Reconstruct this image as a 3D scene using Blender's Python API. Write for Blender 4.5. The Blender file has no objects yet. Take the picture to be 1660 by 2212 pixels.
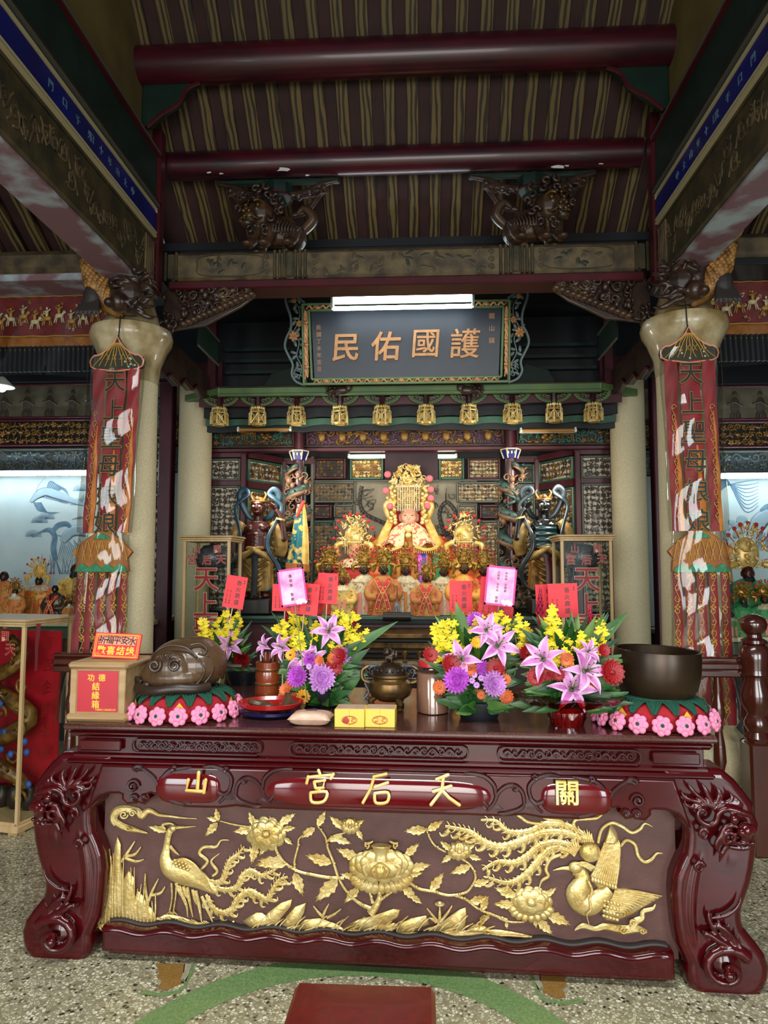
import bpy, math, random
from math import pi, sin, cos, radians, atan, tan, sqrt
from mathutils import Vector as V, Matrix as M, Euler, noise as NZ
SC = bpy.context.scene
COL = SC.collection
# ---------------------------------------------------------------- camera (standing visitor, eye height 1.5 m)
FPX, CX, CY, EYE = 1540.0, 830.0, 1106.0, 1.5          # focal length in pixels of the 1660 x 2212 frame
YAW, PITCH = atan(83/1540), atan(119/1540)
cam_d = bpy.data.cameras.new('camera'); cam = bpy.data.objects.new('camera', cam_d); COL.objects.link(cam)
cam_d.sensor_fit = 'VERTICAL'; cam_d.sensor_height = 36; cam_d.lens = FPX/2212*36
cam.location = (0, 0, EYE); cam.rotation_euler = (pi/2+PITCH, 0, YAW)
cam_d.clip_start = .05; cam_d.clip_end = 60
SC.camera = cam
ROT = M.Rotation(YAW, 3, 'Z') @ M.Rotation(pi/2+PITCH, 3, 'X')
# ---------------------------------------------------------------- world, daylight from the courtyard side, exposure
wd = bpy.data.worlds.new('world'); SC.world = wd; wd.use_nodes = True
bg = wd.node_tree.nodes['Background']; bg.inputs[0].default_value = (.80, .92, 1, 1); bg.inputs[1].default_value = .08
vs = SC.view_settings; vs.view_transform = 'Standard'; vs.look = 'None'; vs.gamma = 1; vs.use_curve_mapping = False
vs.exposure = 0.5
cy = SC.cycles; cy.use_denoising = True; cy.max_bounces = 7; cy.diffuse_bounces = 3; cy.glossy_bounces = 3
cy.transmission_bounces = 5; cy.transparent_max_bounces = 24; cy.caustics_reflective = False; cy.caustics_refractive = False
cy.sample_clamp_indirect = 4
def area(name, loc, aim, size, power, color, spread=180):
    l = bpy.data.lights.new(name, 'AREA'); l.shape = 'RECTANGLE'; l.size, l.size_y = size; l.energy = power; l.color = color
    l.spread = radians(spread)
    o = bpy.data.objects.new(name, l); COL.objects.link(o); o.location = loc
    o.rotation_euler = (V(aim)-V(loc)).to_track_quat('-Z', 'Y').to_euler()
    return o
# the open front of the hall, three door bays behind the camera
area('daylight_centre_door', (-.1, -3.2, 1.5), (-.1, 4, .2), (2.8, 2.6), 82, (1, .97, .92), 115)
area('daylight_side_door', (-3.4, -3.0, 1.5), (-1.5, 4, .2), (1.6, 2.4), 42, (.86, .97, 1), 115)
area('daylight_side_door', (3.3, -3.0, 1.5), (1.5, 4, .2), (1.6, 2.4), 50, (.86, .97, 1), 115)
# added fill light, out of view overhead, to brighten floor and table top
area('overhead_fill', (-.1, 1.2, 3.9), (-.1, 1.9, 0), (2.4, .5), 55, (.95, 1, .97), 140)
# lamps of the shrine, behind its front beam and inside its bay
area('shrine_lamp', (-.1, 5.62, 2.42), (-.1, 6.7, 1.25), (1.7, .12), 7, (1, .88, .68))
area('shrine_lamp', (1.15, 5.8, 2.3), (-.7, 6.6, 1.3), (.3, .3), 9, (1, .93, .78))
area('shrine_lamp', (-1.35, 5.8, 2.3), (.5, 6.6, 1.3), (.3, .3), 9, (1, .93, .78))

# ---------------------------------------------------------------- pixel helpers (where a sight line of the photograph meets a plane of the room)
def ray(px, py): return ROT @ V(((px-CX)/FPX, (CY-py)/FPX, -1))
def W(px, py, Y):
    d = ray(px, py); return V((0, 0, EYE)) + d*(Y/d.y)
def onz(px, py, z):
    d = ray(px, py); return V((0, 0, EYE)) + d*((z-EYE)/d.z)

# ---------------------------------------------------------------- mesh builder
class B:
    def __init__(s): s.v = []; s.f = []; s.m = []; s.t = M.Identity(4)
    def add(s, vs, fs, m=0):
        o = len(s.v); t = s.t
        s.v += [t @ V(p) for p in vs]; s.f += [tuple(i+o for i in f) for f in fs]; s.m += [m]*len(fs); return s
    def box(s, c, d, m=0, b=0):
        x, y, z = [k/2 for k in d]; c = V(c)
        b = min(b, x*.9, y*.9, z*.9)
        if b <= 0:
            vs = [c+V((i*x, j*y, k*z)) for i in (-1, 1) for j in (-1, 1) for k in (-1, 1)]
            return s.add(vs, [(0,1,3,2),(4,6,7,5),(0,4,5,1),(2,3,7,6),(0,2,6,4),(1,5,7,3)], m)
        vs, ix = [], {}
        for i in (-1, 1):
            for j in (-1, 1):
                for k in (-1, 1):
                    for a in range(3):
                        q = [x-b, y-b, z-b]; q[a] += b
                        ix[i,j,k,a] = len(vs); vs.append(c+V((i*q[0], j*q[1], k*q[2])))
        fs = []
        for a in range(3):
            b1, c1 = (a+1) % 3, (a+2) % 3
            for sg in (-1, 1):
                def I(p, q, ax):
                    k = [0,0,0]; k[a] = sg; k[b1] = p; k[c1] = q; return ix[k[0],k[1],k[2],ax]
                fs.append((I(-1,-1,a), I(1,-1,a), I(1,1,a), I(-1,1,a)))
            for p in (-1, 1):
                for q in (-1, 1):
                    def I(sg, ax):
                        k = [0,0,0]; k[a] = sg; k[b1] = p; k[c1] = q; return ix[k[0],k[1],k[2],ax]
                    fs.append((I(-1,b1), I(1,b1), I(1,c1), I(-1,c1)))
        for i in (-1, 1):
            for j in (-1, 1):
                for k in (-1, 1): fs.append(tuple(ix[i,j,k,a] for a in range(3)))
        return s.add(vs, fs, m)
    def lathe(s, prof, n=24, c=(0,0,0), m=0, sx=1, sy=1, fn=None):
        c = V(c); vs = []; fs = []
        for r, z in prof:
            for k in range(n):
                a = 2*pi*k/n; rr = r*(fn(a, z) if fn else 1)
                vs.append(c+V((rr*cos(a)*sx, rr*sin(a)*sy, z)))
        for i in range(len(prof)-1):
            for k in range(n):
                k2 = (k+1) % n; fs.append((i*n+k, i*n+k2, (i+1)*n+k2, (i+1)*n+k))
        if prof[0][0] > 1e-5: fs.append(tuple(range(n-1, -1, -1)))
        if prof[-1][0] > 1e-5: fs.append(tuple((len(prof)-1)*n+k for k in range(n)))
        return s.add(vs, fs, m)
    def cyl(s, p, q, r, n=12, m=0): return s.tube([p, q], r, n, m)
    def tube(s, pts, r, n=6, m=0, flat=1, up=None, closed=False):
        P = [V(p) for p in pts]; L = len(P)
        if L < 2: return s
        R = [r]*L if not hasattr(r, '__len__') else r
        if len(R) != L:
            k = len(R)-1; R = [R[min(int(i/(L-1)*k), k-1)]*(1-(i/(L-1)*k-min(int(i/(L-1)*k), k-1)))+R[min(int(i/(L-1)*k), k-1)+1]*(i/(L-1)*k-min(int(i/(L-1)*k), k-1)) for i in range(L)]
        vs, fs = [], []; nrm = None
        for i in range(L):
            t = (P[(i+1) % L]-P[i-1]) if closed or 0 < i < L-1 else (P[1]-P[0] if i == 0 else P[-1]-P[-2])
            if t.length < 1e-9: t = V((0,0,1))
            t.normalize()
            if up is not None: nrm = V(up)
            elif nrm is None: nrm = V((0,-1,0)) if abs(t.y) < .9 else V((1,0,0))
            nrm = nrm - t*nrm.dot(t)
            if nrm.length < 1e-6: nrm = t.orthogonal()
            nrm.normalize(); bn = t.cross(nrm)
            for k in range(n):
                a = 2*pi*k/n+pi/n; vs.append(P[i]+nrm*(R[i]*cos(a)*flat)+bn*(R[i]*sin(a)))
        for i in range(L if closed else L-1):
            j = (i+1) % L
            for k in range(n): k2 = (k+1) % n; fs.append((i*n+k, i*n+k2, j*n+k2, j*n+k))
        if not closed: fs += [tuple(range(n-1,-1,-1)), tuple((L-1)*n+k for k in range(n))]
        return s.add(vs, fs, m)
    def ell(s, c, r, n=12, k=8, m=0, rot=None):
        c = V(c); r = (r,r,r) if not hasattr(r, '__len__') else r
        rm = rot.to_matrix() if isinstance(rot, Euler) else (rot or M.Identity(3))
        vs = [c+rm@V((0,0,-r[2]))]; fs = []
        for i in range(1, k):
            a = -pi/2+pi*i/k
            for j in range(n): b = 2*pi*j/n; vs.append(c+rm@V((r[0]*cos(a)*cos(b), r[1]*cos(a)*sin(b), r[2]*sin(a))))
        vs.append(c+rm@V((0,0,r[2]))); T = len(vs)-1
        for j in range(n):
            j2 = (j+1) % n; fs.append((0, 1+j2, 1+j)); fs.append((T, T-n+j, T-n+j2))
            for i in range(k-2): o = 1+i*n; fs.append((o+j, o+j2, o+n+j2, o+n+j))
        return s.add(vs, fs, m)
    def grid(s, fn, nu, nv, m=0, wrap=False):
        vs = [fn(i/nu, j/nv) for j in range(nv+1) for i in range(nu+1)]
        fs = [(j*(nu+1)+i, j*(nu+1)+i+1, (j+1)*(nu+1)+i+1, (j+1)*(nu+1)+i) for j in range(nv) for i in range(nu)]
        return s.add(vs, fs, m)
    def geo(s, g, t=None, m=0):
        o = s.t
        if t is not None: s.t = o @ t
        s.add(g[0], g[1], m); s.t = o; return s
    def join(s, b, t=None):
        o = s.t
        if t is not None: s.t = o @ t
        off = len(s.v); s.v += [s.t @ p for p in b.v]; s.f += [tuple(i+off for i in f) for f in b.f]; s.m += b.m; s.t = o; return s
    def mesh(s, name, mats, smooth=40):
        me = bpy.data.meshes.new(name); me.from_pydata([tuple(p) for p in s.v], [], s.f)
        for k in mats: me.materials.append(k)
        if len(mats) > 1: me.polygons.foreach_set('material_index', s.m)
        if smooth:
            me.polygons.foreach_set('use_smooth', [True]*len(me.polygons))
            if smooth < 180: me.set_sharp_from_angle(angle=radians(smooth))
        me.update(); return me
    def build(s, name, mats, parent=None, loc=None, rot=None, smooth=40):
        if not isinstance(mats, (list, tuple)): mats = [mats]
        return link(bpy.data.objects.new(name, s.mesh(name, mats, smooth)), parent, loc, rot)
def link(o, parent=None, loc=None, rot=None):
    COL.objects.link(o); o.parent = parent
    if loc is not None: o.location = loc
    if rot is not None: o.rotation_euler = rot
    return o
def thing(name, label, cat, loc=(0,0,0), rot=(0,0,0), group=None):
    return tag(link(bpy.data.objects.new(name, None), None, loc, rot), label, cat, group)
def tag(o, label, cat, group=None, kind=None):
    o['label'] = label; o['category'] = cat
    if group: o['group'] = group
    if kind: o['kind'] = kind
    return o
def st(o): o['kind'] = 'structure'; return o
def dup(root, loc=None, rot=None, label=None, scale=None, name=None):
    r = root.copy(); COL.objects.link(r)
    if name: r.name = name
    if loc is not None: r.location = loc
    if rot is not None: r.rotation_euler = rot
    if scale is not None: r.scale = scale
    if label: r['label'] = label
    def kids(a, b):
        for ch in a.children:
            c = ch.copy(); COL.objects.link(c); c.parent = b; kids(ch, c)
    kids(root, r); return r
def fuse(o, voxel, smooth=2, dec=None):
    """turn overlapping lumps into one continuous carved surface"""
    md = o.modifiers.new('r', 'REMESH'); md.mode = 'VOXEL'; md.voxel_size = voxel
    if smooth: sm = o.modifiers.new('s', 'SMOOTH'); sm.iterations = smooth; sm.factor = .5
    if dec: d = o.modifiers.new('d', 'DECIMATE'); d.ratio = dec
    dg = bpy.context.evaluated_depsgraph_get()
    me = bpy.data.meshes.new_from_object(o.evaluated_get(dg)); old = o.data
    mats = [k for k in old.materials]; o.modifiers.clear(); o.data = me; me.name = old.name
    me.materials.clear()
    for k in mats: me.materials.append(k)
    me.polygons.foreach_set('use_smooth', [True]*len(me.polygons)); bpy.data.meshes.remove(old); return o
def _conv(cu):
    o = bpy.data.objects.new('tmp', cu); COL.objects.link(o)
    dg = bpy.context.evaluated_depsgraph_get(); e = o.evaluated_get(dg); me = e.to_mesh()
    g = ([V((p.co.x, -p.co.z, p.co.y)) for p in me.vertices], [tuple(p.vertices) for p in me.polygons])
    e.to_mesh_clear(); bpy.data.objects.remove(o); bpy.data.curves.remove(cu); return g
def plate(loops, depth, bevel=0, smooth=False, res=1):
    """outline(s) in local x,z -> solid plate, front face at y=-depth/2"""
    cu = bpy.data.curves.new('tmp', 'CURVE'); cu.dimensions = '2D'; cu.fill_mode = 'BOTH'
    cu.extrude = max(depth/2-bevel, 0); cu.bevel_depth = bevel; cu.bevel_resolution = res; cu.offset = -bevel*.0
    for L in loops:
        sp = cu.splines.new('POLY'); sp.points.add(len(L)-1)
        for q, p in zip(sp.points, L): q.co = (p[0], p[1], 0, 1)
        sp.use_cyclic_u = True
    return _conv(cu)
_tc = {}
def glyphs(s, size, depth=.002, bold=0, bevel=0):
    """one run of writing, centred on the local origin, front towards -y"""
    k = (s, round(size, 4), depth, bold, bevel)
    if k in _tc: return _tc[k]
    cu = bpy.data.curves.new('tmp', 'FONT'); cu.body = s; cu.size = size; cu.extrude = depth/2; cu.offset = bold*size
    cu.bevel_depth = bevel; cu.resolution_u = 3
    g = _conv(cu)
    if g[0]:
        xs = [p.x for p in g[0]]; zs = [p.z for p in g[0]]
        c = V(((min(xs)+max(xs))/2, 0, (min(zs)+max(zs))/2)); g = ([p-c for p in g[0]], g[1])
    _tc[k] = g; return g
def spl(pts, n=6, closed=False):
    """Catmull-Rom through 2-d or 3-d points (extra components such as a radius are carried along)"""
    P = [list(p) for p in pts]; L = len(P); out = []
    for i in range(L if closed else L-1):
        p0 = P[i-1] if i > 0 or closed else P[0]; p1 = P[i]; p2 = P[(i+1) % L]
        p3 = P[(i+2) % L] if closed or i+2 < L else P[-1]
        for k in range(n):
            t = k/n
            out.append([.5*(2*b+(c-a)*t+(2*a-5*b+4*c-d)*t*t+(3*b-a-3*c+d)*t**3) for a, b, c, d in zip(p0, p1, p2, p3)])
    if not closed: out.append(P[-1])
    return out
def T(x=0, y=0, z=0, rx=0, ry=0, rz=0, s=1):
    sc = M.Diagonal((s, s, s, 1)) if not hasattr(s, '__len__') else M.Diagonal((*s, 1))
    return M.Translation((x, y, z)) @ Euler((rx, ry, rz)).to_matrix().to_4x4() @ sc
def aim(p, d, up=(0,0,1), s=1, spin=0):
    """matrix whose local z points along d"""
    d = V(d).normalized(); q = d.to_track_quat('Z', 'Y').to_matrix().to_4x4()
    return M.Translation(p) @ q @ M.Rotation(spin, 4, 'Z') @ M.Diagonal((s, s, s, 1))

# ---------------------------------------------------------------- materials
def hx(h):
    c = [int(h[i:i+2], 16)/255 for i in (0, 2, 4)]
    return tuple(k/12.92 if k <= .04045 else ((k+.055)/1.055)**2.4 for k in c)+(1,)
MT = {}
def mat(name, col, rough=.5, metal=0, col2=None, ns=8, bump=0, bs=30, coat=0, emit=0, stretch=None, spec=.5, sharp=(.35,.65), trans=0, sheen=0):
    m = bpy.data.materials.new(name); m.use_nodes = True; nt = m.node_tree; b = nt.nodes['Principled BSDF']; I = b.inputs
    I['Base Color'].default_value = hx(col); I['Roughness'].default_value = rough; I['Metallic'].default_value = metal
    I['Coat Weight'].default_value = coat; I['Coat Roughness'].default_value = .06; I['Specular IOR Level'].default_value = spec
    if trans: I['Transmission Weight'].default_value = trans
    if sheen: I['Sheen Weight'].default_value = sheen
    if emit: I['Emission Color'].default_value = hx(col); I['Emission Strength'].default_value = emit
    if col2 or bump:
        tc = nt.nodes.new('ShaderNodeTexCoord'); mp = nt.nodes.new('ShaderNodeMapping')
        nt.links.new(tc.outputs['Object'], mp.inputs[0])
        if stretch: mp.inputs['Scale'].default_value = stretch
    if col2:
        n = nt.nodes.new('ShaderNodeTexNoise'); n.inputs['Scale'].default_value = ns; n.inputs['Detail'].default_value = 4
        nt.links.new(mp.outputs[0], n.inputs[0]); r = nt.nodes.new('ShaderNodeValToRGB')
        r.color_ramp.elements[0].position, r.color_ramp.elements[1].position = sharp
        r.color_ramp.elements[0].color = hx(col); r.color_ramp.elements[1].color = hx(col2)
        nt.links.new(n.outputs[0], r.inputs[0]); nt.links.new(r.outputs[0], I['Base Color'])
    if bump:
        n = nt.nodes.new('ShaderNodeTexNoise'); n.inputs['Scale'].default_value = bs; n.inputs['Detail'].default_value = 3
        nt.links.new(mp.outputs[0], n.inputs[0]); k = nt.nodes.new('ShaderNodeBump'); k.inputs['Strength'].default_value = bump
        k.inputs['Distance'].default_value = .01
        nt.links.new(n.outputs[0], k.inputs['Height']); nt.links.new(k.outputs[0], I['Normal'])
    MT[name] = m; return m
def clear(name, tint, alpha, rough=.05, bump=0, bs=8, ior=1.45, cap=.4):
    """thin clear sheet: see-through with a glossy skin"""
    m = bpy.data.materials.new(name); m.use_nodes = True; nt = m.node_tree; out = nt.nodes['Material Output']
    nt.nodes.remove(nt.nodes['Principled BSDF'])
    t = nt.nodes.new('ShaderNodeBsdfTransparent'); t.inputs[0].default_value = hx(tint)
    g = nt.nodes.new('ShaderNodeBsdfGlossy'); g.inputs['Roughness'].default_value = rough
    fr = nt.nodes.new('ShaderNodeFresnel'); fr.inputs[0].default_value = ior
    ad = nt.nodes.new('ShaderNodeMath'); ad.operation = 'ADD'; ad.inputs[1].default_value = alpha; ad.use_clamp = True
    mn = nt.nodes.new('ShaderNodeMath'); mn.operation = 'MINIMUM'; mn.inputs[1].default_value = cap
    nt.links.new(ad.outputs[0], mn.inputs[0])
    mx = nt.nodes.new('ShaderNodeMixShader')
    nt.links.new(fr.outputs[0], ad.inputs[0]); nt.links.new(mn.outputs[0], mx.inputs[0])
    nt.links.new(t.outputs[0], mx.inputs[1]); nt.links.new(g.outputs[0], mx.inputs[2]); nt.links.new(mx.outputs[0], out.inputs[0])
    if bump:
        tc = nt.nodes.new('ShaderNodeTexCoord'); mp = nt.nodes.new('ShaderNodeMapping'); mp.inputs['Scale'].default_value = (1, 1, .06)
        nt.links.new(tc.outputs['Object'], mp.inputs[0])
        n = nt.nodes.new('ShaderNodeTexNoise'); n.inputs['Scale'].default_value = bs; k = nt.nodes.new('ShaderNodeBump')
        k.inputs['Strength'].default_value = bump; k.inputs['Distance'].default_value = .02
        nt.links.new(mp.outputs[0], n.inputs[0])
        nt.links.new(n.outputs[0], k.inputs['Height']); nt.links.new(k.outputs[0], g.inputs['Normal']); nt.links.new(k.outputs[0], fr.inputs['Normal'])
    MT[name] = m; return m
def grained(name, base, line, scale, axis=(1, 1, 1), rough=.6, dist=6):
    """painted wood figure: wavy growth lines"""
    m = mat(name, base, rough); nt = m.node_tree; b = nt.nodes['Principled BSDF']
    tc = nt.nodes.new('ShaderNodeTexCoord'); mp = nt.nodes.new('ShaderNodeMapping'); mp.inputs['Scale'].default_value = axis
    oi = nt.nodes.new('ShaderNodeObjectInfo'); av = nt.nodes.new('ShaderNodeVectorMath'); av.operation = 'MULTIPLY_ADD'
    av.inputs[1].default_value = (1, 1, 1)
    cb = nt.nodes.new('ShaderNodeMath'); cb.operation = 'MULTIPLY'; cb.inputs[1].default_value = 37
    nt.links.new(oi.outputs['Random'], cb.inputs[0])
    nt.links.new(tc.outputs['Object'], av.inputs[0]); nt.links.new(cb.outputs[0], av.inputs[2])
    nt.links.new(av.outputs[0], mp.inputs[0])
    w = nt.nodes.new('ShaderNodeTexWave'); w.wave_type = 'BANDS'; w.inputs['Scale'].default_value = scale; w.inputs['Distortion'].default_value = dist
    w.inputs['Detail'].default_value = 2; w.inputs['Detail Scale'].default_value = 1.6
    r = nt.nodes.new('ShaderNodeValToRGB'); r.color_ramp.elements[0].position = .25; r.color_ramp.elements[1].position = .6
    r.color_ramp.elements[0].color = hx(line); r.color_ramp.elements[1].color = hx(base)
    nt.links.new(mp.outputs[0], w.inputs[0]); nt.links.new(w.outputs[0], r.inputs[0]); nt.links.new(r.outputs[0], b.inputs['Base Color'])
    return m
mat('lacquer', '360408', .2, col2='44070b', ns=3, coat=.5, spec=.25, stretch=(1, 1, 6))
mat('lacquer_carved', '2a060a', .28, col2='36080c', ns=6, coat=.4, spec=.3)
mat('cartouche', '52070d', .16, coat=.8, col2='600a10', ns=5, spec=.3)
mat('gold', 'c2a25c', .36, .6, col2='dcc488', ns=14, bump=.25, bs=60)
mat('gold_bright', 'd8ae50', .35, .3, col2='f0d898', ns=18)
mat('gold_dull', '8a6526', .5, .35, col2='4a3015', ns=16)
mat('panel_brown', '4a2c25', .62, col2='563630', ns=10, bump=.1, bs=120)
mat('panel_rim', '2a2422', .6)
mat('tabletop', '3f2220', .16, col2='54332c', ns=140, coat=.3)
mat('leather', '58100c', .38, col2='661410', ns=40, bump=.08, bs=200, coat=.1)
mat('stone', 'd8caa6', .6, col2='c6b690', ns=110, bump=.15, bs=160)
mat('stone_capital', '8a7346', .35, col2='c0b08c', ns=7, coat=.3)
mat('rail_wood', '3c160e', .22, col2='4c2014', ns=6, coat=.7, stretch=(1, 1, .2))
mat('pale_wood', 'c9aa7c', .5, col2='bb9a6c', ns=5, stretch=(6, 6, .6))
mat('box_wood', 'a98a62', .5, col2='97774f', ns=5, stretch=(1, 6, 6))
mat('purlin_red', '4a0e1c', .35, col2='2a0c16', ns=5, coat=.2, stretch=(.5, 2, 2))
mat('roof_board', '3a1e1e', .75, col2='2c1816', ns=6)
grained('rafter_wood', '6b5830', '2a2015', 9, (1, .2, 1), .65, 5)
mat('dark_green', '0a211b', .5, col2='0f2c23', ns=6)
mat('beam_green', '66804a', .45, col2='56704a', ns=6)
mat('blue_board', '08145c', .3, col2='0a1a74', ns=4)
mat('ivory_line', 'b9ad86', .5)
mat('ochre_wall', '6f5f2c', .8, col2='5b4a24', ns=3)
mat('aged_paint', '4d4028', .55, col2='2a2a1c', ns=7, bump=.25, bs=40)
mat('aged_paint_light', '6b5a3c', .6, col2='3c3226', ns=9)
mat('peeling', '7d5a60', .6, col2='a9b6bd', ns=4, sharp=(.45, .6))
mat('dark_red', '4a0f18', .4, col2='3a0c14', ns=5)
mat('plum', '43161f', .4, col2='52202a', ns=5)
mat('plum_light', '5b3a4a', .5, col2='43263a', ns=8)
mat('plum_cloth', '2e1c24', .7, col2='3a262c', ns=5)
mat('paper_wall', 'c8c2ae', .8, col2='b4ae9c', ns=3)
mat('scroll_blue', '3e4a56', .6, col2='55626c', ns=6)
mat('faded_paint', '5a5240', .7, col2='76705c', ns=5)
mat('faded_ink', '443a2e', .7, col2='54463a', ns=20)
mat('ink_wash', '93adb8', .7, col2='9ab2bb', ns=10)
mat('black_paint', '0d0d10', .5)
mat('night_board', '0a0d13', .6, col2='10131a', ns=5)
mat('carved_wood', '3a251a', .45, col2='24160f', ns=10, coat=.2)
mat('carved_brown', '4c3420', .45, col2='2e1e12', ns=12, coat=.2)
mat('carved_gold', '9a7030', .4, .3, col2='583a1a', ns=22)
mat('green_trim', '2f5140', .4, col2='3c6450', ns=6)
mat('grey_trim', '55584e', .4)
mat('plaque_blue', '17202c', .4, col2='1c2836', ns=4)
mat('plaque_gold', 'b07a4a', .45, .25, col2='c48e5c', ns=20)
mat('plaque_rim', '5a6a66', .4)
mat('fish_gold', 'a97a3a', .5, col2='6a431c', ns=16)
mat('red_cloth', '8f0f1c', .6, col2='70101a', ns=6, sheen=.3)
mat('orange_cloth', 'b9691f', .6, col2='c97c2a', ns=14)
mat('gold_thread', 'b98a35', .5, .2)
mat('ink', '120d0d', .5)
mat('olive_cloth', '25260e', .6)
mat('lotus_cloth', 'a86a14', .55, col2='8a4a16', ns=16)
mat('emerald_cloth', '0f6a48', .5, col2='1a8a5e', ns=40)
clear('film', 'f8f7f2', .02, .06, .2, 14, 1.4, .34)
clear('glass', 'f6f8f6', 0, .02, ior=1.1, cap=.1)
clear('cellophane', 'd23a4c', .16, .12, .8, 20)
clear('plastic_jar', 'f2ece4', .06, .1)
mat('letter_red', '8c0f12', .5)
mat('letter_rim', 'e8c6a8', .5)
mat('card_red', 'd0202c', .55)
mat('card_pink', 'dd5fa0', .5, col2='f0b8d8', ns=14)
mat('card_white', 'e6dcd8', .5)
mat('sheet_red', 'b41424', .4, col2='a81020', ns=4)
mat('yellow_ink', 'e8b93c', .5)
mat('paper_yellow', 'd9b544', .5)
mat('tube_lit', 'e8f6ff', .5, emit=26)
mat('claw_grey', '2b2522', .6)
mat('tube_big', 'e4f4ff', .5, emit=15)
mat('tube_warm', 'fff3d8', .5, emit=16)
mat('fixture_white', 'dfe8e0', .4)
mat('tube_off', 'a8793e', .5)
mat('mural_pale', 'b4c9cb', .7, col2='c2d3d2', ns=3)
mat('mural_ink', '4a6c84', .7, col2='6f8ea2', ns=12)
mat('mural_grey', '9a927c', .7, col2='7c7462', ns=5)
mat('mural_black', '2a2622', .7)
mat('silk_orange', 'd26a3a', .6, col2='b98a3a', ns=30)
mat('silk_yellow', 'd9a83c', .6, col2='e6c878', ns=26)
mat('silk_red', 'b01a20', .6, col2='c8302c', ns=20)
mat('silk_pink', 'e08a70', .6)
mat('silk_green', '3f9a5a', .6, col2='2c7a48', ns=20)
mat('silk_cream', 'd9cfae', .6, col2='c9b488', ns=40, sharp=(.45, .55))
mat('skin_pink', 'e0a488', .45)
mat('skin_dark', '2a1512', .35)
mat('skin_red', '3e140e', .36, coat=.15)
mat('skin_black', '101316', .28, coat=.4)
mat('skin_teal', '17393c', .3, coat=.3)
mat('beard', '14161a', .7)
mat('beard_white', 'ddd6c4', .8)
mat('pompom', 'c0302c', .9)
mat('pompom_pink', 'e8737c', .9)
mat('scarf_blue', '14242e', .4, col2='2c5266', ns=8)
mat('dragon_teal', '34504a', .45, col2='1e3632', ns=30)
mat('dragon_belly', '5c4030', .5, col2='7a5c40', ns=20)
mat('bronze', '2d2119', .33, .55, col2='3c2d1c', ns=5)
mat('bronze_light', '7a5c32', .35, .7, col2='42301c', ns=12)
mat('silver', '7d7f80', .4, .6, col2='43484c', ns=30)
mat('fish_wood', '43301f', .35, col2='553e28', ns=4, coat=.3)
mat('fish_wood_dark', '2a1c14', .4)
mat('turned_wood', '5c2412', .25, col2='7a3618', ns=5, coat=.6, stretch=(1, 1, .3))
mat('wool_red', '9c1420', .95, bump=.4, bs=160)
mat('wool_green', '0c4634', .95, bump=.5, bs=160)
mat('wool_yellow', 'd8a52c', .95, bump=.4, bs=160)
mat('wool_pink', 'e885a8', .95, bump=.5, bs=180)
mat('dish_red', 'a5191a', .25, coat=.5)
mat('dish_blue', '141a4e', .25, coat=.5)
mat('powder', 'a9806c', .8)
mat('bag', 'c9a890', .35, col2='b8937c', ns=18)
mat('lid_red', 'b3242a', .35)
mat('leaf', '33621f', .45, col2='20481a', ns=14)
mat('leaf_dark', '173a1a', .45, col2='24501f', ns=14)
mat('leaf_light', '5c7a2c', .45, col2='3e6426', ns=12)
mat('lily', 'b05aa0', .5, col2='d490c4', ns=18)
mat('lily_edge', 'd8a8cc', .5)
mat('lily_throat', 'a83a86', .5)
mat('mum_violet', 'b83ac4', .6, col2='d070d8', ns=60)
mat('mum_lilac', 'c078cc', .6, col2='d8a0dc', ns=60)
mat('orchid_yellow', 'e6cc1c', .5)
mat('gerbera_red', '8e0d14', .5)
mat('gerbera_orange', 'cf6a2a', .5, col2='b04c24', ns=30)
mat('gerbera_gold', 'eaa01c', .5)
mat('ginger', '9a1636', .5)
mat('bract_pink', 'c48ad0', .5)
mat('pot', '10141a', .4)
mat('water_bottle', 'a9b8bd', .3)
mat('brand_red', 'a02018', .5)
mat('terracotta', '1b1512', .4)
mat('eyelid', '18100c', .4)
mat('white_paint', 'cfd2cc', .5)
# ================================================================ the setting
XC, HW = -.125, 1.595                      # axis of the hall and half the clear width between its side beams
def tmat():
    m = bpy.data.materials.new('terrazzo'); m.use_nodes = True; nt = m.node_tree; b = nt.nodes['Principled BSDF']; N = nt.nodes.new; Lk = nt.links.new
    tc = N('ShaderNodeTexCoord'); v = N('ShaderNodeTexVoronoi'); v.inputs['Scale'].default_value = 78
    Lk(tc.outputs['Object'], v.inputs[0]); s = N('ShaderNodeSeparateColor'); Lk(v.outputs['Color'], s.inputs[0])
    r = N('ShaderNodeValToRGB'); r.color_ramp.interpolation = 'CONSTANT'; e = r.color_ramp.elements
    cs = [(0, 'a09a7c'), (.2, 'cfc8a6'), (.42, 'e6e0c6'), (.6, '8a7e64'), (.7, 'b6b294'), (.84, '6a5a46'), (.9, 'c4bea0'), (.955, '2a2926')]
    e[0].color = hx(cs[0][1]); e[1].position = cs[1][0]; e[1].color = hx(cs[1][1])
    for p, c in cs[2:]: k = e.new(p); k.color = hx(c)
    Lk(s.outputs[0], r.inputs[0])
    v2 = N('ShaderNodeTexVoronoi'); v2.feature = 'DISTANCE_TO_EDGE'; v2.inputs['Scale'].default_value = 78; Lk(tc.outputs['Object'], v2.inputs[0])
    lt = N('ShaderNodeMath'); lt.operation = 'LESS_THAN'; lt.inputs[1].default_value = .11; Lk(v2.outputs[0], lt.inputs[0])
    mx = N('ShaderNodeMix'); mx.data_type = 'RGBA'; mx.inputs[7].default_value = hx('8d866c'); Lk(lt.outputs[0], mx.inputs[0]); Lk(r.outputs[0], mx.inputs[6])
    Lk(mx.outputs[2], b.inputs['Base Color']); b.inputs['Roughness'].default_value = .28; return m
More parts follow.
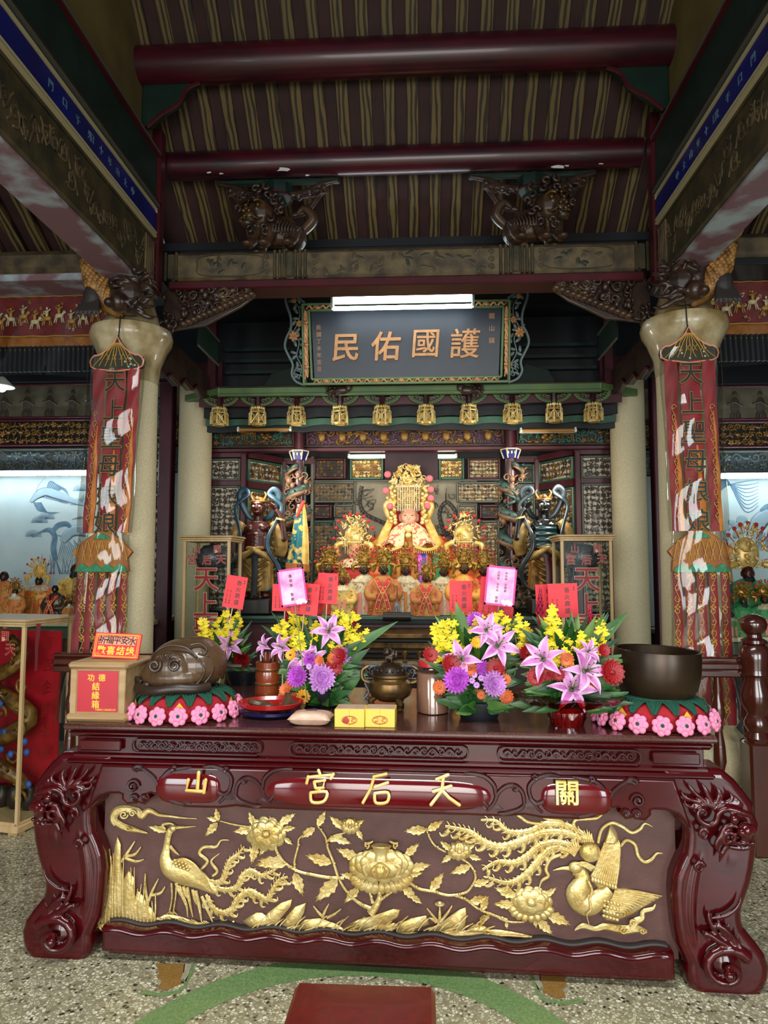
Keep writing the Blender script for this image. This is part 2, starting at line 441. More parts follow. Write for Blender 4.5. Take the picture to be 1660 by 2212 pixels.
def gmat(name, c1, c2, sc):
    m = mat(name, c1, .3); nt = m.node_tree; b = nt.nodes['Principled BSDF']; N = nt.nodes.new
    tc = N('ShaderNodeTexCoord'); v = N('ShaderNodeTexVoronoi'); v.inputs['Scale'].default_value = sc; nt.links.new(tc.outputs['Object'], v.inputs[0])
    s = N('ShaderNodeSeparateColor'); nt.links.new(v.outputs['Color'], s.inputs[0]); r = N('ShaderNodeValToRGB')
    r.color_ramp.elements[0].color = hx(c1); r.color_ramp.elements[1].color = hx(c2); nt.links.new(s.outputs[0], r.inputs[0]); nt.links.new(r.outputs[0], b.inputs['Base Color'])
tmat(); TZ = bpy.data.materials['terrazzo']
gmat('terrazzo_green', '5c7a4a', '7f9a62', 200); gmat('terrazzo_tan', '84602c', '9c7840', 220); gmat('terrazzo_pale', '9a9078', 'b4aa94', 220)
G = lambda k: MT[k]
st(B().box((0, 3.5, -.05), (14, 15, .1)).build('floor', TZ))
# inlaid green ring and lotus motifs of the floor
RC, RO, RI = onz(820, 2620, 0), 0, 0
def fit():
    a, b, c = [onz(*p, 0).to_2d() for p in ((300, 2205), (585, 2085), (1215, 2205))]
    d = 2*(a.x*(b.y-c.y)+b.x*(c.y-a.y)+c.x*(a.y-b.y))
    ux = (a.dot(a)*(b.y-c.y)+b.dot(b)*(c.y-a.y)+c.dot(c)*(a.y-b.y))/d
    uy = (a.dot(a)*(c.x-b.x)+b.dot(b)*(a.x-c.x)+c.dot(c)*(b.x-a.x))/d
    return V((ux, uy)), (a-V((ux, uy))).length
rc, ro = fit()
b = B(); N_ = 96; w_ = .135
vs_ = [(rc.x+r*cos(2*pi*k/N_), rc.y+r*sin(2*pi*k/N_), .0012) for r in (ro-w_, ro) for k in range(N_)]
b.add(vs_, [(k, (k+1) % N_, N_+(k+1) % N_, N_+k) for k in range(N_)]); st(b.build('floor_ring_inlay', G('terrazzo_green')))
def flat(pts, z): return [(p.x, p.y, z) for p in pts]
def inlay(name, pxs, m, z=.0016, mir=None):
    P = [onz(*p, 0) for p in pxs]
    st(B().add(flat(P, z), [tuple(range(len(P)))]).build(name, m, smooth=0))
for sgn in (0, 1):
    f = (lambda x, y: (x, y)) if not sgn else (lambda x, y: (1565-x, y+18))
    inlay('floor_lotus_inlay', [f(*p) for p in ((335, 2082), (345, 2100), (338, 2112), (350, 2118), (341, 2136), (362, 2140), (392, 2126), (390, 2110), (398, 2100), (400, 2082))], G('terrazzo_tan'))
    inlay('floor_lotus_inlay', [f(*p) for p in ((398, 2083), (396, 2100), (392, 2112), (402, 2122), (410, 2100), (414, 2083))], G('terrazzo_pale'))
    inlay('floor_stem_inlay', [f(*p) for p in ((414, 2083), (408, 2105), (398, 2122), (402, 2124), (414, 2108), (422, 2083))], G('terrazzo_green'))
    inlay('floor_stem_inlay', [f(*p) for p in ((304, 2140), (345, 2146), (385, 2140), (404, 2122), (408, 2126), (390, 2146), (345, 2154), (302, 2148))], G('terrazzo_green'))

# ---- roof over the nave: boards, rafters, round purlins
def rz(y): return 4.33+(.95 if y < 4.6 else .7)*(4.6-y)
for y0_, y1_ in ((1.6, 4.6), (4.6, 5.35)):
    q = [(x, y, rz(y)+.022+t) for t in (0, .04) for y in (y0_, y1_) for x in (-1.95, 1.72)]
    st(B().add(q, [(0,1,3,2),(4,6,7,5),(0,4,5,1),(2,3,7,6),(0,2,6,4),(1,5,7,3)]).build('ceiling', G('roof_board'), smooth=0))
    L_ = sqrt((y1_-y0_)**2+(rz(y1_)-rz(y0_))**2); rafter = None
    for k in range(24):
        if rafter is None: o = rafter = st(B().box((0, 0, 0), (.072, L_, .024)).build('ceiling_rafter', G('rafter_wood'), smooth=0))
        else: o = rafter.copy(); COL.objects.link(o)
        o.rotation_euler = (math.atan2(rz(y1_)-rz(y0_), y1_-y0_), 0, 0); ym = (y0_+y1_)/2; o.location = (-.204+.152*(k-10), ym, (rz(y0_)+rz(y1_))/2+.012)
def purlin(y, z, r, x0, x1, name='ceiling_beam'):
    return st(B().tube([(x0, y, z), (x1, y, z)], r, 28).build(name, G('purlin_red')))
purlin(4.16, 4.633, .115, -1.79, 1.53); purlin(4.6, 4.232, .092, -1.72, 1.45)
purlin(3.4, rz(3.4)-.115, .115, -1.8, 1.55)
st(B().box((XC, 5.16, 3.88), (3.4, .1, .1), 0, .01).build('ceiling_beam', G('black_paint')))
# flaking white patches where the plaster of the purlin has come off
for px, py in ((452, 372), (477, 374), (612, 366), (664, 378), (1205, 360), (1225, 357), (1300, 353)):
    p = W(px, py, 4.52)
    random.seed(px); r = .018 if px not in (612, 1205) else .045
    st(B().add([(p.x+r*cos(a)*random.uniform(.5, 1.2), p.y+.004, p.z+r*.4*sin(a)*random.uniform(.4, 1.2)) for a in [k*.7 for k in range(9)]], [tuple(range(9))]).build('ceiling_chip', G('white_paint'), smooth=0))
for s in (-1, 1):                                   # both sides of the nave, mirrored about its axis
    X = lambda d: XC+s*d
    side = 'left' if s < 0 else 'right'
    # main beam running over the viewer's head, with the blue text board and green panel above it
    st(B().box((X(HW+.118), 1.9, 3.44), (.236, 5.2, .32), 0, .012).build('beam_'+side, [G('aged_paint')]))
    st(B().box((X(HW+.118), 1.9, 3.272), (.20, 5.2, .02)).build('beam_underside_'+side, G('peeling')))
    st(B().box((X(HW+.05), 1.88, 3.725), (.10, 5.1, .25)).build('beam_board_'+side, G('aged_paint')))
    st(B().box((X(HW-.004), 1.85, 3.725), (.012, 5.0, .125)).build('beam_board_'+side, G('blue_board')))
    for dz in (-.078, -.1, .078): st(B().box((X(HW-.008), 1.85, 3.725+dz), (.02, 5.02, .012)).build('beam_trim_'+side, G('ivory_line')))
    st(B().tube([(X(HW-.006), 4.35+.075*sin(a), 3.725+.075*cos(a)) for a in [k*pi/8 for k in range(9)]], .007, 6).build('beam_trim_'+side, G('ivory_line')))
    st(B().box((X(HW+.03), 1.85, 4.01), (.06, 5.1, .32)).build('beam_panel_'+side, G('dark_green')))
    for z_, k_ in ((3.855, 'carved_wood'), (4.17, 'dark_red'), (4.19, 'grey_trim'), (3.84, 'grey_trim')):
        st(B().box((X(HW-.01), 1.85, z_), (.03, 5.1, .012)).build('beam_trim_'+side, G(k_)))
    st(B().box((X(HW+.06), 2.4, 4.9), (.05, 4.1, 1.5)).build('wall_gable_'+side, G('ochre_wall')))
    # carving along the painted beam: scrolls in low relief
    random.seed(5); b = B()
    for k in range(26):
        y = 2.3+k*.082; zc = 3.44+random.uniform(-.06, .06); r = random.uniform(.03, .06); t0 = random.uniform(0, 6)
        b.tube([(X(HW), y+r*(1-i/16)*cos(t0+i*.55), zc+r*(1-i/16)*sin(t0+i*.55)) for i in range(15)], .007, 4)
        b.tube([(X(HW), y-.05+i*.02, zc+.05*sin(i*1.1+t0)) for i in range(7)], .006, 4)
    for k in range(5): b.box((X(HW-.003), 4.34-k*.03, 3.44), (.016, .014, .29), 0, .004)
    st(b.build('beam_carving_'+side, G('aged_paint_light')))
    b = B(); random.seed(8)                         # white characters down the blue board, too small to read
    for k, ch in enumerate(('門', '口', '千', '光', '日', '十', '年', '山', '土', '中')):
        b.geo(glyphs(ch, .05, .002), M.Translation((X(HW-.0115), 3.05+k*.13*(1 if k < 4 else .8), 3.725)) @ M.Rotation(s*pi/2*-1, 4, 'Z'))
    st(b.build('beam_lettering_'+side, G('mural_ink')))
    # post between beam and purlin, corner spandrel under the upper purlin
    st(B().box((X(HW+.01), 4.42, 3.82), (.07, .09, 1.1), 0, .01).build('column_short_'+side, G('dark_red')))
    b = B().geo(plate([[(0, 0), (.34, 0), (.27, -.05), (.22, -.13), (.12, -.2), (.03, -.27), (0, -.27)]], .05, .006), M.Translation((X(HW+.02), 4.2, 4.53)) @ M.Diagonal((-s, 1, 1, 1)))
    st(b.build('ceiling_bracket_'+side, G('dark_green')))
    b = B().tube([(X(HW+.02-x), 4.17, 4.53+z) for x, z in spl(((.36, -.01), (.28, -.05), (.23, -.14), (.12, -.21), (.03, -.29)))], .014, 6)
    st(b.build('ceiling_bracket_'+side, G('dark_red')))
    # round stone front column with a flaring capital
    cx = X(1.765); y0 = 4.46
    prof = [(.26, 0), (.26, .12), (.22, .15), (.25, .2), (.285, .3), (.29, .4), (.26, .5), (.21, .56), (.235, .6), (.2, .64), (.18, .9), (.17, 2.55), (.172, 2.68), (.185, 2.80), (.222, 2.90), (.252, 2.95), (.26, 2.99), (.25, 3.03), (.18, 3.06), (.12, 3.28)]
    st(B().lathe(prof[:11], 40, (cx, y0, 0)).build('column_base_'+side, G('stone')))
    st(B().lathe(prof[10:13], 40, (cx, y0, 0)).build('column_'+side, G('stone')))
    st(B().lathe(prof[12:], 40, (cx, y0, 0)).build('column_capital_'+side, G('stone_capital')))
    # slim rear column
    st(B().lathe([(.147, 0), (.147, 3.2)], 40, (X(1.93), 6.3, 0)).build('column_rear_'+side, G('stone')))
    # end wall post and wall behind the side bay
    st(B().box((X(2.225), 6.4, 1.6), (.12, .12, 3.2), 0, .008).build('column_post_'+side, G('plum')))
    st(B().box((X(1.93), 6.55, 2.98), (.34, .06, .9)).build('wall_strip_'+side, G('plum')))
    st(B().box((X(4.6), 7.45, 2.2), (5.9, .1, 4.4)).build('wall_back_'+side, G('night_board')))
    st(B().box((X(4.9), 5.2, 2.2), (.1, 4.6, 4.4)).build('wall_'+side, G('night_board')))
    st(B().box((X(1.62), 5.2, 3.5), (.07, .8, .1)).build('beam_tie_'+side, G('dark_red')))
    # slanting painted rib behind the column, going down to the shrine front
    p, q = V((X(1.78), 4.75, 3.02)), V((X(1.80), 6.0, 2.96))
    b = B().geo(plate([[(0, -.16), (.2, -.19), (.3, -.14), (.5, -.17), (.6, -.1), (.8, -.13), (.9, -.07), (1.15, -.11), (1.25, -.07), (1.25, .1), (.5, .12), (.2, .2), (0, .2)]], .05, .006), M.Translation((X(1.75), 4.75, 3.05)) @ M.Rotation(pi/2, 4, 'Z'))
    st(b.build('beam_bracket_'+side, G('carved_wood')))
    b = B().tube([(X(1.715), 4.75+u, 3.055+w) for u, w in ((0, -.16), (.2, -.19), (.3, -.14), (.5, -.17), (.6, -.1), (.8, -.13), (.9, -.07), (1.15, -.11), (1.25, -.07))], .012, 6)
    st(b.build('beam_bracket_'+side, G('dark_red')))
    b = B().box((X(1.52), 5.3, 3.22), (.012, .5, .18)); st(b.build('beam_board_'+side, G('dark_green'), rot=None))
    for z_ in (3.12, 3.32): st(B().box((X(1.51), 5.3, z_), (.012, .52, .012)).build('beam_trim_'+side, G('grey_trim')))
    # side bay: sloping roof, cross beams above the valance
    st(B().box((X(3.3), 4.75, 3.62), (3.0, .16, .19), 0, .05).build('beam_cross_'+side, G('aged_paint_light')))
    b = B(); random.seed(3)
    for k in range(5):
        pts = spl([(X(2.02+k*.035+.05*(1-abs(t)*2)), 4.665, 3.62+t*.17) for t in (-.5, -.25, 0, .25, .5)], 5); b.tube(pts, .008, 4)
    for k in range(9): b.tube([(X(1.95+.014*k)+.02*cos(i*.7), 4.664, 3.62+.06*sin(k)+.02*sin(i*.7)) for i in range(8)], .004, 4)
    st(b.build('beam_carving_'+side, G('gold_dull')))
    st(B().box((X(3.3), 4.8, 3.5), (3.0, .3, .05), 0, .005).build('beam_cross_'+side, G('peeling' if s < 0 else 'black_paint')))
    q = [(X(1.85), 5.1, 3.62), (X(5), 5.1, 3.62), (X(1.85), 2.2, 5.2), (X(5), 2.2, 5.2)]
    st(B().add(q, [(0, 1, 3, 2)]).build('ceiling_'+side, G('roof_board'), smooth=0))
    r0 = st(B().box((0, 0, 0), (.08, 3.3, .03)).build('ceiling_rafter', G('rafter_wood'), smooth=0)); r0.rotation_euler = (-math.atan(1.58/2.9), 0, 0)
    r0.location = (X(2.05), 3.65, 4.38)
    for k in range(1, 9): o = r0.copy(); COL.objects.link(o); o.location.x = X(2.05+.17*k)
    st(B().box((X(3.3), 5.3, 3.72), (3, .5, .2)).build('ceiling_beam', G('black_paint')))
# ---- tie beam across the nave
TB = 4.55
st(B().box((XC, TB+.09, 3.505), (3.12, .18, .21), 0, .03).build('beam_tie', G('aged_paint_light')))
st(B().box((XC, TB+.08, 3.37), (3.12, .2, .06), 0, .01).build('beam_tie', G('dark_red')))
b = B()
for xc in (-1.55, -.745, .745, 1.55):
    for k in range(-3, 4):
        if abs(xc) > 1 and abs(k) > 1: continue
        if k == 0: b.box((XC+xc, TB-.002, 3.505), (.045, .016, .17), 0, .006)
        else: b.tube([(XC+xc+k*.034*(1 if abs(k) > 1 else 1.1), TB-.002, 3.41), (XC+xc+k*.034*(1 if abs(k) > 1 else 1.1), TB-.002, 3.6)], .011, 8)
for s in (-1, 1):
    for e in (-1, 1):
        for j in range(3):
            cxx = XC+s*.745+e*.16; zz = 3.455+j*.05
            b.tube([(cxx+e*.02*(1-i/14)*cos(i*.6), TB-.002, zz+.025*(1-i/14)*sin(i*.6)) for i in range(13)], .006, 4)
    L = spl([(XC+s*1.15+dx, TB-.003, 3.505+dz) for dx, dz in ((-.22, 0), (-.2, .06), (0, .075), (.2, .06), (.22, 0), (.2, -.06), (0, -.075), (-.2, -.06))], 5, True)
    b.tube(L, .005, 4, closed=True)
    random.seed(4+s)
    for k in range(9): b.ell((XC+s*1.15+random.uniform(-.14, .14), TB, 3.505+random.uniform(-.045, .045)), (.03, .004, .014), 7, 5, 0, Euler((0, random.uniform(0, 3), 0)))
random.seed(31)
for k in range(30): b.ell((XC+random.uniform(-.52, .52), TB, 3.505+random.uniform(-.065, .065)), (.035, .004, .012), 7, 5, 0, Euler((0, random.uniform(0, 3), 0)))
st(b.build('beam_tie_carving', G('aged_paint')))
# ---- dark upper space behind the tie beam
st(B().box((XC, 6.72, 3.3), (3.9, .06, 1.25)).build('wall_upper', G('night_board')))
st(B().box((XC, 6.0, 3.9), (3.9, 1.8, .06)).build('ceiling_rear', G('night_board')))
b = B()
for s in (-1, 1):
    b.geo(plate([[(0, 0), (.25, .04), (.4, .3), (.6, .36), (.7, .2), (1.0, .05), (1.05, -.02), (0, -.02)]], .04, .004), T(XC+s*1.68, 6.5, 3.0, s=(-s, 1, 1)))
    for k in range(3): b.box((XC+s*1.2, 6.6, 3.35+.11*k), (1.1, .04, .03))
st(b.build('wall_upper_trim', G('dark_green')))
for s in (-1, 1): st(B().box((XC+s*1.72, 6.1, 3.3), (.07, .08, .75)).build('column_short', G('dark_red')))
# ================================================================ the carved offering table
TT = radians(-2.1); TO = V((-.172, 2.735, 0)); TM = M.Translation(TO) @ M.Rotation(TT, 4, 'Z'); TI = TM.inverted()
TH = .89
def tp(px, py, v=0):
    """sight line -> point of the table's own upright plane at depth v (u along the front, w up)"""
    o = TI @ V((0, 0, EYE)); d = TI.to_3x3() @ ray(px, py); k = (v-o.y)/d.y; return o+d*k
def tt(px, py, z=TH):
    return TI @ onz(px, py, z)
def Lc(x, y): return 40+x/2.767, 1560+y/2.767
def Mc(x, y): return 560+x/3.074, 1560+y/3.074
def Rc(x, y): return 1040+x/2.767, 1560+y/2.767
KL, KM = 1/2.767/566, 1/3.074/566            # metres per traced unit
table = thing('offering_table', 'long dark red lacquered altar table with gilded phoenix and peony front', 'table', TO, (0, 0, TT))
def mirror(P): return [V((-p[0], p[1], p[2])) for p in P]
# ---- top and moulded waist
WU = 1.235
top = B(); top.box((0, .46, TH-.012), (2*WU, .95, .024), 0, .008); top.build('table_top', G('tabletop'), table)
b = B()
for (hw, w0, w1, bev) in ((1.222, .838, .866, .012), (1.195, .772, .84, .004), (1.21, .752, .776, .008), (1.225, .735, .754, .008), (1.2, .722, .738, .004)):
    b.box((0, .46-0, (w0+w1)/2), (2*hw, .95-2*(1.23-hw)-.02, w1-w0), 0, bev)
for s in (-1, 1): b.box((s*1.09, .012, .806), (.17, .012, .042), 0, .005)
b.build('waist', G('lacquer'), table)
def scrollband(u0, u1, w, h):
    b = B(); r = h/2
    L = [(u0+r*.6*0, w)] ; n = max(2, int((u1-u0)/(h*1.25))); L = []
    pts = [(u0+.02+(u1-u0-.04)*i/(n*8), .0, w+h*.26*sin(i*pi/4)) for i in range(n*8+1)]
    b.tube(pts, .0035, 5)
    for k in range(n*2):
        uc = u0+.02+(u1-u0-.04)*(k+.5)/(n*2); sg = 1 if k % 2 == 0 else -1; zc = w-sg*h*.05
        b.tube([(uc+h*.28*(1-i/15)*cos(i*.55+k), 0, zc+h*.28*(1-i/15)*sin(i*.55+k)*sg) for i in range(14)], [.004*(1-.5*i/13) for i in range(14)], 5)
    o = [(u0+r*.8, w-r), (u1-r*.8, w-r), (u1-r*.2, w-r*.7), (u1, w-r*.2), (u1, w+r*.2), (u1-r*.2, w+r*.7), (u1-r*.8, w+r), (u0+r*.8, w+r), (u0+r*.2, w+r*.7), (u0, w+r*.2), (u0, w-r*.2), (u0+r*.2, w-r*.7)]
    b.tube([(p[0], 0, p[1]) for p in o], .004, 5, closed=True)
    return b
for u0, u1 in ((-.965, -.45), (-.338, .338), (.45, .965)):
    scrollband(u0, u1, .806, .05).build('waist_carving', G('lacquer_carved'), table, (0, .014, 0))
# ---- front panel and wavy base rail
VP = .085
p0, p1 = tp(190, 1690, VP), tp(1500, 2060, VP)
fp = B().box((0, VP+.01, .40), (2.2, .02, .66)); fp.build('front_panel', G('panel_brown'), table, smooth=0)
def wave(u): return .0075*cos(u*2*pi/.203)
us = [-1.05+2.1*i/120 for i in range(121)]
lo = [(u, .104+wave(u)) for u in us]
b = B().geo(plate([lo+[(u, .046) for u in (1.05, -1.05)]], .11, .016, res=2), M.Translation((0, .065, 0)))
b.tube([(u, .012, .1+wave(u)) for u in us], .007, 6); b.box((0, .075, .025), (2.1, .05, .04), 0, .006)
b.build('base_rail', G('lacquer'), table)
b = B().geo(plate([[(u, .123+wave(u)) for u in us]+[(u, .07) for u in (1.05, -1.05)]], .03, .006), M.Translation((0, .07, 0))); b.build('panel_rim', G('panel_rim'), table)
# ---- apron with scalloped lower edge; left half traced, right half mirrored
half = [(505, 238), (440, 465), (470, 435), (540, 412), (600, 412), (632, 425), (630, 455), (650, 478), (690, 475), (705, 445), (720, 470), (745, 478), (765, 455), (750, 425), (790, 412), (840, 425), (880, 455), (930, 480), (1000, 495), (1200, 500), (1300, 488), (1400, 503), (1560, 508)]
hp = [tp(*Lc(*p), 0) for p in half]; hp[0].z = .726
ap = [(p.x, p.z) for p in hp[1:]]; AW = ap[-1][1]
loop = [(hp[0].x, .726)]+ap+[(-x, z) for x, z in reversed(ap)]+[(-hp[0].x, .726)]
b = B().geo(plate([loop], .06, .012, res=2), M.Translation((0, .03, 0)))
b.build('apron', G('lacquer'), table)
for u0, u1 in ((-.43, .43), (-.86, -.6), (.6, .86)):
    b = B()
    uc = (u0+u1)/2; hw = (u1-u0)/2; wc = .655
    def f(i, j, uc=uc, hw=hw):
        a = i*2-1; c = j*2-1; e = max(0, 1-abs(a)**6)**.5
        return V((uc+hw*a, .004-.02*max(0, 1-c*c)**.5*e, wc+.058*c*e))
    b.grid(f, 40, 10); b.build('cartouche', G('cartouche'), table, smooth=180)
bl, br_ = B(), B()
curves = [((700, 290), (735, 275), (770, 295), (815, 335), (850, 400), (890, 450), (940, 482)), ((850, 410), (860, 340), (910, 288), (970, 275), (1035, 268)), ((1105, 268), (1165, 262), (1235, 288), (1275, 340), (1255, 420), (1200, 482)), ((830, 430), (900, 400), (945, 385), (955, 372), (930, 360)), ((1270, 400), (1230, 430), (1180, 400), (1195, 380)), ((1300, 440), (1310, 375), (1350, 335), (1400, 340), (1445, 380), (1470, 440), (1510, 492)), ((1460, 400), (1470, 340), (1520, 292), (1590, 278), (1640, 280)), ((1500, 470), (1540, 420), (1560, 395), (1535, 385)), ((1300, 440), (1330, 470), (1400, 495), (1450, 500)), ((1000, 490), (930, 470), (880, 430), (855, 390)), ((700, 290), (690, 275), (715, 262), (740, 270), (730, 290))]
for c in curves:
    P = [tp(*Lc(*p), 0) for p in c]; P = [V(p) for p in spl([tuple(p) for p in P], 6)]; n = len(P)
    r = [.0085*(.55+.6*sin(pi*min(1, .15+.85*i/n))) for i in range(n)]
    for bb, Q in ((bl, P), (br_, mirror(P))): bb.tube(Q, r, 6)
for cx_, cy_, r0, tn in ((685, 382, 40, 11), (690, 455, 22, 8), (745, 455, 18, 8), (930, 275, 14, 7), (1240, 282, 14, 7), (1350, 350, 18, 7)):
    c = tp(*Lc(cx_, cy_), -.004)
    P = [V((c.x+r0*KL*(1-i/20)*cos(i*.6), c.y-.004*i/18, c.z+r0*KL*(1-i/20)*sin(i*.6))) for i in range(18)]
    for bb, Q in ((bl, P), (br_, mirror(P))): bb.tube(Q, .0068, 6)
random.seed(2)
for bx, by, dx, dy, k in ((870, 440, -1, -1, 6), (1230, 460, 1, -1, 6), (1420, 480, 1, -.6, 5), (1540, 480, 1, -1, 4), (1000, 485, -1, -.4, 5)):
    for i in range(k):
        P = [tp(*Lc(bx+dx*j*12+i*9, by+dy*(j*12)+(j*j)*(i-2)*.8), 0) for j in range(5)]
        for bb, Q in ((bl, P), (br_, mirror(P))): bb.tube(Q, [.005, .005, .0045, .003, .001], 5)
for bb in (bl, br_): bb.build('apron_carving', G('lacquer_carved'), table)
# ---- legs: carved lion-mask knee, tapering calf, scroll foot (one fused carving, mirrored for the right)
lo_ = [(255, 238), (200, 285), (150, 350), (118, 395), (116, 430), (104, 470), (92, 500), (97, 535), (108, 560), (104, 600), (108, 650), (116, 720), (131, 800), (152, 870), (172, 930), (181, 985), (178, 1040), (165, 1090), (130, 1140), (90, 1190), (56, 1240), (40, 1290), (44, 1340), (62, 1390), (92, 1423), (130, 1437), (340, 1437), (372, 1400), (380, 1350), (380, 1290), (400, 1240), (425, 1180), (440, 1100), (450, 1000), (456, 900), (450, 820), (430, 760), (400, 690), (390, 620), (388, 560), (398, 500), (440, 462), (505, 238)]
lp = [tp(*Lc(*p), 0) for p in lo_]; zf = min(p.z for p in lp); 
for p in lp: p.z = max(p.z-zf*(1 if p.z < .3 else 0)*max(0, (.3-p.z)/.3), 0)
def q(x, y, v=-.02):
    p = tp(*Lc(x, y), 0); p.z = p.z-zf*max(0, (.3-p.z)/.3); p.y = v; return p
b = B().geo(plate([[(p.x, p.z) for p in lp]], .17, .03, res=3), M.Translation((0, .095, 0)))
def tb(pts, v=-.02, n=8): 
    S = spl([(x, y, r) for x, y, r in pts], 5); b.tube([q(x, y, v) for x, y, r in S], [r*KL for x, y, r in S], n)
def ball(x, y, r, v=-.02, fy=1): p = q(x, y, v); b.ell(p, (r*KL, r*KL*fy, r*KL), 14, 10)
tb([(190, 600, 78), (195, 680, 82), (215, 760, 78), (235, 850, 66), (248, 930, 52), (255, 1000, 46), (245, 1060, 50), (215, 1120, 60), (200, 1180, 70)], .06, 12)
tb([(350, 520, 26), (345, 640, 32), (380, 760, 40), (400, 900, 42), (400, 1040, 40), (380, 1180, 34), (360, 1280, 26)], .03, 10)
# foot scroll
cxx, cyy = 235, 1285
b.tube([q(cxx+(128-5.6*i)*cos(-2.6+i*.42)*1.05, cyy+(128-5.6*i)*sin(-2.6+i*.42), -.008-.0016*i) for i in range(22)], [(.021-.0006*i) for i in range(22)], 8)
ball(cxx+4, cyy+2, 30, -.05); ball(cxx, cyy, 105, .04, .8)
for k, (x, y) in enumerate(((150, 1180), (200, 1120), (250, 1080), (300, 1060))): tb([(x-30, y+60, 10), (x, y, 15), (x+25, y-60, 11), (x+22, y-110, 3)], -.012)
tb([(215, 1150, 16), (280, 1120, 20), (330, 1090, 16), (348, 1100, 10), (320, 1150, 4)], -.015); tb([(180, 1130, 12), (240, 1060, 18), (300, 1040, 12), (320, 1060, 5)], -.012)
tb([(160, 870, 5), (185, 930, 12), (240, 980, 14), (310, 1000, 8)], -.012)
# mask
ball(216, 432, 27, -.045); ball(150, 493, 40, -.03); ball(120, 488, 30, -.03); ball(178, 500, 24, -.045); ball(150, 530, 34, -.02)
tb([(120, 415, 14), (170, 400, 20), (240, 385, 20), (285, 410, 18), (300, 460, 18), (340, 478, 18), (380, 455, 16), (390, 415, 13), (365, 395, 11), (345, 415, 9), (360, 432, 7)], -.03)
tb([(190, 475, 12), (250, 480, 14), (275, 530, 14), (300, 580, 12), (285, 620, 6)], -.032); tb([(230, 500, 10), (255, 545, 11), (290, 600, 9), (270, 650, 4)], -.03)
tb([(215, 560, 11), (205, 530, 12), (230, 510, 12), (262, 530, 11), (262, 565, 10), (238, 572, 8)], -.035)
tb([(330, 520, 13), (365, 505, 13), (380, 535, 11), (355, 555, 9), (340, 535, 7)], -.028); tb([(345, 715, 12), (370, 690, 13), (400, 715, 12), (378, 745, 10), (360, 725, 7)], -.02)
for k in range(6): ball(112+k*24, 568-abs(k-2)*2, 12, -.03)
tb([(110, 588, 14), (160, 600, 16), (220, 596, 14), (260, 580, 8)], -.02); tb([(235, 585, 20), (255, 620, 18), (268, 660, 11), (275, 690, 3)], -.018)
for (x, y) in ((235, 285), (300, 258), (370, 245), (436, 250), (470, 292), (455, 340), (200, 310)):
    tb([(270+(x-300)*.15, 405, 9), (290+(x-300)*.3, 370, 13), (x-22, y+50, 11), (x, y, 2)], -.018); tb([(250+(x-300)*.1, 408, 6), (275+(x-300)*.28, 380, 8), (x-40, y+60, 7), (x-25, y+25, 2)], -.02)
leg = b.build('leg', G('lacquer'), table); fuse(leg, .0042, 2)
leg2 = leg.copy(); COL.objects.link(leg2); leg2.parent = table; leg2.scale = (-1, 1, 1)
for s in (-1, 1):
    l3 = B().box((s*1.1, .82, .36), (.2, .16, .72), 0, .03).build('leg', G('lacquer'), table)
    B().box((s*1.1, .46, .62), (.05, .7, .22), 0, .01).build('side_apron', G('lacquer'), table)
    B().box((s*1.06, .46, .32), (.02, .7, .6)).build('side_panel', G('panel_brown'), table, smooth=0)
B().box((0, .84, .38), (2.1, .02, .72)).build('back_panel', G('panel_brown'), table, smooth=0)
# ---- gilded characters on the apron, brushed with round strokes
def strokes(name, S, cr, wd, v=-.03):
    b = B()
    for s_ in S:
        P = [tp(*cr(*p), v) for p in s_]; n = len(P)
        Q = spl([tuple(p) for p in P], 4) if n > 4 else [tuple(p) for p in P]
        b.tube([V(p) for p in Q], wd, 8, flat=.7, up=(0, -1, 0))
        for p in P: b.ell(p, (wd, wd*.7, wd), 8, 6)
    return b.build(name, G('gold_bright'), table)
strokes('character', [[(1078, 300), (1070, 400)], [(1016, 345), (1005, 408), (1108, 414)], [(1120, 345), (1108, 420)]], Lc, 11*KL)
strokes('character', [[(395, 320), (405, 345)], [(327, 362), (316, 405)], [(325, 366), (480, 350)], [(494, 345), (476, 374)], [(366, 396), (376, 440)], [(366, 396), (436, 386), (426, 434), (376, 440)], [(402, 445), (392, 462)], [(342, 468), (352, 530), (430, 525), (448, 462), (342, 468)]], Mc, 10.5*KM)
strokes('character', [[(845, 345), (762, 362)], [(764, 364), (742, 440), (690, 535)], [(768, 432), (855, 402)], [(768, 472), (776, 535), (850, 530), (856, 468), (768, 472)]], Mc, 10.5*KM)
strokes('character', [[(1180, 380), (1255, 350)], [(1158, 460), (1275, 425)], [(1225, 362), (1215, 452), (1142, 548)], [(1220, 455), (1262, 502), (1330, 550)]], Mc, 11.5*KM)
c = tp(*Rc(513, 422), -.03)
B().geo(glyphs('關', .092, .016, .004, .0012), M.Translation(c)).build('character', G('gold_bright'), table)
